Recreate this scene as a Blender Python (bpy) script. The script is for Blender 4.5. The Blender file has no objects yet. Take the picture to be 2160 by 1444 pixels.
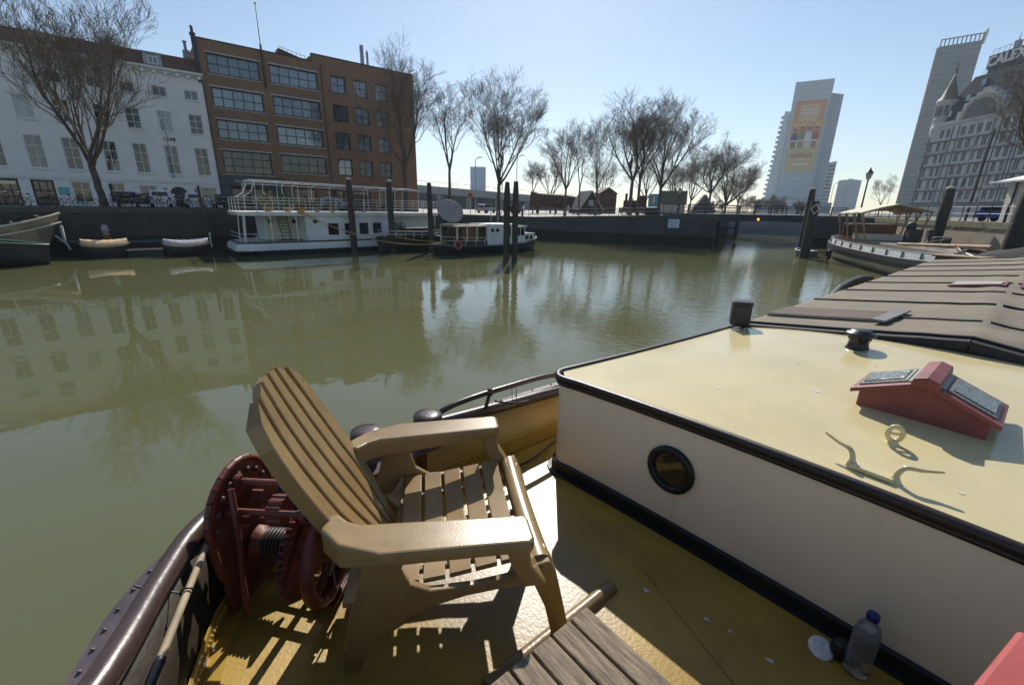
import bpy, math, random
from mathutils import Vector, Matrix, Euler
R = math.radians
PI = math.pi
SC = bpy.context.scene
COL = SC.collection

# ---------------------------------------------------------------- camera
cam_d = bpy.data.cameras.new("camera")
cam_d.sensor_width = 36.0
cam_d.lens = 36.0 * 920.0 / 2160.0
cam_d.clip_start = 0.05
cam_d.clip_end = 6000
cam = bpy.data.objects.new("camera", cam_d)
COL.objects.link(cam)
cam.location = (0, 0, 3.5)
cam.rotation_mode = 'XYZ'
_base = Euler((R(90 - 17.3), 0, R(50.4)), 'XYZ').to_matrix()
_roll = Matrix.Rotation(math.atan(0.0185), 3, 'Z')
cam.rotation_euler = (_base @ _roll).to_euler()
SC.camera = cam

# ---------------------------------------------------------------- sky and sun
SUN_EL, SUN_AZ = R(39), R(46.5)            # azimuth counter-clockwise from +Y
W = bpy.data.worlds.new("World")
SC.world = W
W.use_nodes = True
nt = W.node_tree
bg = nt.nodes["Background"]
sky = nt.nodes.new("ShaderNodeTexSky")
sky.sky_type = 'NISHITA'
sky.sun_disc = False
sky.sun_elevation = SUN_EL
sky.sun_rotation = -SUN_AZ
sky.air_density = 1.0
sky.dust_density = 0.3
sky.ozone_density = 1.2
nt.links.new(sky.outputs[0], bg.inputs[0])
bg.inputs[1].default_value = 0.084
sd = bpy.data.lights.new("sun", 'SUN')
sd.energy = 3.9
sd.angle = R(0.5)
sd.color = (1.0, 0.95, 0.86)
sun = bpy.data.objects.new("sun", sd)
COL.objects.link(sun)
_sv = Vector((-math.sin(SUN_AZ) * math.cos(SUN_EL), math.cos(SUN_AZ) * math.cos(SUN_EL), math.sin(SUN_EL)))
sun.rotation_euler = (-_sv).to_track_quat('-Z', 'Y').to_euler()
sun.location = (-20, 20, 60)
SC.view_settings.view_transform = 'Standard'
SC.view_settings.look = 'None'
SC.view_settings.gamma = 1
SC.view_settings.exposure = 0.50
SC.cycles.max_bounces = 8
SC.cycles.transparent_max_bounces = 12
SC.cycles.caustics_reflective = False
SC.cycles.caustics_refractive = False
SC.cycles.sample_clamp_indirect = 6.0
SC.cycles.volume_bounces = 0


# ---------------------------------------------------------------- helpers
def srgb(r, g, b):
    f = lambda c: c / 12.92 if c <= 0.04045 else ((c + 0.055) / 1.055) ** 2.4
    return (f(r / 255), f(g / 255), f(b / 255))


MATS = {}


def mat(name, col, rough=0.6, var=0.18, scale=3.0, bump=0.0, bscale=40.0, metal=0.0, col2=None, spec=0.5,
        stretch=(1, 1, 1), coat=0.0, detail=6.0, bdist=0.01, patch=(0.35, 0.65), emit=0.0):
    """Principled surface whose colour and gloss wander with two noises in object space."""
    m = bpy.data.materials.new(name)
    m.use_nodes = True
    t = m.node_tree
    b = t.nodes["Principled BSDF"]
    N = t.nodes.new
    L = t.links.new
    tc = N("ShaderNodeTexCoord")
    mp = N("ShaderNodeMapping")
    mp.inputs['Scale'].default_value = stretch
    L(tc.outputs['Object'], mp.inputs[0])
    n1 = N("ShaderNodeTexNoise")
    n1.inputs['Scale'].default_value = scale
    n1.inputs['Detail'].default_value = detail
    n1.inputs['Roughness'].default_value = 0.65
    L(mp.outputs[0], n1.inputs['Vector'])
    rp = N("ShaderNodeMapRange")
    rp.inputs['From Min'].default_value = patch[0]
    rp.inputs['From Max'].default_value = patch[1]
    L(n1.outputs['Fac'], rp.inputs['Value'])
    mx = N("ShaderNodeMix")
    mx.data_type = 'RGBA'
    c = tuple(col)
    if col2 is None:
        col2 = tuple(max(0, x * (1 - var)) for x in c)
        c = tuple(min(1, x * (1 + var * 0.6)) for x in c)
    mx.inputs[6].default_value = (*col2, 1)
    mx.inputs[7].default_value = (*c, 1)
    L(rp.outputs[0], mx.inputs[0])
    L(mx.outputs[2], b.inputs['Base Color'])
    rr = N("ShaderNodeMapRange")
    rr.inputs['To Min'].default_value = max(0.02, rough * 0.8)
    rr.inputs['To Max'].default_value = min(1, rough * 1.2)
    L(n1.outputs['Fac'], rr.inputs['Value'])
    L(rr.outputs[0], b.inputs['Roughness'])
    b.inputs['Metallic'].default_value = metal
    b.inputs['Specular IOR Level'].default_value = spec
    b.inputs['Coat Weight'].default_value = coat
    b.inputs['Coat Roughness'].default_value = 0.084
    if emit:
        b.inputs['Emission Color'].default_value = (*c, 1)
        b.inputs['Emission Strength'].default_value = emit
    if bump:
        n2 = N("ShaderNodeTexNoise")
        n2.inputs['Scale'].default_value = bscale
        n2.inputs['Detail'].default_value = 4
        L(mp.outputs[0], n2.inputs['Vector'])
        bp = N("ShaderNodeBump")
        bp.inputs['Strength'].default_value = bump
        bp.inputs['Distance'].default_value = bdist
        L(n2.outputs['Fac'], bp.inputs['Height'])
        L(bp.outputs[0], b.inputs['Normal'])
    MATS[name] = m
    return m


def brick_mat(name, c1, c2, mortar, bw=0.22, bh=0.065, axis='YZ', rough=0.85, stain=0.35, bump=0.25, msize=0.012, stain_col=None, sscale=0.35, tide=None):
    m = bpy.data.materials.new(name)
    m.use_nodes = True
    t = m.node_tree
    b = t.nodes["Principled BSDF"]
    N, L = t.nodes.new, t.links.new
    tc = N("ShaderNodeTexCoord")
    sp = N("ShaderNodeSeparateXYZ")
    L(tc.outputs['Object'], sp.inputs[0])
    cb = N("ShaderNodeCombineXYZ")
    L(sp.outputs[axis[0]], cb.inputs[0])
    L(sp.outputs[axis[1]], cb.inputs[1])
    br = N("ShaderNodeTexBrick")
    br.inputs['Scale'].default_value = 1
    br.inputs['Brick Width'].default_value = bw
    br.inputs['Row Height'].default_value = bh
    br.inputs['Mortar Size'].default_value = msize
    br.inputs['Color1'].default_value = (*c1, 1)
    br.inputs['Color2'].default_value = (*c2, 1)
    br.inputs['Mortar'].default_value = (*mortar, 1)
    L(cb.outputs[0], br.inputs['Vector'])
    n = N("ShaderNodeTexNoise")
    n.inputs['Scale'].default_value = sscale
    n.inputs['Detail'].default_value = 8
    n.inputs['Roughness'].default_value = 0.7
    L(tc.outputs['Object'], n.inputs['Vector'])
    rp = N("ShaderNodeMapRange")
    rp.inputs['From Min'].default_value = 0.4
    rp.inputs['From Max'].default_value = 0.65
    rp.inputs['To Max'].default_value = stain
    L(n.outputs['Fac'], rp.inputs['Value'])
    mx = N("ShaderNodeMix")
    mx.data_type = 'RGBA'
    sc_ = stain_col or tuple(x * 0.45 for x in c1)
    mx.inputs[7].default_value = (*sc_, 1)
    L(br.outputs['Color'], mx.inputs[6])
    L(rp.outputs[0], mx.inputs[0])
    out = mx.outputs[2]
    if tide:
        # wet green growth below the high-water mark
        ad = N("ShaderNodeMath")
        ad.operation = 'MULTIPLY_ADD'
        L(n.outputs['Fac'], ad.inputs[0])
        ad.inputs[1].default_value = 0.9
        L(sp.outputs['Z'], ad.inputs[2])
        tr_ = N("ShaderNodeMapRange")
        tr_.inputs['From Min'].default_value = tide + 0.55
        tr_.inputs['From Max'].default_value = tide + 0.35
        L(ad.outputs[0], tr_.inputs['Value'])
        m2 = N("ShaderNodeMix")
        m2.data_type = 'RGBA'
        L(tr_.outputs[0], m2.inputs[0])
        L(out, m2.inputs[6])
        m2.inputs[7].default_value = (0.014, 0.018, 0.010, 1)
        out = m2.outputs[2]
    L(out, b.inputs['Base Color'])
    b.inputs['Roughness'].default_value = rough
    bp = N("ShaderNodeBump")
    bp.inputs['Strength'].default_value = bump
    bp.inputs['Distance'].default_value = 0.01
    L(br.outputs['Fac'], bp.inputs['Height'])
    bp.invert = True
    L(bp.outputs[0], b.inputs['Normal'])
    MATS[name] = m
    return m


def glass_mat(name, tint=(0.02, 0.025, 0.03), rough=0.03, interior=None, scale=0.6):
    """window pane: dark room behind a reflecting sheet, with pale curtains in places"""
    m = mat(name, tint, rough, col2=interior or tuple(x * 2.2 for x in tint), scale=scale, spec=0.9, patch=(0.45, 0.6), detail=2, stretch=(1, 1, 0.4))
    b = m.node_tree.nodes["Principled BSDF"]
    b.inputs['IOR'].default_value = 1.9
    for l in list(b.inputs['Roughness'].links):
        m.node_tree.links.remove(l)
    b.inputs['Roughness'].default_value = rough
    return m


class MB:
    """collects shapes; build() links them as ONE mesh object"""

    def __init__(s, T=None):
        s.v, s.f, s.mi, s.sm, s.cur, s.smooth = [], [], [], [], 0, False
        s.T = T

    def add(s, vs, fs, smooth=None):
        o = len(s.v)
        if s.T is not None:
            vs = [s.T @ Vector(p) for p in vs]
        s.v += [tuple(p) for p in vs]
        for f in fs:
            s.f.append(tuple(i + o for i in f))
            s.mi.append(s.cur)
            s.sm.append(s.smooth if smooth is None else smooth)

    def bx(s, x0, x1, y0, y1, z0, z1):
        s.add([(x0, y0, z0), (x1, y0, z0), (x1, y1, z0), (x0, y1, z0), (x0, y0, z1), (x1, y0, z1), (x1, y1, z1), (x0, y1, z1)],
              [(0, 3, 2, 1), (4, 5, 6, 7), (0, 1, 5, 4), (1, 2, 6, 5), (2, 3, 7, 6), (3, 0, 4, 7)])

    def box(s, c, size, rz=0, M=None):
        hx, hy, hz = size[0] / 2, size[1] / 2, size[2] / 2
        A = Matrix.Translation(c) @ (M.to_4x4() if M is not None else Matrix.Rotation(rz, 4, 'Z'))
        vs = [A @ Vector(p) for p in ((-hx, -hy, -hz), (hx, -hy, -hz), (hx, hy, -hz), (-hx, hy, -hz), (-hx, -hy, hz), (hx, -hy, hz), (hx, hy, hz), (-hx, hy, hz))]
        s.add(vs, [(0, 3, 2, 1), (4, 5, 6, 7), (0, 1, 5, 4), (1, 2, 6, 5), (2, 3, 7, 6), (3, 0, 4, 7)])

    def bar(s, a, b, w, h, up=(0, 0, 1)):
        """rectangular bar from a to b"""
        a, b = Vector(a), Vector(b)
        d = (b - a).normalized()
        u = Vector(up)
        r = d.cross(u)
        if r.length < 1e-4:
            r = d.cross(Vector((1, 0, 0)))
        r.normalize()
        u = r.cross(d)
        vs = []
        for p in (a, b):
            for (i, j) in ((-1, -1), (1, -1), (1, 1), (-1, 1)):
                vs.append(p + r * (w / 2 * i) + u * (h / 2 * j))
        s.add(vs, [(0, 1, 2, 3), (7, 6, 5, 4), (0, 4, 5, 1), (1, 5, 6, 2), (2, 6, 7, 3), (3, 7, 4, 0)])

    def tube(s, pts, r, n=8, caps=True, closed=False):
        pts = [Vector(p) for p in pts]
        k = len(pts)
        rs = r if isinstance(r, (list, tuple)) else [r] * k
        vs, fs = [], []
        pu = None
        for i, p in enumerate(pts):
            if closed:
                d = (pts[(i + 1) % k] - pts[i - 1])
            else:
                d = pts[min(i + 1, k - 1)] - pts[max(i - 1, 0)]
            if d.length < 1e-9:
                d = Vector((0, 0, 1))
            d.normalize()
            if pu is None:
                pu = d.orthogonal().normalized()
            u = (pu - d * pu.dot(d))
            u = u.normalized() if u.length > 1e-6 else d.orthogonal().normalized()
            pu = u
            w = d.cross(u)
            for j in range(n):
                a = 2 * PI * j / n
                vs.append(p + (u * math.cos(a) + w * math.sin(a)) * rs[i])
        for i in range(k if closed else k - 1):
            i2 = (i + 1) % k
            for j in range(n):
                fs.append((i * n + j, i * n + (j + 1) % n, i2 * n + (j + 1) % n, i2 * n + j))
        s.add(vs, fs, True if n > 4 else s.smooth)
        if caps and not closed:
            s.add(vs[:n], [tuple(range(n - 1, -1, -1))], False)
            s.add(vs[-n:], [tuple(range(n))], False)

    def cyl(s, c, r, h, n=16, r2=None, axis=(0, 0, 1)):
        a = Vector(axis).normalized()
        s.tube([Vector(c), Vector(c) + a * h], [r, r if r2 is None else r2], n)

    def lathe(s, prof, c=(0, 0, 0), n=20, axis=(0, 0, 1)):
        q = Vector((0, 0, 1)).rotation_difference(Vector(axis))
        vs, fs = [], []
        for (r, z) in prof:
            for j in range(n):
                a = 2 * PI * j / n
                vs.append(Vector(c) + q @ Vector((r * math.cos(a), r * math.sin(a), z)))
        for i in range(len(prof) - 1):
            for j in range(n):
                fs.append((i * n + j, i * n + (j + 1) % n, (i + 1) * n + (j + 1) % n, (i + 1) * n + j))
        s.add(vs, fs, True)
        if prof[0][0] > 1e-4:
            s.add(vs[:n], [tuple(range(n - 1, -1, -1))], False)
        if prof[-1][0] > 1e-4:
            s.add(vs[-n:], [tuple(range(n))], False)

    def ext(s, poly, vec):
        """polygon (3-D points) swept along vec into a closed solid"""
        k = len(poly)
        a = [Vector(p) for p in poly]
        b = [p + Vector(vec) for p in a]
        nrm = Vector((0, 0, 0))
        for i in range(k):
            nrm += a[i].cross(a[(i + 1) % k])
        fl = nrm.dot(Vector(vec)) > 0
        fs = [tuple(range(k - 1, -1, -1)), tuple(range(k, 2 * k))]
        fs += [(i, (i + 1) % k, k + (i + 1) % k, k + i) for i in range(k)]
        if not fl:
            fs = [tuple(reversed(f)) for f in fs]
        s.add(a + b, fs)

    def loft(s, secs, closed=False, caps=False, smooth=True, flip=False):
        n = len(secs[0])
        vs = [p for sec in secs for p in sec]
        fs = []
        for i in range(len(secs) - 1):
            for j in range(n if closed else n - 1):
                f = (i * n + j, i * n + (j + 1) % n, (i + 1) * n + (j + 1) % n, (i + 1) * n + j)
                fs.append(tuple(reversed(f)) if flip else f)
        s.add(vs, fs, smooth)
        if caps:
            s.add(secs[0], [tuple(range(n - 1, -1, -1))], False)
            s.add(secs[-1], [tuple(range(n))], False)

    def ball(s, c, r, n=10, sq=(1, 1, 1)):
        vs, fs = [], []
        m = max(4, n // 2)
        for i in range(m + 1):
            t = PI * i / m
            for j in range(n):
                a = 2 * PI * j / n
                vs.append((c[0] + r * sq[0] * math.sin(t) * math.cos(a), c[1] + r * sq[1] * math.sin(t) * math.sin(a), c[2] + r * sq[2] * math.cos(t)))
        for i in range(m):
            for j in range(n):
                fs.append((i * n + j, (i + 1) * n + j, (i + 1) * n + (j + 1) % n, i * n + (j + 1) % n))
        s.add(vs, fs, True)

    def build(s, name, m, parent=None, bevel=0.0, world=False, seg=2, angle=40):
        me = bpy.data.meshes.new(name)
        org = Vector((0, 0, 0))
        if world:
            p = parent
            while p is not None:
                org += p.location
                p = p.parent
        vs = [(x - org.x, y - org.y, z - org.z) for (x, y, z) in s.v] if world and org.length else s.v
        me.from_pydata(vs, [], s.f)
        for mm in (m if isinstance(m, (list, tuple)) else [m]):
            me.materials.append(MATS[mm] if isinstance(mm, str) else mm)
        me.polygons.foreach_set('material_index', s.mi)
        me.polygons.foreach_set('use_smooth', s.sm)
        me.update()
        o = bpy.data.objects.new(name, me)
        COL.objects.link(o)
        if parent is not None:
            o.parent = parent
        if bevel:
            b = o.modifiers.new("bevel", 'BEVEL')
            b.width = bevel
            b.segments = seg
            b.limit_method = 'ANGLE'
            b.angle_limit = R(angle)
            b.harden_normals = False
        return o


def thing(name, label, cat, loc=(0, 0, 0), rz=0, group=None):
    o = bpy.data.objects.new(name, None)
    COL.objects.link(o)
    o.empty_display_size = 0.2
    o.location = loc
    o.rotation_euler = (0, 0, rz)
    o['label'] = label
    o['category'] = cat
    if group:
        o['group'] = group
    return o


def tag(o, label, cat, group=None):
    o['label'] = label
    o['category'] = cat
    if group:
        o['group'] = group
    return o


def struct(o):
    o['kind'] = 'structure'
    return o


def copy_tree(o, parent=None):
    c = o.copy()
    COL.objects.link(c)
    if parent is not None:
        c.parent = parent
    for ch in list(o.children):
        copy_tree(ch, c)
    return c


def put(proto, used, loc, rz=0, label=None, group=None, scale=None):
    o = copy_tree(proto) if used else proto
    o.location = loc
    o.rotation_euler = (0, 0, rz)
    if label:
        o['label'] = label
    if group:
        o['group'] = group
    if scale:
        o.scale = (scale, scale, scale)
    return o


def text(body, size, m, parent, M, name="lettering", ext=0.01, align='CENTER', bold=0.0, spacing=1.0):
    """lettering as real raised geometry, turned into a mesh"""
    cu = bpy.data.curves.new(name, 'FONT')
    cu.body = body
    cu.size = size
    cu.extrude = ext
    cu.offset = bold
    cu.align_x = align
    cu.align_y = 'CENTER'
    cu.space_character = spacing
    t = bpy.data.objects.new("tmp_text", cu)
    COL.objects.link(t)
    bpy.context.view_layer.update()
    me = bpy.data.meshes.new_from_object(t)
    bpy.data.objects.remove(t)
    me.name = name
    me.transform(M)
    me.materials.clear()
    me.materials.append(MATS[m])
    for p in me.polygons:
        p.material_index = 0
    o = bpy.data.objects.new(name, me)
    COL.objects.link(o)
    if parent is not None:
        o.parent = parent
    return o


def sag(a, b, d, n=14):
    a, b = Vector(a), Vector(b)
    return [a.lerp(b, i / n) + Vector((0, 0, -d * 4 * (i / n) * (1 - i / n))) for i in range(n + 1)]


def smooth_path(pts, n=4):
    out = []
    k = len(pts)
    for i in range(k - 1):
        p0, p1, p2, p3 = [Vector(pts[max(0, min(k - 1, j))]) for j in (i - 1, i, i + 1, i + 2)]
        for q in range(n):
            t = q / n
            out.append(0.5 * ((2 * p1) + (p2 - p0) * t + (2 * p0 - 5 * p1 + 4 * p2 - p3) * t * t + (-p0 + 3 * p1 - 3 * p2 + p3) * t ** 3))
    out.append(Vector(pts[-1]))
    return out


# ================================================================ materials of the setting
mat("street_stone", (0.20, 0.175, 0.155), 0.9, 0.3, 1.2, 0.3, 30)
mat("plaza_stone", (0.38, 0.34, 0.29), 0.85, 0.2, 0.8, 0.2, 20)
mat("far_ground", (0.16, 0.15, 0.12), 0.95, 0.3, 0.05)
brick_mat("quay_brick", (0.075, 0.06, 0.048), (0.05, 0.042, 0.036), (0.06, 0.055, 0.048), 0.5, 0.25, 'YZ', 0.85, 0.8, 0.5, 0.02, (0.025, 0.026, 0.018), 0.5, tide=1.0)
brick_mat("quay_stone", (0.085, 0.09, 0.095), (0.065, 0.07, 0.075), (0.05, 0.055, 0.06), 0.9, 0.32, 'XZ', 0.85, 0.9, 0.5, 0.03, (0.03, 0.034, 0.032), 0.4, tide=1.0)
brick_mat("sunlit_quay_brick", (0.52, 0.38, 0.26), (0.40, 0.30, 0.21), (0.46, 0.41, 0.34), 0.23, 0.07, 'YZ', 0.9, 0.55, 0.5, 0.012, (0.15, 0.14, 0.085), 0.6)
mat("far_concrete", (0.24, 0.25, 0.26), 0.9, 0.2, 0.4)
mat("coping", (0.075, 0.07, 0.06), 0.85, 0.35, 2.0, 0.3, 20)
mat("coping_moss", (0.20, 0.20, 0.11), 0.9, 0.4, 2.0, 0.3, 20)

# ---------------------------------------------------------------- water
def water_material():
    m = bpy.data.materials.new("harbour_water")
    m.use_nodes = True
    t = m.node_tree
    b = t.nodes["Principled BSDF"]
    N, L = t.nodes.new, t.links.new
    geo = N("ShaderNodeNewGeometry")
    b.inputs['Roughness'].default_value = 0.03
    b.inputs['IOR'].default_value = 1.45
    n0 = N("ShaderNodeTexNoise")
    n0.inputs['Scale'].default_value = 0.09
    n0.inputs['Detail'].default_value = 3
    L(geo.outputs['Position'], n0.inputs['Vector'])
    cm = N("ShaderNodeMix")
    cm.data_type = 'RGBA'
    cm.inputs[6].default_value = (0.104, 0.106, 0.046, 1)
    cm.inputs[7].default_value = (0.122, 0.125, 0.057, 1)
    L(n0.outputs['Fac'], cm.inputs[0])
    L(cm.outputs[2], b.inputs['Base Color'])

    def noise(scale, st, det, rot):
        mp = N("ShaderNodeMapping")
        mp.inputs['Scale'].default_value = st
        mp.inputs['Rotation'].default_value = (0, 0, rot)
        L(geo.outputs['Position'], mp.inputs[0])
        n = N("ShaderNodeTexNoise")
        n.inputs['Scale'].default_value = scale
        n.inputs['Detail'].default_value = det
        n.inputs['Roughness'].default_value = 0.5
        L(mp.outputs[0], n.inputs['Vector'])
        return n

    def mul(a, k):
        x = N("ShaderNodeMath")
        x.operation = 'MULTIPLY'
        L(a, x.inputs[0])
        if isinstance(k, float):
            x.inputs[1].default_value = k
        else:
            L(k, x.inputs[1])
        return x.outputs[0]

    def add(a, c):
        x = N("ShaderNodeMath")
        x.operation = 'ADD'
        L(a, x.inputs[0])
        L(c, x.inputs[1])
        return x.outputs[0]

    # breeze: calm along the far quay, ruffled towards the bridge
    sp = N("ShaderNodeSeparateXYZ")
    L(geo.outputs['Position'], sp.inputs[0])
    lin = N("ShaderNodeMath")
    lin.operation = 'MULTIPLY_ADD'
    L(sp.outputs['Y'], lin.inputs[0])
    lin.inputs[1].default_value = 1.0
    mx = N("ShaderNodeMath")
    mx.operation = 'MULTIPLY'
    L(sp.outputs['X'], mx.inputs[0])
    mx.inputs[1].default_value = 0.35
    L(mx.outputs[0], lin.inputs[2])
    patch = noise(0.16, (1, 1, 1), 3, 0.4)
    pm = N("ShaderNodeMath")
    pm.operation = 'MULTIPLY_ADD'
    L(patch.outputs['Fac'], pm.inputs[0])
    pm.inputs[1].default_value = 14.0
    L(lin.outputs[0], pm.inputs[2])
    rng = N("ShaderNodeMapRange")
    rng.inputs['From Min'].default_value = 6.0
    rng.inputs['From Max'].default_value = 19.0
    rng.inputs['To Min'].default_value = 0.10
    rng.inputs['To Max'].default_value = 1.0
    L(pm.outputs[0], rng.inputs['Value'])
    swell = noise(0.75, (1, 1, 1), 2, 0.9)
    rip = noise(2.4, (1, 1.7, 1), 3, 0.9)
    fine = noise(7.5, (1, 1.5, 1), 2, 0.7)
    h = add(mul(swell.outputs['Fac'], 0.014), mul(mul(rip.outputs['Fac'], 0.017), rng.outputs[0]))
    h = add(h, mul(mul(fine.outputs['Fac'], 0.0050), rng.outputs[0]))
    bp = N("ShaderNodeBump")
    bp.inputs['Strength'].default_value = 0.55
    bp.inputs['Distance'].default_value = 1.0
    L(h, bp.inputs['Height'])
    L(bp.outputs[0], b.inputs['Normal'])
    MATS["water"] = m


water_material()
w = MB()
w.add([(-140, -160, 0), (120, -160, 0), (120, 160, 0), (-140, 160, 0)], [(0, 1, 2, 3)])
struct(w.build("water", "water"))


# ---------------------------------------------------------------- ground
def zs(x, y):
    """height of the far street"""
    return 2.92 - 0.52 * min(1, max(0, (y - 8) / 26))


g = MB()
ys = [-160, -20, 8, 14, 20, 27, 32.5]
for a, b in zip(ys, ys[1:]):
    g.add([(-900, a, zs(0, a)), (-39.9, a, zs(0, a)), (-39.9, b, zs(0, b)), (-900, b, zs(0, b))], [(0, 1, 2, 3)])
struct(g.build("street", "street_stone"))
PEN = [(-39.9, 32.5, 2.4), (-37.3, 34.05, 2.4), (-29.8, 38.75, 2.72), (-21.35, 43.0, 3.05)]
g = MB()
back = [(-900, 32.5, 2.4), (-700, 420, 2.4), (-260, 420, 2.5), (-34.5, 74, 2.95)]
for i in range(3):
    g.add([PEN[i], PEN[i + 1], back[i + 1], back[i]], [(0, 1, 2, 3)])
struct(g.build("plaza", "plaza_stone"))
g = MB()
g.add([(-34.5, 74.2, 2.9), (-12, 88, 2.9), (60, 130, 2.9), (900, 1600, 2.9), (-1600, 1600, 2.5), (-700, 420.2, 2.39), (-260, 420.2, 2.49)], [(0, 1, 2, 3, 4, 5, 6)])
struct(g.build("far_ground", "far_ground"))
# right bank: wall line runs at an angle behind the moored barge
RD = Vector((0.548, -0.8365, 0))
RN = Vector((0.8365, 0.548, 0))
RW0 = Vector((-11.85, 41.94, 0)) + RN * 6.2
rw = lambda t, z=0, o=0: RW0 + RD * t + RN * o + Vector((0, 0, z))
g = MB()
a, b2 = rw(-8, 3.05), rw(70, 3.05)
g.add([tuple(a), tuple(b2), (400, -100, 3.05), (400, 400, 3.0), (60, 130, 2.95), (-12, 88, 2.95), (-17.5, 57.5, 3.05)], [(0, 1, 2, 3, 4, 5, 6)])
struct(g.build("quay_ground", "street_stone"))

# ---------------------------------------------------------------- quay walls
def quay(name, label, pts, m, mc, thick=0.9, deep=-2.5, cop=0.28, batter=0.0):
    c = pts[len(pts) // 2]
    r = thing(name, label, "wall", (c[0], c[1], 0))
    f, k = MB(), MB()
    for p, q in zip(pts, pts[1:]):
        p, q = Vector(p), Vector(q)
        d = (q - p)
        d.z = 0
        d.normalize()
        n = Vector((d.y, -d.x, 0))          # towards the water
        bk = -n * thick
        f.add([p + n * batter + Vector((0, 0, deep - p.z)), q + n * batter + Vector((0, 0, deep - q.z)), q - Vector((0, 0, cop)), p - Vector((0, 0, cop)),
               p + bk + Vector((0, 0, deep - p.z)), q + bk + Vector((0, 0, deep - q.z)), q + bk - Vector((0, 0, cop)), p + bk - Vector((0, 0, cop))],
              [(0, 1, 2, 3), (5, 4, 7, 6), (1, 5, 6, 2), (4, 0, 3, 7), (3, 2, 6, 7)])
        e = n * 0.07
        up = Vector((0, 0, 0.05))
        k.add([p + e - Vector((0, 0, cop)), q + e - Vector((0, 0, cop)), q + e + up, p + e + up,
               p + bk * 0.7 - Vector((0, 0, cop)), q + bk * 0.7 - Vector((0, 0, cop)), q + bk * 0.7 + up, p + bk * 0.7 + up],
              [(0, 1, 2, 3), (5, 4, 7, 6), (3, 2, 6, 7), (1, 5, 6, 2), (4, 0, 3, 7), (4, 5, 1, 0)])
    f.build("wall", m, r, world=True)
    k.build("coping", mc, r, world=True)
    return r


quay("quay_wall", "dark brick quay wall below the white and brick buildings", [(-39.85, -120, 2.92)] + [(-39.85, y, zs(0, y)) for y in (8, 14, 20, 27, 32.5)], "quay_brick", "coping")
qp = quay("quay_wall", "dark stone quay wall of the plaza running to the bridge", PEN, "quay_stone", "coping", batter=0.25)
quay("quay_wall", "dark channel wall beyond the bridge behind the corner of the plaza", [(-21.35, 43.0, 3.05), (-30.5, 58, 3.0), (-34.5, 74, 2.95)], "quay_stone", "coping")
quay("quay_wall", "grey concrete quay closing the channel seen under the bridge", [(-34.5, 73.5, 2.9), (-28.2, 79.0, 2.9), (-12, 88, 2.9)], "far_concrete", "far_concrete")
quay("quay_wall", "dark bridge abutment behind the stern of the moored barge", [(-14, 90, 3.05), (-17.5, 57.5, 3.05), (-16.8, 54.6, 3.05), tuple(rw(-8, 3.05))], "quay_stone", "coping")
quay("quay_wall", "sunlit old brick quay wall with mossy coping behind the moored barge", [tuple(rw(-8, 3.05)), tuple(rw(20, 3.05)), tuple(rw(70, 3.05))], "sunlit_quay_brick", "coping_moss", cop=0.32)

# white notice on the plaza wall
def on_pen(t, z, o=0.0):
    a_, b_ = Vector(PEN[2]), Vector(PEN[3])
    d_ = (b_ - a_)
    d_.z = 0
    d_.normalize()
    p = a_ + d_ * t
    n_ = Vector((d_.y, -d_.x, 0))
    return Vector((p.x, p.y, z)) + n_ * o, d_, n_


mat("notice_white", (0.62, 0.68, 0.74), 0.6, 0.15, 4)
mat("faded_print", (0.30, 0.38, 0.50), 0.7, 0.2, 5)
p0, d0, n0 = on_pen(5.1, 2.15, 0.42)
r = thing("notice_board", "pale square notice board fixed to the dark plaza wall", "sign", p0)
k = MB()
k.ext([p0 - Vector((0, 0, .4)), p0 + d0 * 1.05 - Vector((0, 0, .4)), p0 + d0 * 1.05 + Vector((0, 0, .42)), p0 + Vector((0, 0, .42))], -n0 * 0.4)
k.build("board", "notice_white", r, world=True, bevel=0.01)
k = MB()
for (u0, u1, z0, z1) in ((.12, .5, .2, .3), (.12, .9, .05, .12), (.2, .32, -.25, -.02), (.4, .8, -.12, -.05), (.4, .7, -.27, -.2), (.6, .9, .2, .26)):
    k.ext([p0 + d0 * u0 + n0 * .006 + Vector((0, 0, z0)), p0 + d0 * u1 + n0 * .006 + Vector((0, 0, z0)), p0 + d0 * u1 + n0 * .006 + Vector((0, 0, z1)), p0 + d0 * u0 + n0 * .006 + Vector((0, 0, z1))], -n0 * 0.005)
k.build("faded_print", "faded_print", r, world=True)


# iron ladders on the quay faces
mat("ladder_iron", (0.06, 0.045, 0.038), 0.8, 0.4, 6)
def ladder(label, p, d, n, z0, z1):
    t = thing("quay_ladder", label, "ladder", (p.x, p.y, 0))
    for s in (-.2, .2):
        q = MB()
        q.tube([p + d * s + n * .1 + Vector((0, 0, z0)), p + d * s + n * .1 + Vector((0, 0, z1))], .028, 6)
        q.build("stile", "ladder_iron", t, world=True)
    for k in range(int((z1 - z0) / .28)):
        q = MB()
        z = z0 + .14 + k * .28
        q.tube([p + d * -.2 + n * .1 + Vector((0, 0, z)), p + d * .2 + n * .1 + Vector((0, 0, z))], .018, 5)
        q.build("rung", "ladder_iron", t, world=True)
for t_, lb in ((1.5, "rusty ladder on the plaza wall left of the notice board"), (8.3, "rusty ladder on the plaza wall near the bridge corner")):
    p_, d_, n_ = on_pen(t_, 0, .22)
    ladder(lb, p_, d_, n_, -.3, 2.75)
ladder("rusty ladder on the brick quay between the black sloop and the houseboat", Vector((-39.85, 4.1, 0)), Vector((0, 1, 0)), Vector((1, 0, 0)), -.3, 2.9)
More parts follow.
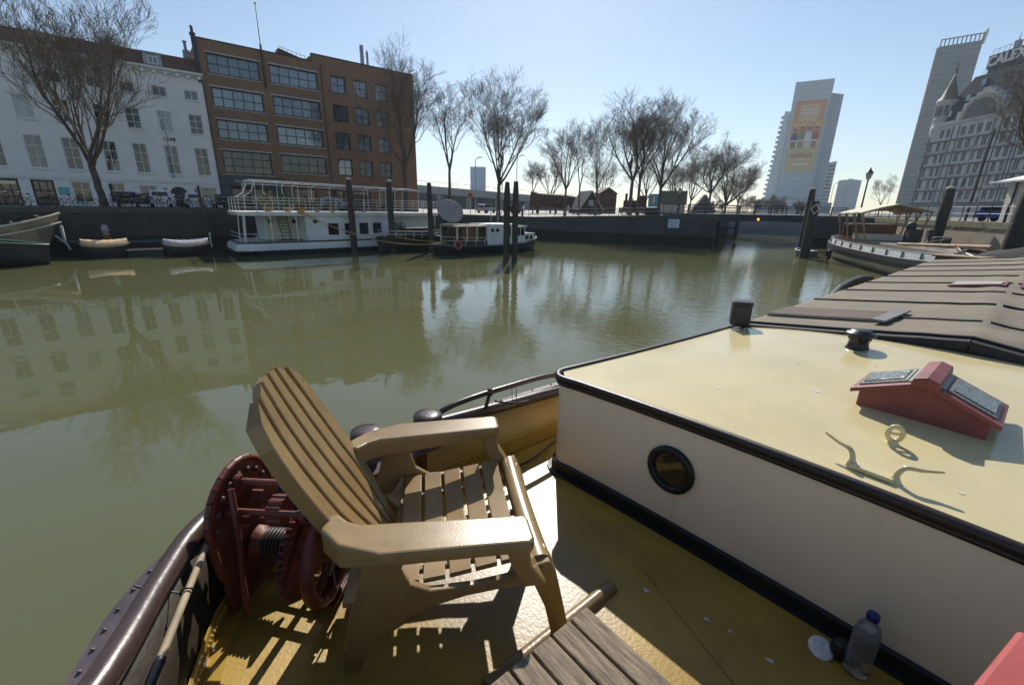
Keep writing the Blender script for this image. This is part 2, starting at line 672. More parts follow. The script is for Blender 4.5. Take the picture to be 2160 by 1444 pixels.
# ================================================================ buildings
def holes_wall(mb, O, U, Nn, u0, u1, z0, z1, holes, depth=0.2):
    """front of a wall (plane through O, along U, facing Nn) with openings and their reveals"""
    O, U, Nn = Vector(O), Vector(U), Vector(Nn)
    P = lambda u, z, o=0: O + U * u + Nn * o + Vector((0, 0, z))
    us = sorted({u0, u1} | {h[0] for h in holes} | {h[1] for h in holes})
    us = [u for u in us if u0 - 1e-6 <= u <= u1 + 1e-6]
    flip = U.cross(Vector((0, 0, 1))).dot(Nn) < 0
    def q(vs):
        mb.add(vs, [(3, 2, 1, 0) if flip else (0, 1, 2, 3)])
    for a, b in zip(us, us[1:]):
        m = (a + b) / 2
        zz = z0
        for h in sorted([h for h in holes if h[0] < m < h[1]], key=lambda h: h[2]):
            if h[2] > zz:
                q([P(a, zz), P(b, zz), P(b, h[2]), P(a, h[2])])
            zz = max(zz, h[3])
        if zz < z1:
            q([P(a, zz), P(b, zz), P(b, z1), P(a, z1)])
    for (a, b, c, d) in [h[:4] for h in holes]:
        q([P(a, c), P(a, c, -depth), P(a, d, -depth), P(a, d)][::-1] if False else [P(a, c), P(a, c, -depth), P(a, d, -depth), P(a, d)])
        q([P(b, c, -depth), P(b, c), P(b, d), P(b, d, -depth)])
        q([P(a, c), P(b, c), P(b, c, -depth), P(a, c, -depth)])
        q([P(a, d, -depth), P(b, d, -depth), P(b, d), P(a, d)])


def window(parent, O, U, Nn, a, b, c, d, cols, rows, mfr, mgl, fw=0.07, mw=0.035, depth=0.2, sill=None, name="window"):
    """a framed window with glazing bars; its pane is a sub-part"""
    O, U, Nn = Vector(O), Vector(U), Vector(Nn)
    P = lambda u, z, o: O + U * u + Nn * o + Vector((0, 0, z))
    f = MB()
    o0, o1 = -depth + 0.02, -depth + 0.09
    def bb(ua, ub, za, zb, oa=o0, ob=o1):
        f.ext([P(ua, za, oa), P(ub, za, oa), P(ub, zb, oa), P(ua, zb, oa)], Nn * (ob - oa))
    bb(a, a + fw, c, d); bb(b - fw, b, c, d); bb(a + fw, b - fw, c, c + fw); bb(a + fw, b - fw, d - fw, d)
    cs = cols if isinstance(cols, (list, tuple)) else [i / cols for i in range(1, cols)]
    rs = rows if isinstance(rows, (list, tuple)) else [i / rows for i in range(1, rows)]
    for i in cs:
        u = a + (b - a) * i
        bb(u - mw / 2, u + mw / 2, c + fw, d - fw, o0, o1 - 0.02)
    for i in rs:
        z = c + (d - c) * i
        bb(a + fw, b - fw, z - mw / 2, z + mw / 2, o0 + 0.003, o1 - 0.024)
    if sill:
        f.cur = 0
        bb(a - 0.08, b + 0.08, c - sill, c - 0.003, -0.05, 0.09)
    w_ = f.build(name, mfr, parent, world=True)
    g_ = MB()
    g_.ext([P(a + .01, c + .01, o0 + 0.012), P(b - .01, c + .01, o0 + 0.012), P(b - .01, d - .01, o0 + 0.012), P(a + .01, d - .01, o0 + 0.012)], Nn * 0.014)
    g_.build("pane", mgl, w_, world=True)
    return w_


mat("white_paint_wall", (0.80, 0.79, 0.77), 0.75, 0.08, 0.6, 0.4, 9)
mat("white_trim", (0.72, 0.72, 0.70), 0.6, 0.1, 2)
mat("dark_frame", (0.022, 0.026, 0.03), 0.5, 0.2)
mat("roof_tile", (0.15, 0.072, 0.048), 0.8, 0.45, 2.5, 0.6, 5, stretch=(1, 3, 1))
mat("lead_grey", (0.30, 0.33, 0.36), 0.6, 0.2)
mat("door_dark", (0.035, 0.025, 0.02), 0.5, 0.3)
mat("shop_green", (0.045, 0.06, 0.062), 0.5, 0.2)
mat("shop_red", (0.13, 0.025, 0.025), 0.55, 0.3)
mat("handle_glow", (0.8, 0.62, 0.3), 0.6, 0.1, emit=0.3)  # faint glow built into the door handle, which is no lamp
mat("stone_band", (0.42, 0.41, 0.38), 0.8, 0.2, 2)
glass_mat("glass_dark", (0.010, 0.012, 0.016), 0.04, (0.028, 0.029, 0.032))
glass_mat("glass_sky", (0.026, 0.040, 0.064), 0.04, (0.075, 0.098, 0.135), 0.35)  # blue of the reflected sky put into the pane and curtain colours
glass_mat("glass_warm", (0.012, 0.010, 0.008), 0.04, (0.075, 0.048, 0.026), 1.3)
glass_mat("glass_curtain", (0.03, 0.03, 0.032), 0.04, (0.16, 0.16, 0.158), 0.8)
glass_mat("glass_sky2", (0.022, 0.034, 0.055), 0.04, (0.10, 0.122, 0.15), 0.3)  # same sky reflection tinted in, with paler curtains
glass_mat("glass_blind", (0.02, 0.022, 0.026), 0.04, (0.11, 0.105, 0.095), 0.45)
for n_ in ("glass_dark", "glass_warm", "glass_curtain"):
    MATS[n_].node_tree.nodes["Principled BSDF"].inputs['IOR'].default_value = 1.5
for n_ in ("glass_sky",):
    MATS[n_].node_tree.nodes["Principled BSDF"].inputs['IOR'].default_value = 1.75
brick_mat("brown_brick", (0.33, 0.165, 0.085), (0.24, 0.12, 0.065), (0.22, 0.16, 0.11), 0.22, 0.066, 'YZ', 0.9, 0.35, 0.4, 0.012, (0.13, 0.065, 0.04), 0.5)

FX = -52.0
NX, UY = (1, 0, 0), (0, 1, 0)
FO = (FX, 0, 0)

# ---------------------------------------------------------------- brown brick block
B = thing("brick_building", "brown brick block of five storeys with wide steel framed windows", "building", (FX, 16.8, 2.8))
big, small = [], []
for (a, b, c, d) in ((6.98, 11.2, 14.48, 16.12), (12.03, 16.5, 14.52, 16.14), (6.98, 11.2, 11.76, 13.42), (12.03, 16.5, 11.77, 13.46), (6.98, 11.2, 9.1, 10.75), (12.05, 16.5, 9.1, 10.77), (6.98, 11.2, 6.05, 8.12), (12.05, 16.55, 6.43, 8.15)):
    big.append((a, b, c, d))
for (a, b) in ((17.78, 19.36), (20.17, 21.72), (22.57, 24.08)):
    for (c, d) in ((14.57, 16.19), (11.83, 13.5), (9.1, 10.79), (6.44, 8.13)):
        small.append((a, b, c, d))
shopholes = [(7.3, 11.0, 2.95, 4.75), (12.9, 15.2, 2.95, 4.9), (16.2, 18.2, 2.95, 4.9), (19.2, 21.2, 2.95, 4.9), (22.2, 24.2, 2.95, 4.9)]
m = MB()
holes_wall(m, FO, UY, NX, 6.4, 16.15, 2.6, 17.12, [h for h in big + shopholes if h[1] < 16.2], 0.22)
holes_wall(m, FO, UY, NX, 16.15, 27.3, 2.6, 17.72, [h for h in big + shopholes + small if h[1] > 16.2 and h[0] > 16.1], 0.22)
m2 = MB()
# windows that straddle the joint between the two halves are cut whole
m = MB()
holes_wall(m, FO, UY, NX, 6.4, 27.3, 2.6, 17.1, big + small + shopholes, 0.22)
holes_wall(m, FO, UY, NX, 16.15, 27.3, 17.1, 17.75, [], 0.22)
m.bx(FX - 14, FX - 0.24, 6.4, 27.3, 2.6, 17.0)                       # body behind the front
m.bx(FX - 0.24, FX - 0.002, 27.1, 27.298, 2.6, 17.7)
m.bx(FX - 0.4, FX - 0.002, 6.402, 6.6, 2.6, 17.08)
m.bx(FX - 14, FX - 0.01, 16.15, 16.45, 17.0, 17.74)
m.bx(FX - 14, FX - 0.3, 27.0, 27.3, 17.0, 17.74)
m.build("wall", "brown_brick", B, world=True)
m = MB()
m.bx(FX - 0.35, FX + 0.06, 6.35, 16.14, 17.1, 17.2)
m.bx(FX - 0.35, FX + 0.06, 16.1, 27.34, 17.75, 17.86)
m.build("parapet_cap", "dark_frame", B, world=True)
m = MB()
for (a, b, c, d) in big:
    m.bx(FX - 0.01, FX + 0.05, a - 0.12, b + 0.12, d + 0.01, d + 0.13)
    m.bx(FX - 0.01, FX + 0.06, a - 0.1, b + 0.1, c - 0.1, c - 0.01)
m.build("lintel", "stone_band", B, world=True)
for i, (a, b, c, d) in enumerate(big):
    window(B, FO, UY, NX, a, b, c, d, 5, 2 if i < 6 or i == 7 else 3, "dark_frame", ("glass_sky", "glass_sky2")[(i // 2 + i) % 2] if i < 6 else "glass_warm", 0.12, 0.07, 0.22)
for i, (a, b, c, d) in enumerate(small):
    window(B, FO, UY, NX, a, b, c, d, 2, 2, "dark_frame", ("glass_sky", "glass_dark", "glass_blind", "glass_dark", "glass_sky2")[(i * 3) % 5], 0.11, 0.06, 0.22)
for i, (a, b, c, d) in enumerate(shopholes):
    window(B, FO, UY, NX, a, b, c, d, 4 if i == 0 else 3, [0.7], "shop_green" if i == 0 else "shop_red", "glass_dark" if i == 0 else "glass_warm", 0.12, 0.07, 0.22, name="shop_window")
m = MB()
m.bx(FX + 0.003, FX + 0.16, 6.5, 12.1, 4.98, 5.85)
m.bx(FX + 0.003, FX + 0.14, 6.5, 7.2, 2.7, 4.98)
m.bx(FX + 0.003, FX + 0.14, 11.2, 12.1, 2.7, 4.98)
m.bx(FX + 0.02, FX + 0.9, 7.3, 11.0, 4.86, 4.95)
fas = m.build("shop_front", "shop_green", B, world=True, bevel=0.02)
m = MB()
m.bx(FX + 0.003, FX + 0.12, 12.3, 25.4, 4.98, 5.45)
m.build("fascia", "shop_red", B, world=True, bevel=0.02)
mat("sign_pale", (0.6, 0.62, 0.6), 0.6, 0.05)
RYZ = Matrix(((0, 0, 1, 0), (1, 0, 0, 0), (0, 1, 0, 0), (0, 0, 0, 1)))      # text XY -> world YZ, facing +X
loc = Vector((FX + 0.165, 8.55, 5.42)) - B.location
text("heringel", 0.42, "sign_pale", B, Matrix.Translation(loc) @ RYZ, "shop_lettering", 0.012, 'CENTER', 0.0, 1.25)
m = MB()
m.tube([(FX + .10, 6.42, 2.9), (FX + .10, 6.42, 13.7)], .05, 8)
for z_ in (4, 6.5, 9, 11.5, 13.4):
    m.bx(FX + .004, FX + .16, 6.36, 6.48, z_, z_ + .06)
m.build("drainpipe", "dark_frame", B, world=True)
m = MB()
m.tube([(FX + .10, 16.9, 2.9), (FX + .10, 16.9, 17.0)], .045, 8)
m.build("drainpipe", "dark_frame", B, world=True)
# roof things
m = MB()
m.bx(FX - 0.05, FX + 0.18, 11.48, 11.62, 13.9, 17.6)
m.tube([(FX + 0.1, 11.55, 16.5), (FX + 0.1, 11.55, 20.8)], [0.05, 0.028], 6)
m.ball((FX + 0.1, 11.55, 20.87), 0.09, 8)
m.build("flagpole", "dark_frame", B, world=True)
m = MB()
m.box((FX - 1.5, 22.0, 19.1), (0.28, 0.32, 1.9)); m.bx(FX - 1.56, FX - 1.44, 21.95, 22.07, 17.0, 20.0)
m.box((FX - 1.5, 22.6, 18.9), (0.16, 0.2, 1.3)); m.bx(FX - 1.54, FX - 1.46, 22.56, 22.64, 17.0, 19.7)
m.build("phone_mast", "lead_grey", B, world=True)
m = MB()
m.ext([(FX - 1.2, 13.1, 17.1), (FX - 1.2, 15.6, 17.1), (FX - 1.2, 15.3, 17.55), (FX - 1.2, 13.4, 18.0)], (-1.2, 0, 0))
for q_ in range(7):
    y_ = 13.4 + q_ * 0.4
    m.tube([(FX - 1.1, y_, 17.1), (FX - 1.1, y_, 18.15 - q_ * 0.07)], 0.02, 4)
m.tube([(FX - 1.1, 13.4, 18.15), (FX - 1.1, 15.8, 17.73)], 0.02, 4)
m.build("roof_hatch", "shop_red", B, world=True)
m = MB()
m.bx(FX - 0.35, FX + 0.12, 6.12, 6.42, 13.6, 17.3)
m.bx(FX - 0.4, FX + 0.16, 6.06, 6.48, 17.3, 17.42)
m.box((FX - 0.1, 6.27, 17.62), (0.24, 0.2, 0.4))
m.ball((FX - 0.1, 6.27, 17.9), 0.13, 8)
m.build("end_pier", "dark_frame", B, world=True)

# ---------------------------------------------------------------- white terrace
Wb = thing("white_building", "long white painted terrace with tall sash windows and brown tiled roof", "building", (FX, -5, 2.9))
wins = []     # a, b, c, d, cols, rows, glass
for (a, b) in ((4.86, 5.9), (2.62, 3.65)):
    wins.append((a, b, 12.03, 12.83, 2, 1, "glass_curtain"))
for (a, b) in ((0.5, 1.45), (-1.5, -0.55), (-3.9, -2.9), (-8.1, -7.1), (-10.3, -9.3)):
    wins.append((a, b, 12.03, 12.83, 2, 1, "glass_dark"))
for i, (a, b) in enumerate(((4.85, 5.9), (2.63, 3.62), (0.48, 1.47), (-1.5, -0.55), (-3.85, -2.85), (-5.9, -4.9), (-8.1, -7.1), (-10.3, -9.3), (-12.5, -11.5))):
    wins.append((a, b, 9.25, 10.9, 2, 3, ("glass_dark", "glass_blind", "glass_dark", "glass_dark")[i % 4]))
    wins.append((a, b, 5.72, 8.12, 2, [0.38, 0.69], ("glass_warm", "glass_curtain")[i % 2] if i < 6 else "glass_dark"))
for (a, b) in ((2.0, 2.35), (4.25, 4.6)):
    wins.append((a, b, 3.95, 4.6, 1, 1, "glass_warm"))
for (a, b) in ((4.8, 6.1), (0.35, 1.6)):
    wins.append((a, b, 3.75, 4.72, 2, 1, "glass_curtain"))
for (a, b) in ((-1.7, -0.6), (-3.9, -2.75)):
    wins.append((a, b, 3.2, 4.82, 2, [0.62], "glass_warm"))
door = (2.75, 3.5, 2.85, 4.45)
dark_doors = [(-6.2, -4.9, 2.85, 4.86), (-8.3, -6.85, 2.85, 4.9), (-12, -10.4, 2.85, 4.9)]
m = MB()
holes_wall(m, FO, UY, NX, -22, 6.38, 2.6, 13.95, [w_[:4] for w_ in wins] + [door] + dark_doors, 0.2)
m.bx(FX - 12, FX - 0.22, -22, 6.36, 2.6, 13.95)
m.bx(FX - 0.22, FX - 0.004, 6.2, 6.36, 2.6, 13.9)
m.build("wall", "white_paint_wall", Wb, world=True)
for (a, b, c, d, cc, rr, gl) in wins:
    window(Wb, FO, UY, NX, a, b, c, d, cc, rr, "white_trim", gl, 0.075, 0.045, 0.16, 0.09)
for (a, b, c, d) in dark_doors:
    window(Wb, FO, UY, NX, a, b, c, d, 3, [0.35], "door_dark", "glass_dark", 0.14, 0.08, 0.18, name="double_door")
# arched door
m = MB()
ar = [(FX - 0.16, 2.77, 2.86), (FX - 0.16, 3.48, 2.86)] + [(FX - 0.16, 3.125 + 0.355 * math.cos(t * PI / 8), 4.08 + 0.34 * math.sin(t * PI / 8)) for t in range(9)]
m.ext(ar, (0.06, 0, 0))
dd = m.build("door", "door_dark", Wb, world=True)
m = MB()
m.ball((FX - 0.08, 2.9, 3.6), 0.04, 6)
m.build("handle", "handle_glow", dd, world=True)
m = MB()
ai = [(FX, 3.125 + 0.40 * math.cos(t * PI / 10), 4.08 + 0.38 * math.sin(t * PI / 10)) for t in range(11)]
ao = [(FX, 3.125 + 0.62 * math.cos(t * PI / 10), 4.08 + 0.60 * math.sin(t * PI / 10)) for t in range(11)]
for i in range(10):
    m.ext([ai[i], ai[i + 1], ao[i + 1], ao[i]], (0.09, 0, 0))
m.build("door_arch", "door_dark", Wb, world=True)
# cornice with brackets, string course, roof
m = MB()
m.ext([(FX, -22, 13.8), (FX + 0.22, -22, 13.95), (FX + 0.5, -22, 14.08), (FX + 0.5, -22, 14.22), (FX - 0.3, -22, 14.22), (FX - 0.3, -22, 13.8)], (0, 28.45, 0))
for i in range(36):
    y_ = -21.6 + i * 0.79
    m.bx(FX + 0.02, FX + 0.4, y_, y_ + 0.22, 13.72, 13.95)
m.build("cornice", "white_trim", Wb, world=True)
m = MB()
m.bx(FX + 0.003, FX + 0.08, -22, 6.37, 4.98, 5.12)
m.bx(FX + 0.003, FX + 0.04, -22, 6.37, 5.2, 5.25)
m.build("string_course", "white_trim", Wb, world=True)
m = MB()
m.ext([(FX + 0.25, -22, 14.225), (FX - 0.75, -22, 15.5), (FX - 9, -22, 15.6), (FX - 9, -22, 14.225)], (0, 28.3, 0))
rf = m.build("roof", "roof_tile", Wb, world=True)
m = MB()
m.bx(FX - 2.0, FX - 1.3, 5.5, 6.0, 15.4, 16.3); m.tube([(FX - 1.65, 5.75, 16.3), (FX - 1.65, 5.75, 17.0)], 0.12, 8); m.bx(FX - 1.85, FX - 1.45, 5.6, 5.9, 17.0, 17.06)
m.build("chimney", "lead_grey", rf, world=True)
m = MB()
m.bx(FX - 2.2, FX - 1.2, -0.1, 0.5, 15.4, 15.95)
m.build("chimney", "lead_grey", rf, world=True)
for (y0_, y1_) in ((2.45, 3.7), (-4.1, -2.75), (-11.5, -10)):
    m = MB()
    hs = [(y0_ + 0.3, y1_ - 0.25, 14.42, 15.02)]
    holes_wall(m, (FX + 0.15, 0, 0), UY, NX, y0_, y1_, 14.226, 15.2, hs, 0.1)
    m.bx(FX - 1.5, FX + 0.04, y0_, y1_, 14.23, 15.2)
    m.bx(FX - 1.5, FX + 0.28, y0_ - 0.08, y1_ + 0.08, 15.203, 15.29)
    m.build("dormer", "lead_grey", Wb, world=True)
    window(Wb, (FX + 0.15, 0, 0), UY, NX, hs[0][0], hs[0][1], hs[0][2], hs[0][3], 2, 1, "white_trim", "glass_sky", 0.07, 0.06, 0.1, name="dormer_window")
loc = Vector((FX + 0.03, 3.16, 8.62)) - Wb.location
text("1598", 0.42, "dark_frame", Wb, Matrix.Translation(loc) @ RYZ, "wall_numerals", 0.02, 'CENTER', 0.004, 1.1)
m = MB()
m.tube([(FX + 0.1, 2.95, 5.6), (FX + 1.6, 2.95, 10.4)], 0.03, 6)
m.ball((FX + 0.1, 2.95, 5.55), 0.12, 8)
m.build("flagpole", "lead_grey", Wb, world=True)
mat("teal_sign", (0.16, 0.45, 0.42), 0.6, 0.1)
m = MB()
m.bx(FX + 0.003, FX + 0.05, -4.75, -4.1, 3.75, 4.35)
m.build("wall_sign", "teal_sign", Wb, world=True)

# ---------------------------------------------------------------- leaning office tower with the advertisement
def local(px, py, az):
    """local frame at (px, py): U to the right seen from the camera, N towards it"""
    u = Vector((math.cos(az), math.sin(az), 0))
    return u, Vector((math.sin(az), -math.cos(az), 0))


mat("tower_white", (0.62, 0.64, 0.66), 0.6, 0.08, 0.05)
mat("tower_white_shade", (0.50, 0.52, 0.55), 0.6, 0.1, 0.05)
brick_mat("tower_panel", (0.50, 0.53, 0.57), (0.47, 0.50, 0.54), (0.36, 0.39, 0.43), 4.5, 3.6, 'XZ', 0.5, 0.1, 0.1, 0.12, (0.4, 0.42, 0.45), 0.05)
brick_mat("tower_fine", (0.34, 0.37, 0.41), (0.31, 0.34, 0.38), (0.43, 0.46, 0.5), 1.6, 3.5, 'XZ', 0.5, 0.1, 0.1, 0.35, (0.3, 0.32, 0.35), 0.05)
mat("ad_orange", (0.62, 0.27, 0.12), 0.7, 0.12, 0.08)
mat("ad_sand", (0.58, 0.47, 0.22), 0.7, 0.08, 0.08)
mat("ad_peach", (0.66, 0.43, 0.22), 0.7, 0.08, 0.08)
mat("ad_yellow", (0.75, 0.58, 0.18), 0.7, 0.05, 0.2)
mat("ad_red", (0.55, 0.05, 0.03), 0.7, 0.05, 0.2)
mat("ad_pale", (0.72, 0.66, 0.55), 0.7, 0.05, 0.2)
mat("ad_skin", (0.45, 0.25, 0.16), 0.7, 0.05, 0.2)
mat("ad_navy", (0.05, 0.05, 0.10), 0.7, 0.1, 0.2)
mat("ad_olive", (0.20, 0.20, 0.10), 0.7, 0.1, 0.2)
mat("ad_white", (0.66, 0.64, 0.68), 0.7, 0.1, 0.2)
mat("ad_rust", (0.38, 0.10, 0.05), 0.7, 0.1, 0.2)

# tower: base centre about 390 m away
TW = Vector((-138.0, 364.0, 0))
tu, tn = local(0, 0, R(20))
T = thing("office_tower", "white leaning office tower carrying a tall orange poster", "building", (TW.x, TW.y, 2.5), R(20))
# local coordinates: x right, y away from the camera, z up (z measured from the ground at 2.5)
m = MB()
m.ext([(-1.0, 0, 0), (20.5, 0, 0), (20.5, 0, 85.5), (-1.5, 0, 85.5 - 0.0)], (0, 14, 0))
m.build("poster_slab", "tower_panel", T)
m = MB()
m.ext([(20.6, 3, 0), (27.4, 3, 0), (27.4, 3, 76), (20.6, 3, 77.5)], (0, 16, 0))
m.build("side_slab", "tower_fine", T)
m = MB()
m.ext([(-9, 1.5, 0), (-1.2, 1.5, 0), (-1.6, 1.5, 68), (-4.8, 1.5, 68)], (0, 16, 0))
m.build("wedge", "tower_white", T)
m = MB()
for i in range(19):
    z_ = 7 + i * 3.2
    xe = -9 + (4.2) * z_ / 68
    m.box((xe - 0.7, 4, z_), (1.6, 5, 1.3))
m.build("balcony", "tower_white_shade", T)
BBx0, BBx1, BBz0, BBz1 = 1.2, 18.6, 28.0, 73.5
Bd = MB()
Bd.bx(BBx0, BBx1, -0.5, -0.05, BBz0, BBz1)
bb = Bd.build("poster", "ad_sand", T)
m = MB()
m.bx(BBx0 + .05, BBx1 - .05, -0.56, -0.5, 47.5, BBz1 - .05)
m.build("orange_field", "ad_orange", bb)
m = MB()
m.bx(BBx0 + 3, BBx1 - 3, -0.6, -0.57, 60.5, 71)
for k_, (x_, c_) in enumerate(((0, 0), (0, 0))):
    pass
m.build("peach_field", "ad_peach", bb)
m = MB()
for (xa, xb, za, zb) in ((5.5, 14.5, 67.3, 68.0), (5.0, 14.8, 65.4, 66.1), (7.5, 12.5, 61.5, 62.0), (6.5, 13, 35.9, 36.3), (5.5, 14.5, 32.4, 33.6)):
    m.bx(xa, xb, -0.66, -0.62, za, zb)
m.build("small_print", "ad_pale", bb)
RXZ = Matrix(((1, 0, 0, 0), (0, 0, -1, 0), (0, 1, 0, 0), (0, 0, 0, 1)))      # text facing -Y
text("HAANTJES", 4.6, "ad_yellow", bb, Matrix.Translation((9.9, -0.66, 58.6)) @ RXZ, "poster_title", 0.03, 'CENTER', 0.05, 0.92)
text("NETFLIX", 3.4, "ad_red", bb, Matrix.Translation((9.9, -0.64, 38.6)) @ RXZ, "poster_lettering", 0.03, 'CENTER', 0.05, 1.0)
m = MB()
m.bx(BBx0 + .2, BBx1 - .2, -0.62, -0.58, 47.9, 48.8)
m.build("table_strip", "ad_white", bb)
for (x_, c1_, z_) in ((3.6, "ad_navy", 0), (7.8, "ad_olive", 1.1), (11.9, "ad_white", 0.6), (15.8, "ad_rust", 0.9)):
    m = MB()
    m.ext([(x_ - 2.1, -0.64, 48.8), (x_ + 2.1, -0.64, 48.8), (x_ + 1.7, -0.64, 52.6 + z_), (x_ + .7, -0.64, 53.4 + z_), (x_ - .7, -0.64, 53.4 + z_), (x_ - 1.7, -0.64, 52.6 + z_)], (0, 0.05, 0))
    m.bx(x_ - 1.1, x_ - .2, -0.64, -0.6, 43.6, 47.8)
    m.bx(x_ + .2, x_ + 1.1, -0.64, -0.6, 43.6, 47.8)
    m.build("printed_figure", c1_, bb)
    m = MB()
    m.ext([(x_ + 1.0 * math.cos(t * PI / 5), -0.68, 54.4 + z_ + 1.35 * math.sin(t * PI / 5)) for t in range(10)], (0, 0.03, 0))
    m.build("printed_face", "ad_skin", bb)
    m = MB()
    m.ext([(x_ + 1.3 * math.cos(t * PI / 6), -0.7, 54.9 + z_ + 1.1 * math.sin(t * PI / 6)) for t in range(7)], (0, 0.015, 0))
    m.build("printed_hair", "ad_navy", bb)
P_ = thing("podium_building", "low grey rounded building at the foot of the white tower", "building", (TW.x, TW.y, 2.5), R(20))
m = MB()
m.ext([(-9.5 + 4 * math.sin(t * PI / 10) * 0 - 3 + 3 * (1 - math.cos(t * PI / 10)), -14 + 10 * (1 - math.sin(t * PI / 10)) * 0.6, 0) for t in range(6)] + [(20, -14, 0), (20, -3, 0), (-12.5, -3, 0)], (0, 0, 9.2))
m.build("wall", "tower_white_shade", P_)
m = MB()
m.bx(20.02, 33, -13, -2, 0, 7.2)
m.bx(-9, 20, -13.5, -3.2, 9.21, 9.9)
m.build("upper_block", "lead_grey", P_)
Sb = thing("office_slab", "thin dark slab tower standing behind the white tower", "building", (-143, 480, 2.5), R(16))
m = MB()
m.ext([(-6, 0, 0), (4.0, 0, 0), (4.0, 0, 44), (-6, 0, 42)], (0, 14, 0))
m.build("wall", "tower_fine", Sb)
m = MB()
for i in range(13):
    m.bx(-5.6, 3.6, -0.1, -0.02, 2 + i * 3.1, 3.6 + i * 3.1)
m.build("window_band", "glass_dark", Sb)
Ab = thing("apartment_tower", "pale blue grey apartment block in the haze right of the tower", "building", (-153, 580, 2.5), R(14.5))
m = MB()
m.bx(-9, 10.5, 0, 14, 0, 33.2); m.bx(-1, 3, 3, 10, 33.2, 35); m.bx(-6.4, 8, 2, 12, 33.2, 34)
m.build("wall", "tower_panel", Ab)
m = MB()
for i in range(11):
    m.bx(-8.8, 10.3, -0.15, -0.02, 2 + i * 2.85, 3.3 + i * 2.85)
m.build("window_band", "tower_fine", Ab)

# ---------------------------------------------------------------- tall grey tower
brick_mat("apple_face", (0.045, 0.055, 0.065), (0.075, 0.085, 0.095), (0.17, 0.17, 0.17), 1.75, 3.35, 'XZ', 0.35, 0.3, 0.1, 0.42, (0.03, 0.035, 0.04), 0.12)
mat("apple_red", (0.34, 0.14, 0.13), 0.6, 0.1, 0.05)
mat("apple_floor", (0.125, 0.13, 0.135), 0.6, 0.1, 0.05)
Ap = thing("high_rise", "tall grey grid fronted high rise with a crown of posts", "building", (-88.6, 471.8, 2.5), R(9))
m = MB()
m.bx(0, 22.6, 0, 24, 0, 116)
m.build("tower_body", "apple_face", Ap)
for i in range(34):
    m = MB()
    m.bx(0.1, 22.7, -0.35, -0.01, 2.2 + i * 3.35, 3.05 + i * 3.35)
    m.build("floor_band", "apple_floor", Ap)
m = MB()
m.bx(-1.1, -0.01, 0, 24, 0, 117)
m.build("red_flank", "apple_red", Ap)
m = MB()
for i in range(11):
    m.bx(0.2 + i * 2.2, 0.9 + i * 2.2, -0.2, 0.6, 116, 121.3)
m.bx(0.2, 22.9, -0.25, 0.65, 121.3, 121.9)
m.bx(0.2, 22.8, 0.7, 0.8, 116, 117.5)
m.build("crown", "apple_floor", Ap)
m = MB()
m.tube([(22.4, 4, 116), (22.9, 4, 123), (23.6, 4, 125.4)], [1.2, 1.6, 0.2], 8)
m.build("roof_cowl", "tower_white", Ap)

# ---------------------------------------------------------------- white art nouveau house with turret
mat("wh_white", (0.44, 0.45, 0.45), 0.75, 0.2, 0.25)
mat("wh_roof", (0.05, 0.052, 0.06), 1.0, 0.35, 0.4, spec=0.03)
mat("wh_stone", (0.12, 0.12, 0.12), 0.8, 0.3, 0.5)
mat("wh_gold", (0.13, 0.115, 0.075), 0.6, 0.4, 0.6)
mat("wh_tint", (0.36, 0.31, 0.24), 0.7, 0.3, 0.6)
WH = thing("turret_building", "white tiled ten storey building with corner turret and steep dark roof", "building", (-31.9, 187.2, 2.5), R(-42))
# local: x along the front to the right (towards the camera), front faces -y
hs = []
zrow = [5.0, 8.4, 11.8, 15.2, 18.6, 22.0]
xw = [(1.0, 2.1), (3.7, 5.0), (5.7, 7.0), (10.3, 11.8), (12.6, 14.1), (14.9, 16.4), (17.2, 18.7), (22.0, 23.2), (24.0, 25.2), (27.5, 29), (30, 31.5)]
for z_ in zrow:
    for (a, b) in xw:
        hs.append((a, b, z_, z_ + 2.3))
WL = 34
m = MB()
holes_wall(m, (0, 0, 0), (1, 0, 0), (0, -1, 0), 0, WL, 0, 25.4, hs, 0.3)
m.bx(0, WL, 0.32, 20, 0, 25.4)
m.bx(0.0, 0.3, 0.01, 0.32, 0, 25.4)
m.build("wall", "wh_white", WH)
for i, h in enumerate(hs):
    g_ = MB()
    a, b, c, d = h[:4]
    g_.bx(a, b, 0.2, 0.28, c, d)
    g_.cur = 1
    g_.bx((a + b) / 2 - .06, (a + b) / 2 + .06, 0.12, 0.199, c, d)
    g_.bx(a, b, 0.1, 0.196, c + 1.5, c + 1.62)
    g_.build("window", ["glass_dark", "wh_stone"], WH)
m = MB()
for z_ in [4.6, 8.0, 11.4, 14.8, 18.2, 21.6]:
    m.bx(-0.25, WL, -0.3, -0.005, z_ - 0.75, z_ - 0.25)
m.bx(-0.3, WL, -0.5, -0.006, 3.2, 3.7)
for (x0_, x1_) in ((0.3, 0.8), (7.6, 9.7), (19.3, 21.3), (25.8, 27.0)):
    m.bx(x0_, x0_ + .25, -0.16, -0.007, 4.4, 24.8)
    m.bx(x1_ - .25, x1_, -0.16, -0.007, 4.4, 24.8)
m.build("string_course", "wh_stone", WH)
m = MB()
for z_ in zrow[1:3] + zrow[4:5]:
    m.bx(.2, WL, -0.12, -0.008, z_ - .22, z_ - .05)
    m.build("sill_course", "wh_tint", WH)
    m = MB()
m = MB()
m.bx(-0.4, WL, -0.55, -0.01, 25.4, 26.3)
m.bx(0, WL, -0.01, 0.3, 25.41, 26.25)
m.build("cornice", "wh_white", WH)
m = MB()
RZ0, RZ1 = 26.3, 37.8
